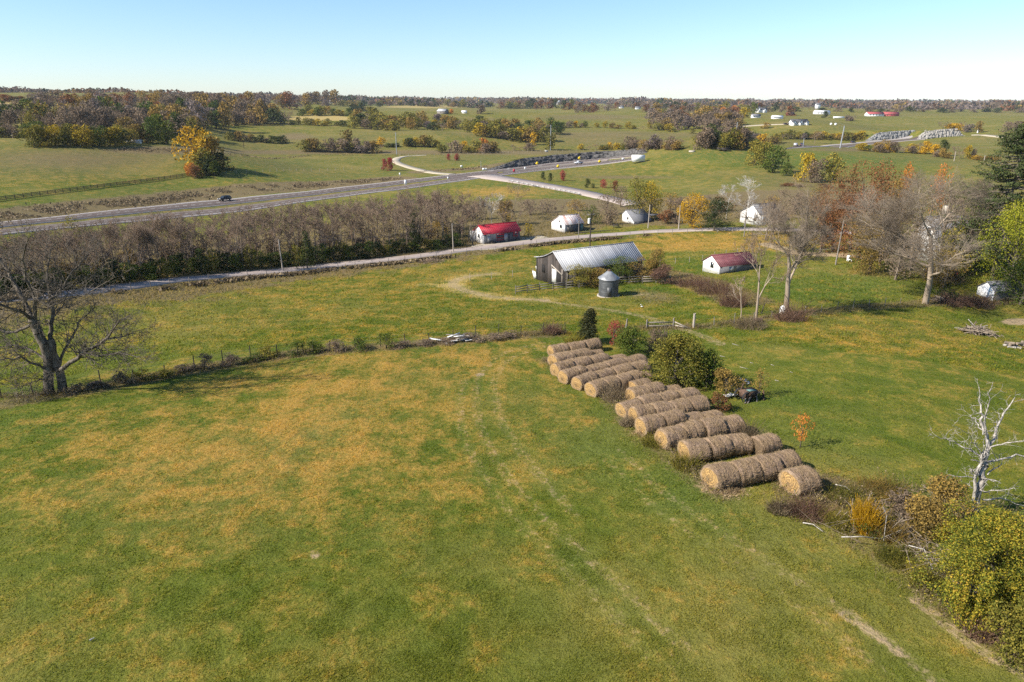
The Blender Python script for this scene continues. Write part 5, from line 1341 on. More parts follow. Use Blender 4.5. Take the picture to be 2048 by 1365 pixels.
# ---------------------------------------------------------------- materials of built things
def boards(name, a, b, axis=0, width=0.22, rough=0.9, gap=0.25):
    """weathered planks side by side along one local axis"""
    t = NT(name); co = t.obj()
    sp = t.n('ShaderNodeSeparateXYZ'); t.put(co, sp.inputs[0])
    u = t.math('DIVIDE', t.math('ADD', sp.outputs[axis], 100.0), width)
    idx = t.math('FLOOR', u); fr = t.math('FRACT', u)
    wn_ = t.n('ShaderNodeTexWhiteNoise', noise_dimensions='1D'); t.put(idx, wn_.inputs['W'])
    sc = [6, 6, 6]; sc[2 if axis != 2 else 0] = 0.7
    n = t.noise(t.obj(tuple(sc)), 1.0, 5, 0.7)
    f = t.math('ADD', t.math('MULTIPLY', wn_.outputs[0], 0.55), t.math('MULTIPLY', n, 0.6))
    c = t.mix(t.step(f, 0.2, 0.85), a, b)
    g = t.step(t.math('ABSOLUTE', t.math('SUBTRACT', fr, 0.5)), 0.42, 0.5)
    c = t.mix(t.math('MULTIPLY', g, 0.85 * min(1, gap * 4)), c, tuple(x * 0.15 for x in a))
    return t.done(t.bsdf(c, rough, 0, 0.2, t.math('SUBTRACT', n, g), 0.6, 0.03))
def sheet_metal(name, a, b, stain, stain_amt=0.4, rough=0.55, metal=0.0, streak=(0.6, 6, 6), lo=0.45, hi=0.7):
    t = NT(name); co = t.obj(streak)
    n = t.noise(co, 0.5, 5, 0.65); m = t.noise(t.obj(), 0.9, 4, 0.6)
    c = t.mix(t.step(m, 0.3, 0.7), a, b)
    c = t.mix(t.math('MULTIPLY', t.step(n, lo, hi), stain_amt), c, stain)
    return t.done(t.bsdf(c, rough, metal, 0.35, n, 0.15, 0.02))
M_BARN = boards('weathered_barn_boards', (0.024, 0.021, 0.019), (0.09, 0.074, 0.066), 1, 0.24)
M_BARNX = boards('weathered_side_boards', (0.05, 0.044, 0.04), (0.15, 0.13, 0.115), 0, 0.24)
M_TIN = boards('grey_tin_roof', (0.34, 0.34, 0.35), (0.46, 0.46, 0.47), 0, 0.42, 0.7, 0.05)
M_TINRUST = sheet_metal('rust_striped_tin_roof', (0.56, 0.52, 0.51), (0.68, 0.66, 0.65), (0.36, 0.17, 0.12), 0.8, 0.5, 0.0, (7.0, 0.6, 0.6), 0.47, 0.56)
M_TINRED = sheet_metal('bright_red_metal_roof', (0.30, 0.012, 0.026), (0.40, 0.022, 0.042), (0.20, 0.03, 0.035), 0.5, 0.55, 0.0)
M_TINMAROON = sheet_metal('dull_maroon_metal_roof', (0.115, 0.035, 0.042), (0.19, 0.06, 0.068), (0.27, 0.17, 0.16), 0.35, 0.6)
M_SHINGLE = plain('dark_shingles', (0.085, 0.085, 0.095), 0.9, var=0.35, scale=8)
M_SHINGLE2 = plain('grey_shingles', (0.17, 0.17, 0.18), 0.9, var=0.25, scale=6)
M_FARRED = plain('far_red_roof', (0.34, 0.075, 0.075), 0.6, var=0.15)
M_WHITE = boards('white_painted_boards', (0.62, 0.60, 0.58), (0.80, 0.79, 0.77), 2, 0.2, 0.7, 0.08)
M_WHITE2 = plain('white_paint', (0.78, 0.77, 0.75), 0.6, var=0.06)
M_OLDWHITE = boards('flaking_white_boards', (0.42, 0.40, 0.38), (0.72, 0.70, 0.68), 0, 0.2, 0.8, 0.2)
M_SLATE = boards('dark_grey_siding', (0.055, 0.062, 0.078), (0.11, 0.12, 0.14), 0, 0.3, 0.7)
M_GLASS = plain('dark_window_glass', (0.025, 0.03, 0.035), 0.1, var=0.2, spec=0.6)
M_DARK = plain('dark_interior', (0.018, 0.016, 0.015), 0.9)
M_REDTRIM = plain('red_trim', (0.48, 0.03, 0.05), 0.6, var=0.1)
M_GREYWOOD = plain('grey_weathered_wood', (0.21, 0.185, 0.16), 0.95, var=0.4, scale=9, stretch=(1, 1, 0.3))
M_DARKWOOD = plain('black_stained_wood', (0.055, 0.045, 0.038), 0.9, var=0.3)
M_PALEPOST = plain('bleached_post_wood', (0.36, 0.31, 0.26), 0.9, var=0.3, scale=8)
M_GALV = sheet_metal('dark_galvanised_steel', (0.065, 0.068, 0.072), (0.11, 0.115, 0.12), (0.30, 0.31, 0.32), 0.45, 0.5, 0.25, (1.5, 1.5, 0.7), 0.55, 0.72)
M_GALVROOF = sheet_metal('dented_galvanised_cone', (0.20, 0.205, 0.21), (0.34, 0.345, 0.35), (0.15, 0.15, 0.16), 0.5, 0.45, 0.4, (2, 2, 2))
M_CONC = plain('old_concrete', (0.40, 0.35, 0.29), 0.95, var=0.25, scale=4)
M_WIRE = plain('wire', (0.16, 0.15, 0.14), 0.6)
M_RUBBER = plain('tyre_rubber', (0.02, 0.02, 0.021), 0.9)
M_YELLOW = plain('yellow_sign_face', (0.85, 0.58, 0.02), 0.5, var=0.05)
M_STEEL = plain('grey_steel', (0.35, 0.36, 0.37), 0.5, 0.5, var=0.15)
M_RUSTM = plain('rusty_iron', (0.10, 0.06, 0.042), 0.85, var=0.5, scale=5)
M_TEAL = plain('faded_teal_paint', (0.12, 0.22, 0.21), 0.7, var=0.4)

def bale_side_mat():
    t = NT('weathered_hay_side')
    info = t.n('ShaderNodeObjectInfo')
    off = t.n('ShaderNodeVectorMath', operation='ADD'); t.put(t.obj(), off.inputs[0])
    cx = t.n('ShaderNodeCombineXYZ'); [t.put(t.math('MULTIPLY', info.outputs['Random'], 40.0), cx.inputs[k]) for k in range(3)]
    t.put(cx.outputs[0], off.inputs[1])
    mp = t.n('ShaderNodeMapping'); t.put(off.outputs[0], mp.inputs[0]); mp.inputs['Scale'].default_value = (9, 0.8, 0.8)
    rings = t.noise(mp.outputs[0], 1.6, 6, 0.8, 0.5)
    mp2 = t.n('ShaderNodeMapping'); t.put(off.outputs[0], mp2.inputs[0]); mp2.inputs['Scale'].default_value = (1, 1, 1)
    pat = t.noise(mp2.outputs[0], 1.7, 4, 0.6); sp = t.noise(mp2.outputs[0], 14, 4, 0.75)
    c = t.mix(t.step(rings, 0.36, 0.62), (0.095, 0.058, 0.034), (0.48, 0.335, 0.21))
    c = t.mix(t.math('MULTIPLY', t.step(pat, 0.42, 0.66), 0.55), c, (0.27, 0.185, 0.10))
    c = t.mix(t.math('MULTIPLY', t.step(pat, 0.55, 0.36), 0.4), c, (0.22, 0.16, 0.135))
    c = t.mix(t.math('MULTIPLY', t.step(sp, 0.5, 0.75), 0.4), c, (0.40, 0.31, 0.21))
    c = t.mix(t.math('MULTIPLY', info.outputs['Random'], 0.35), c, (0.15, 0.105, 0.075))
    return t.done(t.bsdf(c, 1.0, 0, 0.05, t.math('ADD', rings, t.math('MULTIPLY', sp, 0.7)), 1.0, 0.09))
def bale_end_mat():
    t = NT('golden_hay_end')
    co = t.obj(); sp = t.n('ShaderNodeSeparateXYZ'); t.put(co, sp.inputs[0])
    rr = t.math('SQRT', t.math('ADD', t.math('POWER', sp.outputs[1], 2.0), t.math('POWER', t.math('SUBTRACT', sp.outputs[2], 0.83), 2.0)))
    n = t.noise(co, 3.0, 5, 0.7); f = t.noise(co, 16, 4, 0.75)
    w = t.math('SINE', t.math('MULTIPLY', t.math('ADD', rr, t.math('MULTIPLY', n, 0.14)), 42.0))
    c = t.mix(t.step(t.math('ADD', t.math('MULTIPLY', w, 0.07), f), 0.3, 0.75), (0.20, 0.12, 0.05), (0.50, 0.32, 0.13))
    c = t.mix(t.step(t.math('ADD', rr, t.math('MULTIPLY', t.math('SUBTRACT', n, 0.5), 0.7)), 0.55, 0.86), c, (0.27, 0.195, 0.125))
    return t.done(t.bsdf(c, 1.0, 0, 0.05, t.math('ADD', t.math('MULTIPLY', w, 0.3), f), 0.8, 0.04))
M_BALE, M_BALEEND = bale_side_mat(), bale_end_mat()
M_BALEIN = plain('gap_shade_hay', (0.12, 0.082, 0.05), 1.0, var=0.45, scale=9)  # weathered inner ends, coloured darker so gaps between abutting bales look shaded
M_STRAW = leaf_mat('loose_straw', [(0.16, 0.11, 0.06), (0.32, 0.23, 0.13), (0.48, 0.35, 0.20)], 0.3)

# ---------------------------------------------------------------- hay bales
def bale_meshes(seed, R=0.83, L=1.5, rot=1.0):
    rng = np.random.default_rng(seed)
    nx, na = 30, 72
    xs = np.linspace(-L / 2, L / 2, nx); th = np.linspace(0, 2 * np.pi, na, endpoint=False)
    X, T = np.meshgrid(xs, th, indexing='ij')
    e = np.abs(X) / (L / 2)
    rad = R * (1 - (0.075 + 0.03 * np.sin(T * 2 + seed)) * smooth((e - 0.78) / 0.22) ** 1.8 * 1.5)
    rad = rad + 0.05 * (fbm(X * 2.2 + seed * 3.1, np.sin(T) * 1.3 + np.cos(T) * 0.7, 3, seed) - 0.5) * 2
    rad = rad + 0.018 * (vnoise(X * 16 + seed, np.cos(T) * 1.2 + 5, seed + 2) - 0.5) * 2 - 0.03 * np.exp(-((X - rng.uniform(-.3, .3)) / 0.03) ** 2)
    y, z = rad * np.cos(T), rad * np.sin(T)
    sag = 0.88 if rot == 1.0 else 0.72
    z = z * sag; y = y * (1.07 if rot == 1.0 else 1.2)
    flat = -R * sag * 0.86
    y = np.where(z < -R * 0.35, y * (1 + 0.10 * smooth((-z - R * .35) / (R * .5))), y)
    z = np.maximum(z, flat) - flat
    V = np.stack([X + 0.03 * (vnoise(T * 3, X * 3, seed) - 0.5), y, z], -1).reshape(-1, 3)
    i = np.arange(nx - 1)[:, None] * na + np.arange(na)[None]
    j = np.arange(nx - 1)[:, None] * na + (np.arange(na)[None] + 1) % na
    Q = np.stack([i, i + na, j + na, j], -1).reshape(-1, 4)[:, ::-1]
    # frayed straw over the wrapped side
    n = 1500
    k = rng.integers(0, len(V), n); c = V[k] * [1, 1.0, 1]; c0 = np.array([0, 0, -flat])
    out = c - c0; out[:, 0] = 0; out /= np.linalg.norm(out, axis=1, keepdims=True) + 1e-9
    tang = np.cross(out, [1, 0, 0]) + rng.normal(size=(n, 3)) * 0.45
    tang /= np.linalg.norm(tang, axis=1, keepdims=True)
    ll = rng.uniform(0.08, 0.28, (n, 1))
    a = c - out * 0.01; b = c + tang * ll + out * rng.uniform(0.0, 0.06, (n, 1)); w = rng.normal(size=(n, 3)); w = np.cross(w, tang); w = w / np.linalg.norm(w, axis=1, keepdims=True) * 0.011
    v2 = np.stack([a - w, a + w, b], 1).reshape(-1, 3)
    side = mesh_from('wrapped_side', np.concatenate([V, v2]), [Q, np.arange(3 * n).reshape(-1, 3) + len(V)], [M_BALE, M_STRAW], np.concatenate([np.zeros(len(Q)), np.ones(n)]), smooth_=True)
    ends = []
    for s, off in ((-1, 0), (1, (nx - 1) * na)):
        ring = V[off:off + na]; c = np.array([s * L / 2, 0, -flat])
        rows = []
        for f in (1.0, 0.9, 0.75, 0.6, 0.45, 0.3, 0.15, 0.0):
            r_ = c + (ring - c) * f
            r_[:, 0] = s * (L / 2 + 0.05 * (1 - f) + 0.035 * (fbm(r_[:, 1] * 4, r_[:, 2] * 4, 3, seed + 5) - 0.4) * (f < 1)) + (ring[:, 0] - s * L / 2) * f
            rows.append(r_)
        v = np.concatenate(rows); m = len(rows)
        i = np.arange(m - 1)[:, None] * na + np.arange(na)[None]; j = np.arange(m - 1)[:, None] * na + (np.arange(na)[None] + 1) % na
        q = np.stack([i, j, j + na, i + na], -1).reshape(-1, 4)
        if s > 0: q = q[:, ::-1]
        ns = 260; kk = rng.integers(0, len(v), ns); a = v[kk]; d = rng.normal(size=(ns, 3)) * [0.25, 1, 1]; d[:, 0] += s * 0.25; d[:, 2] -= 0.5; d /= np.linalg.norm(d, axis=1, keepdims=True)
        w = np.cross(d, [1, 0, 0]) * 0.012; b = a + d * rng.uniform(0.08, 0.25, (ns, 1)); b[:, 2] = np.maximum(b[:, 2], 0.01)
        v2 = np.stack([a - w, a + w, b], 1).reshape(-1, 3)
        ends.append(mesh_from('round_end', np.concatenate([v, v2]), [q, np.arange(3 * ns).reshape(-1, 3) + len(v)], [M_BALEEND, M_STRAW], np.concatenate([np.zeros(len(q)), np.ones(ns)]), smooth_=True))
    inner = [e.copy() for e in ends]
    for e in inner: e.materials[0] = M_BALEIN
    return side, ends, inner
BALES = [bale_meshes(s) for s in range(7)]
BALES_ROT = [bale_meshes(s + 20, rot=0.6) for s in range(3)]
def Z8(x, y): return (1070 + x / 3.413, 600 + y / 3.413)
ROWS = [  # first centre, last centre (in an enlarged crop), number, flags of rotten ones
 ((1265, 1185), (1705, 1095), 4, ()), ((1085, 1010), (1375, 965), 3, ()), ((925, 925), (1330, 845), 4, ()),
 ((790, 835), (925, 805), 2, ()), ((735, 765), (1100, 700), 4, ()), ((650, 722), (1030, 645), 4, ()),
 ((700, 632), (925, 597), 3, (2,)), ((425, 590), (745, 505), 5, (4,)), ((345, 540), (705, 455), 4, ()),
 ((262, 500), (670, 415), 4, ()), ((195, 455), (545, 385), 4, (3,)), ((180, 390), (305, 368), 2, ()), ((165, 330), (385, 303), 3, ())]
ORD = ['first', 'second', 'third', 'fourth', 'fifth', 'sixth', 'seventh', 'eighth', 'ninth', 'tenth', 'eleventh', 'twelfth', 'thirteenth', 'fourteenth', 'fifteenth', 'sixteenth', 'seventeenth', 'eighteenth', 'nineteenth', 'twentieth']
ROWNAME = ['in the nearest full row', 'in the second row from the nearest', 'in the third row from the nearest', 'in the short fourth row from the nearest', 'in the fifth row from the nearest', 'in the sixth row from the nearest', 'in the row left of the biggest bush',
           'in the seventh row from the far end', 'in the sixth row from the far end', 'in the fifth row from the far end', 'in the fourth row from the far end', 'in the second row from the far end', 'in the farthest row by the cedar']
_bn = [0]
def put_bale(x, y, ang, L, D, label, rot=False, sink=0.0, inner=False):
    ms = (BALES_ROT if rot else BALES)[_bn[0] % (3 if rot else 7)]; _bn[0] += 1
    z = min(gz(x, y), gz(x + 0.5, y), gz(x, y - 0.4)) - 0.04 - sink
    t = thing('hay_bale', label, 'hay bale', (x, y, z), ang + (math.pi if R_.random() < 0.0 else 0) + R_.uniform(-0.05, 0.05), 'round hay bales stored in rows')
    q_ = R_.uniform(-1, 1) * 0.05
    t.scale = (L / 1.5, D / 1.66 * (1 + q_), D / 1.66 * (1 - q_ - (0.04 if R_.random() < .3 else 0)))
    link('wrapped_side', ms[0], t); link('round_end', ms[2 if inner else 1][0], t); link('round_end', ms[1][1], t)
    return t
BALE_XY = []
for rI, (a, b, n, rotten) in enumerate(ROWS):
    pa, pb = P(*Z8(*a), h=0.8), P(*Z8(*b), h=0.8)
    d = pb[:2] - pa[:2]; ln_ = np.linalg.norm(d); ang = math.atan2(d[1], d[0])
    sp = ln_ / max(1, n - 1)
    for k in range(n):
        q = pa[:2] + d * (k / max(1, n - 1)) + np.array([-d[1], d[0]]) / ln_ * R_.uniform(-0.16, 0.16)
        rot = k in rotten
        where = 'front' if k == 0 else ('last' if k == n - 1 else ORD[k])
        lb = ('front left bale with a golden end ' if k == 0 else ('rear right bale ' if k == n - 1 else ORD[k] + ' bale from the left ')) + ROWNAME[rI]
        if rot: lb = 'sagging rotten ' + lb
        D = 1.78 if rI < 3 else 1.66
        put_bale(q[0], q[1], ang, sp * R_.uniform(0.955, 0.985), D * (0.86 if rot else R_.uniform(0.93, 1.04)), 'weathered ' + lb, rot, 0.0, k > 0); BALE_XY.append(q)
    LASTANG = ang
def single_bale(zx, zy, L, D, label, rot, ang, sink=0.0):
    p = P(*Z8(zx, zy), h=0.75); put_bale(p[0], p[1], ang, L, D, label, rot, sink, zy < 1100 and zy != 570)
AR = math.radians(24)
single_bale(1812, 1222, 1.75, 1.78, 'weathered lone bale nearest the camera, right of the nearest full row', False, AR)
single_bale(1570, 975, 1.75, 1.6, 'weathered rear right bale standing a little apart at the end of the second nearest row', False, AR)
single_bale(1075, 792, 1.6, 1.45, 'sunken rotten bale behind the short fourth row, left one', True, AR); single_bale(1205, 778, 1.6, 1.4, 'sunken rotten bale behind the short fourth row, right one', True, AR)
single_bale(722, 570, 1.8, 1.55, 'rounded slumped bale alone between the far rows and the middle rows', True, AR)
single_bale(410, 352, 1.6, 1.35, 'collapsed grassy bale at the right end of the second farthest row', True, AR)
single_bale(295, 425, 1.6, 1.5, 'weathered bale filling the third row from the far end, left one', False, AR); single_bale(460, 392, 1.6, 1.4, 'weathered bale filling the third row from the far end, right one', True, AR)
def loose(px, py, w, h, n, label, seed, mat=None, name='loose_hay', cat='hay'):
    p = P(px, py); rng = np.random.default_rng(seed)
    q = rng.normal(size=(n, 2)) * w / 3; zz = h * np.exp(-(q ** 2).sum(1) / (w * w / 5)) * rng.uniform(0.2, 1, n)
    c = np.stack([q[:, 0], q[:, 1], zz], 1); c[:, 2] += ground(c[:, 0] + p[0], c[:, 1] + p[1]) - p[2] + 0.03
    V, Q = leaf_cards(rng, c, 0.26, None, 0.12, up=0)
    tag(link(name, mesh_from(name, V, Q, [mat or M_STRAW]), None, p), label, cat)
loose(1450, 978, 1.6, 0.35, 2600, 'loose golden hay spilled in front of the nearest full row', 1)
loose(1437, 962, 0.9, 1.0, 1600, 'torn chunk of hay hanging off the front bale of the nearest row', 2)
loose(1585, 975, 1.2, 0.35, 1000, 'spilled hay at the foot of the lone nearest bale', 3)
loose(1285, 868, 0.9, 0.4, 900, 'spilled hay at the front of the short fourth row', 4); loose(1330, 892, 0.9, 0.4, 900, 'spilled hay at the front of the third nearest row', 5)
loose(1370, 918, 0.9, 0.4, 900, 'spilled hay at the front of the second nearest row', 6); loose(1100, 722, 0.8, 0.4, 700, 'golden spilled hay at the front of the farthest rows', 7)

# ---------------------------------------------------------------- buildings
class Building:
    def __init__(s, name, label, cat, A, B, W, ef, eb, ridge, t, wall, gable=None, sink=0.5, rz=None, L=None):
        A, B = np.array(A, float), np.array(B, float)
        if rz is not None:
            rz = math.radians(rz); B = A + np.array([math.cos(rz), math.sin(rz), 0]) * L; B[2] = A[2]
        d = B[:2] - A[:2]; s.L = float(np.linalg.norm(d)); s.W = W; s.ef, s.eb, s.rd, s.t = ef, eb, ridge, t
        s.rz = math.atan2(d[1], d[0])
        s.root = thing(name, label, cat, (A[0], A[1], min(A[2], B[2]) - 0.02), s.rz)
        mb = MB()
        out = [(0, -sink), (W, -sink), (W, eb), (t * W, ridge), (0, ef)]
        mb.prism([(y, z) for y, z in out], 0, s.L, 'x')
        mb.build('wall', wall, s.root)
        if gable is not None:
            g = MB(); g.prism([(y, z) for y, z in [(0.01, -sink), (W - 0.01, -sink), (W - 0.01, eb - 0.03), (t * W, ridge - 0.04), (0.01, ef - 0.03)]], -0.025, 0.02, 'x'); g.build('gable_wall', gable, s.root)
    def roof(s, mat, over=0.35, ends=0.35, ribs=0.0, thick=0.07, sagb=0.0, name='roof'):
        mb = MB()
        yr, zr = s.t * s.W, s.rd + 0.05
        for (ye, ze, side) in ((0, s.ef, -1), (s.W, s.eb, 1)):
            dy, dz = ye - yr, ze + 0.05 - zr; l = math.hypot(dy, dz); dy, dz = dy / l, dz / l
            y2, z2 = ye + dy * over, ze + 0.05 + dz * over
            pts = [(yr, zr), (y2, z2)]
            if sagb and side == 1:
                pts = [(yr, zr)] + [(yr + (y2 - yr) * f, zr + (z2 - zr) * f - sagb * math.sin(math.pi * f)) for f in (0.25, 0.5, 0.75)] + [(y2, z2)]
            for (a, b) in zip(pts, pts[1:]):
                nx_, nz = -(b[1] - a[1]), (b[0] - a[0]); ll = math.hypot(nx_, nz); nx_, nz = nx_ / ll * thick, nz / ll * thick
                if nz < 0: nx_, nz = -nx_, -nz
                poly = [a, b, (b[0] + nx_, b[1] + nz), (a[0] + nx_, a[1] + nz)]
                mb.prism(poly, -ends, s.L + ends, 'x')
                if ribs:
                    k = -ends + 0.1
                    while k < s.L + ends - 0.05:
                        h = 0.022
                        poly2 = [(a[0] + nx_ * 0.9, a[1] + nz * 0.9), (b[0] + nx_ * 0.9, b[1] + nz * 0.9), (b[0] + nx_ * (1 + h / thick), b[1] + nz * (1 + h / thick)), (a[0] + nx_ * (1 + h / thick), a[1] + nz * (1 + h / thick))]
                        mb.prism(poly2, k, k + 0.06, 'x'); k += ribs
        mb.box(-ends, yr - 0.12, zr + thick - 0.03, s.L + ends, yr + 0.12, zr + thick + 0.045)
        return mb.build(name, mat, s.root)
    def front(s, x0, z0, x1, z1, mat, name, d=0.05, parent=None):
        return MB().box(x0, -d, z0, x1, 0.03, z1).build(name, mat, parent or s.root)
    def gab(s, y0, z0, y1, z1, mat, name, d=0.06, parent=None):
        return MB().box(-d, y0, z0, 0.02, y1, z1).build(name, mat, parent or s.root)
    def window(s, face, a0, z0, a1, z1, frame, pane=None):
        f = (s.front if face == 'f' else s.gab)(a0, z0, a1, z1, frame, 'window', 0.06)
        (s.front if face == 'f' else s.gab)(a0 + 0.1, z0 + 0.1, a1 - 0.1, z1 - 0.1, pane or M_GLASS, 'pane', 0.085, f)
        return f

# grey barn
A, B = P(1128.6, 574), P(1300, 560)
D_ = B[:2] - A[:2]; a_ = math.radians(30); L_ = 16.8
B = A + np.array([math.cos(a_), math.sin(a_), 0]) * L_
barn = Building('barn', 'weathered grey board barn with a pale corrugated tin roof, beside the grain bin', 'barn', A, B, 9.0, 3.0, 3.5, 5.4, 0.37, M_BARNX, M_BARN)
barn.roof(M_TIN, 0.45, 0.3, 0.42, sagb=0.35)
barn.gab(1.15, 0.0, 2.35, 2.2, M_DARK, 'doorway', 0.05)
MB().box(-0.16, 2.35, 0.15, -0.07, 3.6, 2.45).build('sliding_door', M_OLDWHITE, barn.root)
MB().bar((-0.14, 0.5, 1.95), (-0.14, 3.9, 3.05), 0.10, 0.22).build('door_rail', M_PALEPOST, barn.root)
MB().box(-0.10, 0.55, 0.5, -0.04, 0.72, 2.9).build('loose_board', M_PALEPOST, barn.root)
MB().box(-0.10, 3.75, 0.2, -0.04, 3.9, 2.9).build('loose_board', M_GREYWOOD, barn.root)
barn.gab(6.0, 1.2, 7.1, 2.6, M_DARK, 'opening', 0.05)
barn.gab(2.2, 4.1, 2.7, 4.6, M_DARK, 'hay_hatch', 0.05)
for k in range(9):
    barn.front(0.4 + k * L_ / 9.2, 0.1, 0.4 + k * L_ / 9.2 + 0.5, 2.6, M_DARK if k % 2 else M_GREYWOOD, 'side_panel', 0.04)
def panel(px, py, w, h, lean, rz, mat, label, name='panel', cat='panel'):
    p = P(px, py)
    o = MB().box(-w / 2, -0.03, 0, w / 2, 0.03, h).build(name, mat, None, p)
    o.rotation_euler = (lean, 0, rz); return tag(o, label, cat)
G_ = barn.rz - math.pi / 2
panel(1071, 559, 0.9, 1.6, math.radians(-14), barn.rz + math.pi / 2 + 0.1, M_WHITE2, 'white sheet leaning on the left corner of the barn, lower one')
panel(1077, 557, 0.7, 2.3, math.radians(-10), barn.rz + math.pi / 2, M_WHITE2, 'taller narrow white sheet leaning on the left part of the barn gable')

# grain bin
p = P(1216.5, 592)
binn = thing('grain_bin', 'round dark steel grain bin with a dented cone roof in front of the barn', 'grain bin', p)
R0 = 1.52
n = 56
def lathe(prof, n=48, wob=None):
    th = np.linspace(0, 2 * np.pi, n, endpoint=False); V = []
    for k, (r, z) in enumerate(prof):
        rr = r * np.ones(n) if wob is None else r * (1 + wob(th, k))
        V.append(np.stack([rr * np.cos(th), rr * np.sin(th), np.full(n, z)], 1))
    V = np.concatenate(V); m = len(prof)
    i = np.arange(m - 1)[:, None] * n + np.arange(n)[None]; j = np.arange(m - 1)[:, None] * n + (np.arange(n)[None] + 1) % n
    return V, np.stack([i, j, j + n, i + n], -1).reshape(-1, 4)
prof = []
for k in range(60):
    z = 0.12 + 2.75 * k / 59; prof.append((R0 + 0.018 * math.sin(k * 2.1) + (0.02 if k % 15 == 0 else 0), z))
MB().add(*lathe(prof, 64)).build('bin_wall', M_GALV, binn, sm=False)
MB().add(*lathe([(0.0, 0.0), (R0 + 0.28, -0.25), (R0 + 0.26, 0.10), (R0 + 0.2, 0.13), (0.0, 0.13)], 40, lambda th, k: 0.02 * np.sin(5 * th + k))).build('slab', M_CONC, binn)
v, q = lathe([(R0 + 0.16, 2.80), (R0 + 0.14, 2.90), (1.15, 3.25), (0.7, 3.62), (0.32, 3.98), (0.26, 4.0)], 32, lambda th, k: 0.025 * np.cos(16 * th) + 0.05 * (vnoise(th * 2, np.full_like(th, k * 1.0), 4) - 0.5))
v[:, 2] -= 0.14 * np.exp(-((v[:, 0] + 0.2) ** 2 + (v[:, 1] + 1.0) ** 2) / 0.25)
MB().add(v, q).build('cone_roof', M_GALVROOF, binn)
MB().add(*lathe([(0.30, 3.97), (0.30, 4.16), (0.0, 4.28)], 20)).build('vent_cap', M_RUSTM, binn)
MB().box(-0.4, -R0 - 0.05, 0.3, 0.25, -R0 + 0.1, 1.7).build('hatch', M_GALV, binn)

# red-roofed building
A, B = P(968, 489), P(1040, 479)
rb = Building('roadside_building', 'dark grey roadside building with a bright red metal roof and white end wall', 'building', A, B, 5.4, 2.45, 2.3, 4.1, 0.45, M_SLATE, M_OLDWHITE, rz=30, L=9.8)
rb.roof(M_TINRED, 0.35, 0.3, 0.5)
L = rb.L
rb.front(L * .10, .05, L * .18, 1.95, M_STEEL, 'door'); rb.front(L * .56, .0, L * .65, 2.0, M_STEEL, 'door')
for a0, a1 in ((.34, .55), (.82, .94)):
    w_ = rb.window('f', L * a0, 1.15, L * a1, 1.95, M_REDTRIM); rb.front(L * a0 - .05, 1.95, L * a1 + .05, 2.12, M_REDTRIM, 'window_header', 0.09)
rb.front(L * .34, .62, L * .55, .72, M_REDTRIM, 'trim_band', 0.08)
for a0 in (.12, .36, .86): rb.front(L * a0, 1.98, L * a0 + .22, 2.25, M_WHITE2, 'wall_lamp', 0.2)
rb.window('g', 2.0, 1.2, 2.9, 2.1, M_GREYWOOD); rb.window('g', 2.1, 2.5, 2.6, 3.0, M_GREYWOOD)
rb.gab(4.0, -.2, 4.9, 2.5, M_OLDWHITE, 'lean_to', 1.2)
# rust striped shed
A, B = P(1130, 466), P(1168.5, 464)
sh = Building('shed', 'white shed with a rust-striped tin roof, between the red-roofed building and the utility poles', 'shed', A, B, 6.0, 2.1, 2.0, 3.9, 0.42, M_SLATE, M_WHITE, rz=32, L=5.8)
sh.roof(M_TINRUST, 0.3, 0.2, 0.5); sh.window('g', 1.3, 1.0, 2.3, 1.9, M_GREYWOOD); sh.window('g', 2.0, 2.3, 2.6, 2.9, M_GREYWOOD)
sh.front(sh.L * .12, .3, sh.L * .42, 1.8, M_GREYWOOD, 'shutter'); sh.front(sh.L * .85, 0, sh.L * .97, 1.8, M_TEAL, 'door')
# lean-to shed
A, B = P(1268, 449), P(1306, 448.5)
sl = Building('shed', 'low white shed with a long dark roof and an open lean-to, near the golden tree', 'shed', A, B, 5.6, 0.7, 2.1, 3.2, 0.72, M_SLATE, M_WHITE, rz=26, L=5.6)
sl.roof(M_SHINGLE2, 0.2, 0.2); sl.window('g', 2.6, .9, 3.3, 1.6, M_DARKWOOD)
mb = MB(); mb.box(sl.L + .25, .3, 1.9, sl.L + 3.4, 4.2, 2.0); 
for y in (.4, 4.0): mb.box(sl.L + 3.2, y, -.3, sl.L + 3.32, y + .12, 1.9)
mb.build('lean_to', M_SHINGLE, sl.root)
# maroon shed
A, B = P(1438.5, 549), P(1514, 545)
sm_ = Building('shed', 'white shed with a dull maroon metal roof below the golden pasture corner', 'shed', A, B, 4.8, 1.45, 1.5, 2.9, 0.5, M_SHINGLE2, M_WHITE, rz=22, L=8.0)
sm_.roof(M_TINMAROON, 0.3, 0.2, 0.4); sm_.window('g', 1.7, .75, 2.6, 1.75, M_DARKWOOD)
MB().box(-.075, 1.68, 1.22, -.06, 2.62, 1.28).build('window_bar', M_WHITE2, sm_.root)
sm_.front(sm_.L * .25, .1, sm_.L * .45, 1.2, M_STEEL, 'patch_panel')
# small white shed at the right
A, B = P(1985, 603), P(2042, 598)
sr = Building('shed', 'small white gabled shed under the yellow-green tree at the right edge', 'shed', A, B, 3.1, 1.6, 1.5, 2.5, 0.5, M_GREYWOOD, M_WHITE2, rz=10, L=4.2)
sr.roof(M_SHINGLE2, 0.25, 0.15); sr.gab(.9, 0, 1.7, 1.4, M_WHITE, 'door')
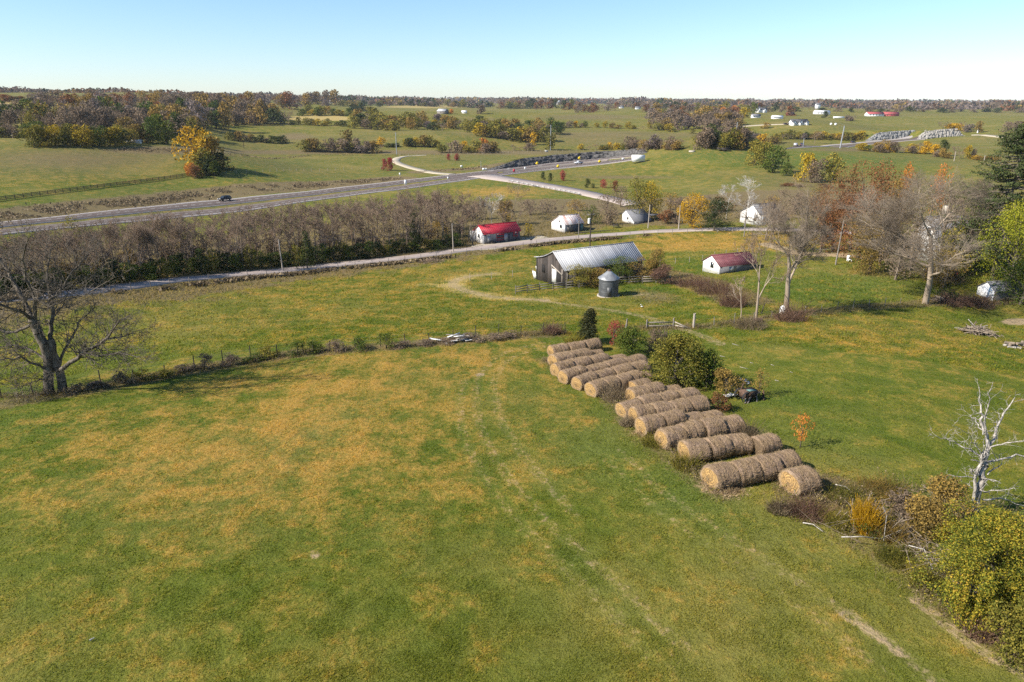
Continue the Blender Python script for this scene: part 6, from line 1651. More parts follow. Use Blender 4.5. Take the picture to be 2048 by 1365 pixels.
# farmhouse behind the big bare tree
A, B = P(1866, 528), P(1960, 532)
fh = Building('farmhouse', 'tall white farmhouse gable seen through the biggest bare tree', 'house', A, B, 6.6, 4.2, 3.4, 7.6, 0.5, M_WHITE, M_WHITE, rz=8, L=11)
fh.roof(M_SHINGLE2, 0.3, 0.3)
fh.window('g', 1.6, 1.2, 2.5, 2.9, M_WHITE2); fh.window('g', 3.3, 1.2, 4.2, 2.9, M_WHITE2); fh.window('g', 1.9, 4.4, 2.8, 6.0, M_WHITE2)
for k in range(4): fh.window('f', 1.5 + k * 2.4, 1.2, 2.5 + k * 2.4, 2.9, M_WHITE2)
MB().box(2.0, 2.0, 8.0, 2.7, 2.7, 9.6).build('chimney', M_CONC, fh.root)
# white house by the lane
A, B = P(1518, 452), P(1556, 450)
wh = Building('house', 'white house with grey roof behind the white-limbed trees beside the lane', 'house', A, B, 6.6, 2.8, 2.8, 5.0, 0.4, M_WHITE, M_WHITE2, rz=28, L=7)
wh.roof(M_SHINGLE2, 0.3, 0.3); wh.window('g', 1.0, 1.0, 1.9, 2.1, M_WHITE2); wh.window('g', 3.8, 1.0, 4.9, 2.1, M_WHITE2); wh.window('f', 1.0, .9, 2.0, 2.0, M_WHITE2); wh.window('f', 3.2, .9, 4.2, 2.0, M_WHITE2)

# ---- far houses and barns
def far_house(px, base, wpx, hpx, rz, wall, roof, label, name='house', cat='house', depth=0.6, t=0.5, rf=0.55, nwin=3, gx=None):
    p = P(px, base); m = 1 / scale_at(p)
    L = wpx * m; h = hpx * m; W = L * depth
    u = np.array([math.cos(rz), math.sin(rz), 0]) * L / 2
    b = Building(name, label, cat, p - u, p + u, W, h * rf, h * rf, h, t, wall, sink=2.0)
    b.roof(roof, 0.5, 0.5, thick=0.2)
    for k in range(nwin):
        b.window('f', L * (k + .6) / (nwin + .4), h * rf * .35, L * (k + .6) / (nwin + .4) + max(.9, L * .06), h * rf * .8, wall)
    if gx:
        for (f0, f1, hh) in gx:   # cross gables facing the camera
            w0, w1 = L * f0, L * f1
            g = MB(); g.prism([(w0, -1), (w1, -1), (w1, h * rf), ((w0 + w1) / 2, h * hh), (w0, h * rf)], -1.6, W * .5, 'y'); g.build('cross_gable', wall, b.root)
            r2 = MB()
            for s_ in (0, 1):
                a = ((w0 + w1) / 2, h * hh + .05); c = (w0 - .4, h * rf - .2) if s_ == 0 else (w1 + .4, h * rf - .2)
                r2.prism([a, c, (c[0], c[1] + .25), (a[0], a[1] + .25)], -2.0, W * .5, 'y')
            r2.build('cross_gable_roof', roof, b.root)
            MB().box((w0 + w1) / 2 - .5, -1.66, h * rf * .3, (w0 + w1) / 2 + .5, -1.6, h * rf * .85).build('window', M_GLASS, b.root)
    return b
far_house(1600, 251, 33, 11, 0.05, M_WHITE2, M_SHINGLE, 'large white house with dark roof and three gables on the far right field', depth=.5, nwin=5, gx=((.02, .22, .85), (.42, .62, .95), (.84, 1.0, .8)))
far_house(1513, 236, 16, 7, 0.1, M_WHITE2, M_SHINGLE2, 'white cottage with grey roof below the far hilltop white house'); far_house(1524, 226, 20, 10, 0.0, M_WHITE2, M_SHINGLE, 'far hilltop white house with two gables', gx=((.05, .3, 1.15), (.6, .85, .9)))
far_house(1556, 238, 20, 6, 0.0, M_WHITE2, M_WHITE2, 'white garage left of the far rust tree', 'garage', 'garage', nwin=2); far_house(1582, 231, 14, 6, 0.1, plain('dark_red_barn_wall', (0.16, 0.02, 0.03), 0.8), M_SHINGLE, 'small dark red shed beside the far rust tree', 'shed', 'shed', nwin=1)
far_house(1646, 229, 29, 7, 0.0, M_WHITE2, M_WHITE2, 'long white barn on the far right ridge', 'barn', 'barn', depth=.5, nwin=4); far_house(1636, 219, 9, 11, 0.0, M_WHITE2, M_SHINGLE2, 'tall white building behind the long white barn', nwin=1, rf=.8)
far_house(1752, 233, 32, 8, 0.02, M_WHITE2, M_FARRED, 'white stable with red roof on the far right ridge, left block', 'stable', 'stable', depth=.5, nwin=5); far_house(1783, 233, 28, 8, -0.12, M_FARRED, M_FARRED, 'long low red-roofed stable right of the white one', 'stable', 'stable', depth=.4, nwin=3)
far_house(882, 228, 19, 9, -0.5, M_GREYWOOD, M_TIN, 'grey barn with pale roof on the far middle slope', 'barn', 'barn', depth=.7, nwin=1); far_house(928, 227, 9, 5, -0.2, M_WHITE2, M_WHITE2, 'small white shed right of the far grey barn', 'shed', 'shed', nwin=1)
far_house(1116, 210, 6, 8, 0.0, M_WHITE2, M_WHITE2, 'tiny white house on the middle skyline', nwin=1); far_house(1243, 217, 10, 5, 0.0, M_WHITE2, M_SHINGLE2, 'white house on the skyline above the middle hills, left one', nwin=2); far_house(1276, 219, 10, 5, 0.0, M_WHITE2, M_SHINGLE2, 'white house on the skyline above the middle hills, right one', nwin=2)
far_house(1308, 214, 8, 4, 0.1, M_OLDWHITE, M_TIN, 'pale barn on the skyline right of the two white houses', 'barn', 'barn', nwin=1); far_house(662, 207, 8, 6, 0.0, M_OLDWHITE, M_SHINGLE2, 'grey-white farmhouse on the left middle skyline', nwin=1); far_house(725, 203, 7, 3, 0.0, M_WHITE2, M_WHITE2, 'tiny white barn on the skyline, left of two', 'barn', 'barn', nwin=0); far_house(755, 205, 7, 3, 0.0, M_WHITE2, M_WHITE2, 'tiny white barn on the skyline, right of two', 'barn', 'barn', nwin=0)
far_house(322, 195, 9, 5, 0.0, M_WHITE2, M_SHINGLE2, 'white house among trees on the left ridge', nwin=1); far_house(398, 199, 10, 4, 0.1, M_WHITE2, M_WHITE2, 'low white shed on the left ridge right of the white house', 'shed', 'shed', nwin=1)
far_house(267, 286, 26, 5, 0.0, M_OLDWHITE, M_TIN, 'low pale shed at the wood edge above the left field', 'shed', 'shed', depth=.3, nwin=0); far_house(34, 272, 20, 9, 0.3, M_OLDWHITE, M_SHINGLE2, 'pale building half hidden by trees at the far left', nwin=1)
far_house(1678, 237, 20, 3, 0.0, M_WHITE2, M_WHITE2, 'very low white shed between the long barn and the stable', 'shed', 'shed', depth=.2, nwin=0)

# ---------------------------------------------------------------- poles, fences
POLES = []
def pole(px, base, top, label, mat=M_GREYWOOD, arm=1.0, trans=False, lean=(0, 0), r=0.14, name='utility_pole', cat='utility pole', group='utility poles'):
    p = P(px, base); h = z_at(p[1], top) - p[2]
    t = thing(name, label, cat, p, 0.0, group)
    MB().tubes([(0, 0, -0.5)], [(lean[0] * h, lean[1] * h, h)], r, r * 0.7, 10).build('pole', mat, t)
    if arm:
        MB().box(-arm, -0.06, h - 0.6, arm, 0.06, h - 0.48).build('crossarm', M_GREYWOOD, t)
        for k in (-.85, 0, .85):
            MB().tubes([(k * arm, 0, h - 0.48)], [(k * arm, 0, h - 0.28)], .05, .03, 6).build('insulator', M_STEEL, t)
    if trans:
        MB().tubes([(-0.38, 0, h - 2.4)], [(-0.38, 0, h - 1.3)], .28, .28, 12).build('transformer', M_WHITE2, t)
    POLES.append((p, h)); return t
pole(566, 543, 479, 'leftmost leaning pale utility pole beside the lane in front of the wood', M_PALEPOST, 0, lean=(-.035, 0))
pole(907, 505, 447, 'pale utility pole beside the lane left of the red-roofed building', M_PALEPOST, 0, lean=(-.02, 0))
pole(1157, 479, 424, 'thinner brown pole in front of the rust-striped shed', M_GREYWOOD, 0, r=.11)
pole(1179.5, 505, 425, 'dark utility pole with a white transformer rising behind the barn roof', M_DARKWOOD, .7, True)
pole(1296, 457, 410, 'pale pole in front of the low shed with the lean-to', M_PALEPOST, 0, lean=(.02, 0)); pole(1357, 461, 411, 'slim pole beside the lane left of the golden tree', M_PALEPOST, 0)
pole(1488, 474, 418, 'pole beside the lane in front of the white-limbed trees', M_GREYWOOD, 0); pole(1671, 530, 441, 'leaning brown pole at the end of the farm drive', M_GREYWOOD, 0, lean=(.04, 0))
pole(793.5, 309, 265, 'tall pale highway power pole, left one beyond the gravel drive', M_STEEL, 1.2, r=.35); pole(1101, 301, 250, 'tall pale highway power pole, right one above the rock cut', M_STEEL, 1.2, r=.38)
pole(1680, 297, 252, 'tall pale power pole at the far highway stretch, leaning right', M_STEEL, 1.2, r=.4, lean=(.06, 0)); pole(1472, 266, 245, 'pale power pole at the edge of the bare wood at right', M_STEEL, 1, r=.4, lean=(.05, 0)); pole(1606, 295, 277, 'short pale pole at the left end of the far highway stretch', M_STEEL, 0, r=.25)
pole(488, 297, 281, 'dark short pole in the field right of the golden tree', M_DARKWOOD, 0, r=.2); pole(617, 215, 200, 'pale pole on the slope above the stubble strip', M_STEEL, 0, r=.4)
pole(1908, 323, 303, 'pale short pole in the yellow bushes at right', M_PALEPOST, 0, r=.2); pole(1968, 323, 311, 'small pale post among the low orange bushes at right', M_PALEPOST, 0, r=.2); pole(1955, 266, 256, 'white tank on a pole above the far lane', M_WHITE2, 0, r=.7)
def wire(i, j, label, off=0.0, sag=0.9):
    (a, ha), (b, hb) = POLES[i], POLES[j]
    A = np.array([a[0] + off, a[1], a[2] + ha - .3]); B = np.array([b[0] + off, b[1], b[2] + hb - .3]); t = np.linspace(0, 1, 15)[:, None]
    p = A + (B - A) * t; p[:, 2] -= sag * 4 * (t * (1 - t))[:, 0]
    tag(MB().tubes(p[:-1], p[1:], .014, .014, 4).build('power_line', M_WIRE), label, 'wire')
wire(0, 1, 'power line strung between the leftmost lane pole and the next'); wire(1, 3, 'power line from the lane pole to the transformer pole'); wire(3, 5, 'power line from the transformer pole to the pole by the golden tree'); wire(5, 6, 'power line from the golden tree pole to the next'); wire(8, 9, 'power line between the two tall highway poles', sag=3)

def fence(name, label, pts, spacing, ph, pr, mat, rails=(), rail_mat=None, wires=(), maxp=99, jit=0.0, group=None, tall_every=0, rail_t=(0.05, 0.14)):
    base = PL(pts); seg = np.hypot(*(base[1:, :2] - base[:-1, :2]).T); total = seg.sum()
    n = min(maxp, max(2, int(total / spacing) + 1))
    L = PL(pts, n) if n > len(pts) + 2 else PL(pts, max(n, 3))
    n = len(L)
    o = L[0]; t = thing(name, label, 'fence', o, 0, group)
    tops = []
    for k in range(n):
        x, y = L[k, 0] - o[0], L[k, 1] - o[1]; z = L[k, 2] - o[2]
        h = ph * (1 + R_.uniform(-jit, jit)) * (1.25 if tall_every and k % tall_every == 0 else 1)
        ln_ = R_.uniform(-jit, jit) * .3
        MB().tubes([(x, y, z - .3)], [(x + ln_, y + ln_, z + h)], pr, pr * .9, 6).build('post', mat, t)
        tops.append((x, y, z))
    for r_ in rails:
        mb = MB()
        for a, b in zip(tops, tops[1:]):
            mb.bar((a[0], a[1], a[2] + r_ * (1 + R_.uniform(-jit, jit) * .5)), (b[0], b[1], b[2] + r_ * (1 + R_.uniform(-jit, jit) * .5)), rail_t[0], rail_t[1])
        mb.build('rail', rail_mat or mat, t)
    for w_ in wires:
        a = np.array(tops); a[:, 2] += w_
        MB().tubes(a[:-1], a[1:], .008, .008, 3).build('wire', M_WIRE, t)
    return t
fence('wire_fence', 'wire fence with dark posts along the field side of the lane', [(-60, 616), (60, 603), (200, 588), (350, 569), (480, 557), (600, 546), (700, 536), (820, 523), (930, 510), (1000, 502), (1100, 489), (1200, 479), (1300, 471), (1400, 466), (1480, 465), (1560, 467)], 3.6, 1.25, .06, M_GREYWOOD, (), None, (.4, .8, 1.15), jit=.12)
fence('wire_fence', 'old wire fence with leaning posts crossing between the near and middle fields', [(-60, 800), (40, 797), (110, 790), (250, 765), (400, 738), (500, 721), (600, 706), (720, 696), (820, 690), (950, 679), (1060, 669), (1130, 668)], 2.7, 1.35, .055, M_DARKWOOD, (), None, (.4, .8, 1.2), jit=.25)
fence('wire_fence', 'sagging wire fence with weeds right of the thick gate post', [(1387, 656), (1450, 649), (1500, 645), (1570, 634), (1640, 624), (1720, 616), (1800, 610)], 2.8, 1.2, .05, M_GREYWOOD, (), None, (.5, 1.0), jit=.25)
fence('board_fence', 'grey board yard fence running left from the barn corner past the grain bin', [(1031, 588), (1058, 583), (1090, 581), (1128, 580), (1175, 577), (1200, 571)], 2.3, 1.35, .07, M_GREYWOOD, (.35, .75, 1.15), M_GREYWOOD, (), jit=.12)
fence('board_fence', 'dark board fence under the bushes behind the grain bin', [(1232, 569), (1262, 566), (1300, 566), (1340, 567)], 2.0, 1.3, .07, M_GREYWOOD, (.35, .75, 1.15), M_GREYWOOD, (), jit=.2)
fence('wire_fence', 'thin post fence from the barn left across the middle field', [(940, 562), (1010, 557), (1066, 552)], 3.2, 1.3, .05, M_PALEPOST, (), None, (.6, 1.1), jit=.15)
fence('wire_fence', 'thin wire fence between the barn and the maroon-roofed shed', [(1320, 532), (1370, 528), (1420, 520), (1480, 508), (1540, 497)], 3.0, 1.3, .05, M_PALEPOST, (), None, (.6, 1.1), jit=.15)
fence('board_fence', 'long black board fence across the left field above the highway', [(-60, 410), (0, 402), (100, 389), (200, 376), (300, 363), (376, 352)], 3.2, 1.35, .10, M_DARKWOOD, (.3, .7, 1.1), M_DARKWOOD, (), jit=.03, rail_t=(.06, .2))
fence('wire_fence', 'pale wire fence above the highway right of the golden tree', [(430, 352), (500, 347), (600, 342), (700, 339), (800, 337)], 5.5, 1.3, .09, M_PALEPOST, (), None, (.6, 1.1), jit=.1)
fence('wire_fence', 'pale wire fence above the gravel drive loop and rock cut', [(800, 312), (900, 312), (1000, 308), (1100, 303), (1200, 301), (1290, 302)], 6.5, 1.4, .11, M_PALEPOST, (), None, (.6, 1.1), jit=.1)
fence('guard_rail', 'low steel guard rail with dark posts along the gravel side road', [(1018, 364), (1060, 372), (1110, 381), (1160, 391)], 3.6, .8, .09, M_DARKWOOD, (.65,), M_STEEL, (), jit=.02, rail_t=(.06, .3))
def posts_alone(px, base, hpx, r, mat, label, lean=(0, 0)):
    p = P(px, base); h = hpx / scale_at(p)
    tag(MB().tubes([(0, 0, -.3)], [(lean[0], lean[1], h)], r, r * .92, 8).build('fence_post', mat, None, p), label, 'post')
posts_alone(1387, 656, 30, .16, M_PALEPOST, 'thick weathered gate post right of the dirt track')
posts_alone(1522, 628, 22, .08, M_DARKWOOD, 'dark leaning post behind the two fence-line trees', (.35, 0)); posts_alone(1599, 868, 0.01 + 20, .02, M_STEEL, 'thin pale rod standing in the grass left of the orange sapling') if False else None
# broken gate
p = P(1335, 657); g = thing('gate', 'broken grey wooden gate between short posts behind the hay bushes', 'gate', p)
for k, (x, h) in enumerate([(-5.2, 1.3), (-2.6, 1.2), (0.7, 1.35)]):
    z = gz(p[0] + x, p[1]) - p[2]; MB().tubes([(x, 0, z - .3)], [(x + .12 * (k == 0), 0, z + h)], .12, .1, 7).build('post', M_GREYWOOD, g)
mb = MB(); mb.bar((-2.6, 0, .75), (.7, 0, .8), .06, .14); mb.bar((-2.6, 0, .3), (.7, 0, .35), .06, .14); mb.build('rail', M_GREYWOOD, g)
mb = MB(); mb.bar((.7, 0, .9), (2.8, -.6, .05), .07, .12); mb.bar((.9, 0, .4), (2.9, -.5, .1), .07, .12); mb.build('fallen_rail', M_PALEPOST, g)

# ---------------------------------------------------------------- vehicles
def car(px, base, lpx, rz, paint, label, kind='suv', name='car', cat='car'):
    p = P(px, base); p[2] += 0.3
    L = 4.7
    t = thing(name, label, cat, p, rz)
    if kind == 'pickup':
        prof = [(-2.5, .45), (2.45, .45), (2.5, .75), (2.4, 1.02), (1.2, 1.12), (.55, 1.72), (-.55, 1.75), (-.75, 1.1), (-2.5, 1.1)]
        gl = [(1.05, 1.14), (.5, 1.64), (-.5, 1.66), (-.62, 1.14)]
    else:
        prof = [(-2.35, .42), (2.3, .42), (2.38, .75), (2.25, 1.0), (1.15, 1.1), (.45, 1.66), (-1.7, 1.7), (-2.2, 1.1), (-2.38, .95)]
        gl = [(1.0, 1.12), (.42, 1.58), (-1.62, 1.61), (-2.0, 1.12)]
    MB().prism(prof, -.9, .9, 'y').build('body', paint, t)
    MB().prism(gl, -.915, .915, 'y').build('side_windows', M_GLASS, t)
    mb = MB(); mb.add([(1.17, -.8, 1.12), (1.17, .8, 1.12), (.50, .72, 1.66), (.50, -.72, 1.66)], [(0, 1, 2, 3)]); mb.build('windscreen', M_GLASS, t)
    for x in (-1.45, 1.45):
        for s in (-1, 1):
            w = MB().tubes([(x, s * .72, .36)], [(x, s * .94, .36)], .36, .36, 14); w.prism([(x + .36 * math.cos(a * .449), .36 + .36 * math.sin(a * .449)) for a in range(14)], s * .7, s * .95, 'y')
            wh_ = w.build('wheel', M_RUBBER, t)
            MB().tubes([(x, s * .93, .36)], [(x, s * .965, .36)], .2, .18, 10).build('rim', M_STEEL, wh_)
    for s in (-.6, .6):
        MB().box(2.3, s - .2, .7, 2.4, s + .2, .88).build('headlight', M_WHITE2, t)
        MB().box(-2.42, s - .2, .75, -2.33, s + .2, .95).build('tail_light', M_REDTRIM, t)
    return t
def heading(line, px):
    i = int(np.argmin(np.abs(project(line)[0] - px))); i = min(max(i, 1), len(line) - 2); d = line[i + 1] - line[i - 1]; return math.atan2(d[1], d[0])
P_BLACK = plain('black_car_paint', (0.012, 0.012, 0.014), 0.25, var=.1, spec=.6); P_SILV = plain('silver_car_paint', (0.55, 0.57, 0.6), 0.3, .4, var=.05); P_DK = plain('dark_blue_car_paint', (0.03, 0.035, 0.05), 0.3, var=.1)
car(450, 403, 22, heading(HW_FAR, 450) + math.pi, P_BLACK, 'black car on the near end of the highway, left of the drive')
car(1157, 329.5, 15, heading(HW_NEAR, 1157), P_SILV, 'silver pickup on the highway among the yellow signs', 'pickup', 'pickup_truck', 'pickup')
car(1591, 293.8, 8, heading(HW2_FAR, 1600), P_SILV, 'silver car on the far highway stretch at its left end'); car(1604, 293.5, 8, heading(HW2_FAR, 1604), P_DK, 'dark car behind the silver one on the far highway stretch'); car(1706, 287, 8, heading(HW2_FAR, 1706), P_DK, 'dark car on the far highway stretch before the rock cutting')
car(1571, 250.2, 6, 0, P_BLACK, 'left dark car parked on the drive of the large far white house'); car(1579, 250.3, 6, 0, P_BLACK, 'right dark car parked on the drive of the large far white house')
# white box trailer
p = P(1276, 326); t = thing('box_trailer', 'white box trailer parked on the grass right of the highway', 'trailer', p, math.radians(8))
mb = MB(); mb.box(-3.3, -1.2, .9, 3.3, 1.2, 4.0); mb.build('box', M_WHITE2, t); MB().box(-3.34, -1.24, .78, 3.34, 1.24, .92).build('chassis', M_STEEL, t)
for x in (1.6, 2.6):
    for s in (-1.05, 1.05): MB().tubes([(x, s - .12, .45)], [(x, s + .12, .45)], .45, .45, 12).build('wheel', M_RUBBER, t)
for s in (-.5, .5): MB().box(-2.7, s - .05, -.1, -2.55, s + .05, .8).build('landing_leg', M_STEEL, t)
# lost vehicles in the yard
car(1880, 556, 24, 2.4, M_RUSTM, 'rusty maroon car hidden in brush behind the biggest bare tree')

# ---------------------------------------------------------------- signs along the highway
def sign(px, base, top, label, kind='diamond', mat=M_YELLOW, rz=0.25, wd=1.0, name='road_sign', group=None):
    p = P(px, base); h = max(z_at(p[1], top) - p[2], 1.2)
    t = thing(name, label, 'sign', p, rz, group)
    MB().box(-.05, -.04, -.3, .05, .04, h * .75).build('post', M_STEEL, t)
    mb = MB()
    if kind == 'diamond':
        r = wd * 1.0; mb.prism([(0, h - 2 * r), (r, h - r), (0, h), (-r, h - r)], -.09, -.05, 'y')
    else:
        mb.prism([(-wd / 2, max(.3, h - kind)), (wd / 2, max(.3, h - kind)), (wd / 2, h), (-wd / 2, h)], -.09, -.05, 'y')
    mb.build('panel', mat, t)
    return t
for px, b, tp, l in [(1074, 331, 323.5, 'leftmost yellow diamond sign beyond the far highway lanes'), (1158.5, 322, 313, 'yellow diamond sign in front of the rock cut, with a smaller plate'), (1116, 337, 329, 'yellow diamond sign in the median, left one'), (1199, 328, 319.5, 'yellow diamond sign in the median, right one, near the road end')]:
    sign(px, b, tp, l, group='yellow diamond road signs')
WH = [(811, 371.5, 360, 1.0, 3.2, 'tall narrow white sign in the median left of the junction'), (1050, 341, 334.5, .9, 2.4, 'tall white sign in the median right of the junction'), (923, 336, 331, 1.3, 1.6, 'square white sign beyond the highway below the crimson saplings'), (967.5, 342, 336.5, 1.6, 1.6, 'wider white sign at the far edge of the junction'),
      (972.5, 341, 336.5, .7, 1.6, 'narrow white sign at the far edge of the junction'), (1246, 321, 317, 1.6, 1.2, 'small white sign near the end of the highway left of the box trailer'), (800, 357, 346, .7, 1.2, 'small grey sign on the bank above the highway near the crimson maples'), (896, 360, 354, .7, 1.0, 'small pale marker at the tip of the median')]
for px, b, tp, w_, k_, l in WH: sign(px, b, tp, l, k_, M_WHITE2, wd=w_)
sign(1028, 346, 339, 'red sign in the median beside the tall white one', 1.3, M_REDTRIM, wd=1.1)
for px, b in [(983, 343.5), (1016, 339.5), (1080, 333), (1110, 329.5), (1105, 338.5)]:
    p = P(px, b); q = MB(); q.add([(-1.6, -.25, .24), (.6, -.25, .24), (.6, -.6, .24), (1.7, 0, .24), (.6, .6, .24), (.6, .25, .24), (-1.6, .25, .24)], [], [(0, 1, 6), (1, 5, 6), (1, 2, 3), (1, 3, 5), (3, 4, 5)])
    o = q.build('lane_arrow_marking', M_LINE, None, p); o.rotation_euler = (0, 0, heading(HW_NEAR, px)); tag(o, kind='structure')
# mast and box beside the highway
p = P(1093, 304.5); MBt = thing('highway_cabinet', 'small pale roadside cabinet beside the right tall power pole', 'cabinet', p); MB().box(-1.2, -.6, -.2, 1.2, .6, 1.1).build('box', M_STEEL, MBt); MB().box(-1.4, -.8, 1.1, 1.4, .8, 1.25).build('lid', M_WHITE2, MBt)
pole(962, 338, 322, 'thin grey camera mast at the left end of the rock cut', M_STEEL, 0, r=.15, name='mast', cat='mast', group='masts')

# ---------------------------------------------------------------- scrap, piles, small things
def sticks(px, base, w, h, n, mat, label, seed, name='brush_pile', cat='brush pile', r=.03, ln_=1.6, flat=.25):
    p = P(px, base); rng = np.random.default_rng(seed)
    c = rng.normal(size=(n, 3)) * [w / 4, w / 5, 0]; c[:, 2] = h * rng.uniform(0.05, 1, n) * np.exp(-(c[:, :2] ** 2).sum(1) / (w * w / 6))
    c[:, 2] += ground(c[:, 0] + p[0], c[:, 1] + p[1]) - p[2]
    d = rng.normal(size=(n, 3)) * [1, 1, flat]; d /= np.linalg.norm(d, axis=1, keepdims=True); l = ln_ * rng.uniform(.3, 1, (n, 1))
    a, b = c - d * l / 2, c + d * l / 2
    a[:, 2] = np.maximum(a[:, 2], 0.02 + ground(a[:, 0] + p[0], a[:, 1] + p[1]) - p[2]); b[:, 2] = np.maximum(b[:, 2], .02 + ground(b[:, 0] + p[0], b[:, 1] + p[1]) - p[2])
    rr = r * rng.uniform(.5, 1.6, n)
    return tag(MB().tubes(a, b, rr, rr * .6, 5).build(name, mat, None, p), label, cat)
sticks(1955, 668, 3.6, .9, 140, BARK['grey'], 'pile of grey branches on the right-hand field', 1, r=.045, ln_=2.4)
sticks(1950, 663, 2.0, .8, 14, BARK['dead'], 'pale bare limbs lying on the branch pile', 2, 'fallen_limb', 'limb', r=.05, ln_=3.2)
sticks(1880, 603, 2.6, .7, 60, BARK['grey'], 'heap of boards and branches at the foot of the biggest bare tree', 3, 'scrap_pile', 'scrap pile', r=.07)
for k, (x, b, n, wd) in enumerate([(1745, 1030, 22, 4.0), (1800, 1075, 28, 3.6), (1690, 1055, 10, 4.0), (1850, 1130, 22, 2.6), (1890, 1010, 24, 3.2)]):
    sticks(x, b, wd, .8, n * 2, BARK['grey'], ['grey dead branches above the orange weed clump', 'fallen grey branches left of the biggest lower-right bush', 'pale sticks below the brambles near the lone bale', 'dead branches at the foot of the biggest lower-right bush', 'dead branches under the rust thorn bush'][k], 10 + k, 'fallen_branches', 'branches', r=.016, ln_=2.2, flat=.35)
def fallen(pts, r, label, mat='dead', lift=.12, seed=1):
    W = PL(pts); W = W.copy(); rng = np.random.default_rng(seed); W[:, 2] += lift * (1 + rng.uniform(-.3, 1.5, len(W))); o = W[0].copy()
    W = W - o; rr = np.linspace(r, r * .35, len(W)); tag(MB().tubes(W[:-1], W[1:], rr[:-1], rr[1:], 6).build('fallen_branch', BARK[mat], None, o), label, 'branch')
fallen([(1680, 1090), (1720, 1097), (1760, 1087), (1800, 1082)], .035, 'long pale fallen branch lying left of the biggest lower-right bush', lift=.3)
fallen([(1605, 1052), (1625, 1058), (1645, 1067)], .04, 'short white branch on the grass below the bramble'); fallen([(1812, 1118), (1840, 1140), (1868, 1172)], .03, 'straight pale pole leaning down beside the lower-right bush', lift=.5)
fallen([(1670, 975), (1690, 982), (1706, 990)], .045, 'white branch on the ground right of the lone bale'); fallen([(1762, 1040), (1766, 1070), (1764, 1098)], .03, 'thin upright-looking stick left of the big bush', lift=.5)
fallen([(1795, 1012), (1830, 1030), (1850, 1055)], .08, 'grey limb under the rust and orange thorn bush', 'grey', .4); fallen([(1560, 975), (1580, 975), (1590, 1000)], .03, 'pale dry stalk in front of the lone bale', lift=.3)
for k, (x, y, l) in enumerate([(1465, 689, 12), (1440, 713, 10), (1480, 735, 16), (1500, 726, 6), (1542, 731, 6), (1550, 762, 8), (1580, 745, 5)]):
    fallen([(x, y), (x + l, y + l * .25)], .03, ['short pale stick lying in the right-hand field, topmost', 'pale stick near the large bush, upper left one', 'longest pale stick in the grass right of the large bush', 'tiny pale stick in the grass, centre of the scatter', 'tiny pale stick in the grass, right of the scatter', 'pale stick above the scrap heap', 'faint pale stick right of the scatter'][k], lift=.03, seed=k)
fallen([(180, 1284), (190, 1280)], .045, 'small white object lying in the lower left of the near field', 'white', .05)
# plank pile on the middle fence
p = P(905, 684); t = thing('plank_pile', 'grey plank heap on the middle fence line', 'plank pile', p, .15); rng = np.random.default_rng(3)
for k in range(16):
    x, y, z = rng.uniform(-.3, 2.4), rng.uniform(-.6, .6), .1 + k * .04; a = rng.uniform(-.7, .7); l = rng.uniform(.8, 1.7)
    MB().bar((x - l * math.cos(a) * .6, y - l * math.sin(a) * .6, z), (x + l * math.cos(a) * .6, y + l * math.sin(a) * .6, z + rng.uniform(-.05, .3)), .22, .05).build('plank', M_OLDWHITE if k % 3 == 0 else M_GREYWOOD, t)
mb = MB(); mb.bar((-2.6, 0, .55), (-.5, -.3, .2), .25, .06); mb.build('plank', M_WHITE2, t)
# scrap heap behind the hay
p = P(1498, 800); t = thing('old_machine', 'rusty wrecked farm machine with faded teal panels behind the hay', 'farm machine', p, .4)
MB().box(-.8, -.4, .35, .5, .4, .95).build('engine_block', M_RUSTM, t); MB().bar((-.6, -.4, 1.1), (.2, -.3, 1.0), .35, .06).build('panel', M_TEAL, t)
MB().bar((.2, .4, .3), (1.4, .6, .15), .16).build('drawbar', M_RUSTM, t); MB().bar((-.9, .5, .1), (-.5, .3, 1.5), .09).build('lever', M_RUSTM, t)
for x, r_ in ((-.7, .5), (.6, .42)):
    for s in (-.5, .5):
        v, q = prisms([(x, s - .09, r_)], [(x, s + .09, r_)], r_, r_, 16); MB().add(v, q).build('wheel', M_RUBBER, t)
for k in range(5): MB().bar((rng.uniform(-1.4, 1.4), -.7, .05), (rng.uniform(-1.4, 1.4), -.2, rng.uniform(.3, .9)), .12, .05).build('bent_bar', M_RUSTM if k % 2 else M_GREYWOOD, t)
def junk(px, base, s, mat, label, name='scrap_sheet', cat='scrap'):
    p = P(px, base); rng = np.random.default_rng(int(px)); mb = MB()
    for k in range(4):
        c = rng.normal(size=2) * s * .4; mb.bar((c[0] - s * .3, c[1], .05 + .1 * k), (c[0] + s * .3, c[1] + rng.normal() * s * .3, .1 + rng.uniform(0, .4) * s), s * .35, .04)
    tag(mb.build(name, mat, None, p), label, cat)
junk(1466, 797, .9, M_WHITE2, 'crumpled white sheet on the ground left of the wrecked machine'); junk(1486, 791, .4, M_WHITE2, 'small white scrap touching the wrecked machine'); junk(1490, 768, .5, M_OLDWHITE, 'pale scrap above the wrecked machine')
junk(1283, 615, .4, M_WHITE2, 'small white scrap in the grass right below the grain bin'); junk(1281, 811, .35, M_STEEL, 'blue-grey scrap on the hay rows, middle') if False else None
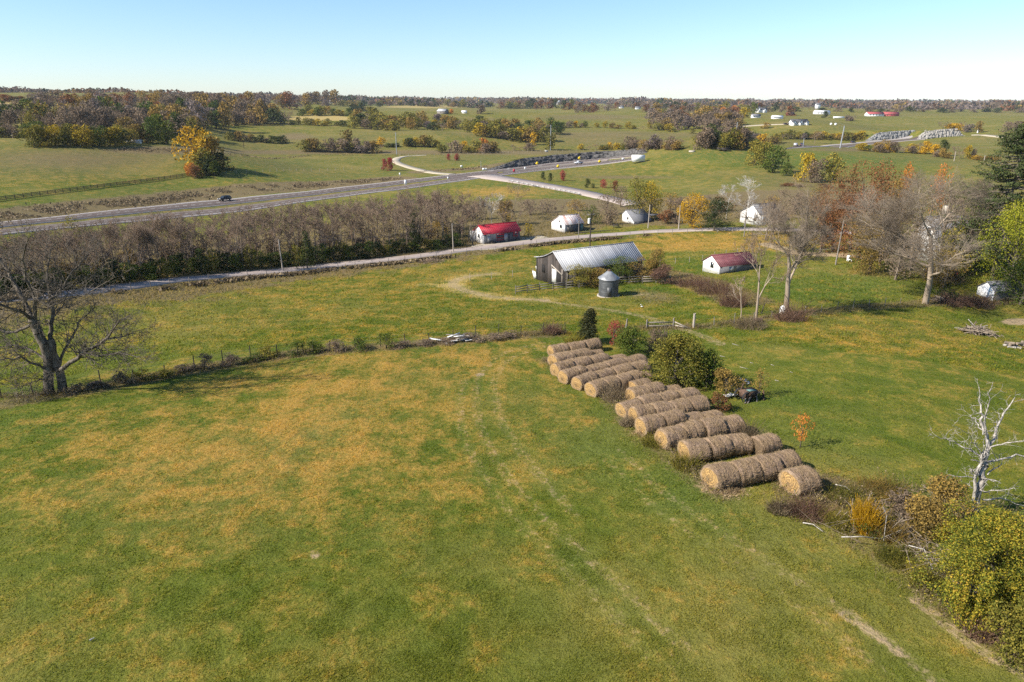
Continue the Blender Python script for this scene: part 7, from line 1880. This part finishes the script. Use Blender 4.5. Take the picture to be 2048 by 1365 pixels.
# white tank, log, pile at the right edge
p = P(1565, 628); v, q = lathe([(0, 0), (.38, 0), (.4, .15), (.4, .85), (.3, 1.05), (.12, 1.15), (0, 1.16)], 20); t = thing('white_tank', 'rounded white tank at the foot of the tall leaning tree', 'tank', p); MB().add(v, q).build('tank_body', M_WHITE2, t, sm=True); MB().tubes([(0, 0, 1.1)], [(0, 0, 1.25)], .1, .1, 8).build('cap', M_STEEL, t)
p = P(1515, 646); tag(MB().tubes([(-.6, 0, .3)], [(.6, .2, .3)], .3, .3, 12).build('rusty_barrel', M_RUSTM, None, p), 'rusty barrel lying beside the two fence-line trees', 'barrel')
p = P(2028, 696); t = thing('log_pile', 'heap of cut logs and stones at the right edge of the field', 'log pile', p); rng = np.random.default_rng(8)
for k in range(13):
    c = np.array([rng.uniform(-1.1, 1.1), rng.uniform(-.4, .4), .16 + .22 * (k % 3)]); a = rng.uniform(-1.2, 1.2); l = rng.uniform(.25, .6); dd = np.array([math.cos(a), math.sin(a), rng.uniform(-.2, .2)]) * l
    mb = MB().tubes([c - dd], [c + dd], .17, .15, 9); mb.tubes([c + dd], [c + dd * 1.02], .15, .01, 9); mb.tubes([c - dd], [c - dd * 1.0 - dd * .02], .17, .01, 9); mb.build('log', BARK['grey' if k % 3 else 'dead'], t)
# yard things round the farmhouse and lane
p = P(1698, 524); t = thing('yard_chair', 'small white object on the lawn beside the farm drive', 'garden chair', p); MB().box(-.35, -.3, .38, .35, .3, .45).build('seat', M_WHITE2, t); MB().box(-.35, .27, .45, .35, .33, 1.1).build('backrest', M_WHITE2, t)
for s in (-.3, .3):
    for y in (-.25, .25): MB().box(s - .04, y - .04, 0, s + .04, y + .04, .38).build('leg', M_WHITE2, t)
p = P(1232, 456); t = thing('picnic_table', 'dark picnic table on the grass between the two sheds by the lane', 'table', p); MB().box(-.9, -.4, .72, .9, .4, .78).build('tabletop', M_DARKWOOD, t)
for s in (-.75, .75): MB().box(-.9, s - .13, .42, .9, s + .13, .47).build('bench', M_DARKWOOD, t); MB().bar((s * .9, -.6, 0), (s * .9, .2, .72), .08).build('leg', M_DARKWOOD, t); MB().bar((s * .9, .6, 0), (s * .9, -.2, .72), .08).build('leg', M_DARKWOOD, t)
fallen([(1150, 468), (1190, 465), (1230, 461)], .15, 'long dark log beside the lane right of the rust-striped shed', 'dark', .1)
p = P(1062, 489); t = thing('mailbox', 'dark mailbox on a post at the lane edge', 'mailbox', p); MB().box(-.05, -.05, -.2, .05, .05, 1.0).build('post', M_GREYWOOD, t); mb = MB(); mb.prism([(-.3, 1.0), (.3, 1.0), (.3, 1.2), (0, 1.32), (-.3, 1.2)], -.14, .14, 'y'); mb.build('box', M_DARK, t)
sticks(982, 487, 2.0, .7, 70, BARK['dark'], 'dark junk and branches in front of the left part of the red-roofed building', 30, 'junk_pile', 'junk pile', r=.06)
sticks(860, 525, 6.0, .8, 150, BARK['mauve'], 'tangled brush on the lane fence left of the red-roofed building', 31, r=.03)
handmade(948, 490, [([(946, 490), (944, 475), (950, 462), (955, 450)], .16, .06, 0, 0), ([(945, 474), (942, 460), (943, 452)], .1, .05, 0, .5)], 'dead_tree', 'dark crooked tree trunk in front of the white end of the red-roofed building', BARK['dark'], 1, .2, 5, 1, twig_len=.8, fine=.02)
# hay and equipment on the brow of the right hill
for k, (x, b, w_) in enumerate([(1443, 302, 9), (1452, 303, 8)]):
    p = P(x, b); t = thing('hay_wagon', ['dark flat wagon with hay on the brow of the right hill, left one', 'dark flat wagon on the brow of the right hill, right one'][k], 'wagon', p, .1)
    MB().box(-2.2, -1, .8, 2.2, 1, .95).build('deck', M_DARKWOOD, t); MB().box(-2.2, .9, .95, 2.2, 1, 1.7).build('rack', M_DARKWOOD, t)
    for xx in (-1.5, 1.5):
        for s in (-.9, .9): MB().tubes([(xx, s - .1, .4)], [(xx, s + .1, .4)], .4, .4, 10).build('wheel', M_RUBBER, t)
loose(1432, 300, 9, 1.6, 500, 'row of old hay on the brow of the right hill', 12); p = P(1384, 303.5); v, q = lathe([(0, .5), (1.6, .5), (1.7, .4), (1.7, -.2)], 20); t = thing('water_trough', 'round pale trough on the crest of the right hill', 'trough', p); MB().add(v, q).build('trough_body', M_CONC, t)
for k, (x, b) in enumerate([(1662, 250.5), (1671, 250.8)]):
    p = P(x, b); o = thing('feed_tank', ['tiny white tank in the far right field, left one', 'tiny white tank in the far right field, right one'][k], 'tank', p); v, q = lathe([(0, 0), (1.1, 0), (1.1, 1.5), (.5, 2.0), (0, 2.05)], 14); MB().add(v, q).build('tank_body', M_WHITE2, o, sm=True)

# ---------------------------------------------------------------- grass blades over the near fields
def grass():
    rng = np.random.default_rng(77)
    mat = grass_shader('grass_blades', True)
    def batch(n, r0, r1, hgt, wid, name, label, azlim=0.74, pw=1.0):
        u = rng.uniform(0, 1, n); r = (r0 ** -pw + u * (r1 ** -pw - r0 ** -pw)) ** (-1 / pw)
        az = rng.uniform(-azlim, azlim, n)
        x, y = r * np.sin(az), r * np.cos(az)
        tn = fbm(x / 0.9, y / 0.9, 2, 8); tn2 = fbm(x / 5.0, y / 5.0, 2, 12)
        keep = (tn + 0.2 * tn2 + rng.uniform(-.6, .6, n)) > 0.5
        keep &= np.abs(line_dist(x, y, LANE[:, :2])[0]) > 2.8
        x, y, tn, r, tn2 = x[keep], y[keep], tn[keep], r[keep], tn2[keep]
        z = ground(x, y)
        M = masks(x, y, z)
        k2 = rng.uniform(size=len(x)) > np.clip(M[:, 3] * 1.3, 0, 1)
        x, y, z, tn, r, tn2, M = x[k2], y[k2], z[k2], tn[k2], r[k2], tn2[k2], M[k2]
        n = len(x)
        h = hgt * (0.6 + 0.7 * tn) * rng.uniform(.5, 1.3, n) * (1 + 1.0 * M[:, 2] + .5 * M[:, 1]) * (r / 45) ** .35
        w = wid * rng.uniform(.6, 1.4, n) * (r / 45) ** .8
        a = rng.uniform(0, 6.283, n); lean = rng.normal(size=(n, 2)) * .85
        c = np.stack([x, y, z - .02], 1); d = np.stack([np.cos(a), np.sin(a), np.zeros(n)], 1) * w[:, None]
        tip = c + np.stack([lean[:, 0] * h, lean[:, 1] * h, h], 1)
        V = np.stack([c - d, c + d, tip + d * .3, tip - d * .5], 1).reshape(-1, 3)
        me = mesh_from(name, V, np.arange(4 * n).reshape(-1, 4), [mat]); put_masks(me, np.repeat(M, 4, 0))
        tag(link(name, me), label, 'grass', kind='stuff')
    batch(850000, 17, 90, .085, .026, 'near_grass', 'tufty green and dry grass over the near field', pw=1.2)
    batch(260000, 80, 210, .13, .03, 'pasture_grass', 'short pasture grass of the middle fields', pw=1.0)
grass()

# ---------------------------------------------------------------- the air between here and the horizon
def haze():
    t = NT('haze_air'); t.out.inputs[0]
    v = t.n('ShaderNodeVolumePrincipled'); v.inputs['Color'].default_value = (0.80, 0.88, 1.0, 1); v.inputs['Density'].default_value = 0.000045; v.inputs['Anisotropy'].default_value = 0.0
    t.t.links.new(v.outputs[0], t.out.inputs['Volume'])
    zb = -62.0
    o = MB().box(-15000, -15000, zb, 15000, 15000, CAM_Z + 22).build('haze', t.m)
    tag(o, 'thin blue autumn haze over the far fields', 'haze', kind='stuff')
haze()
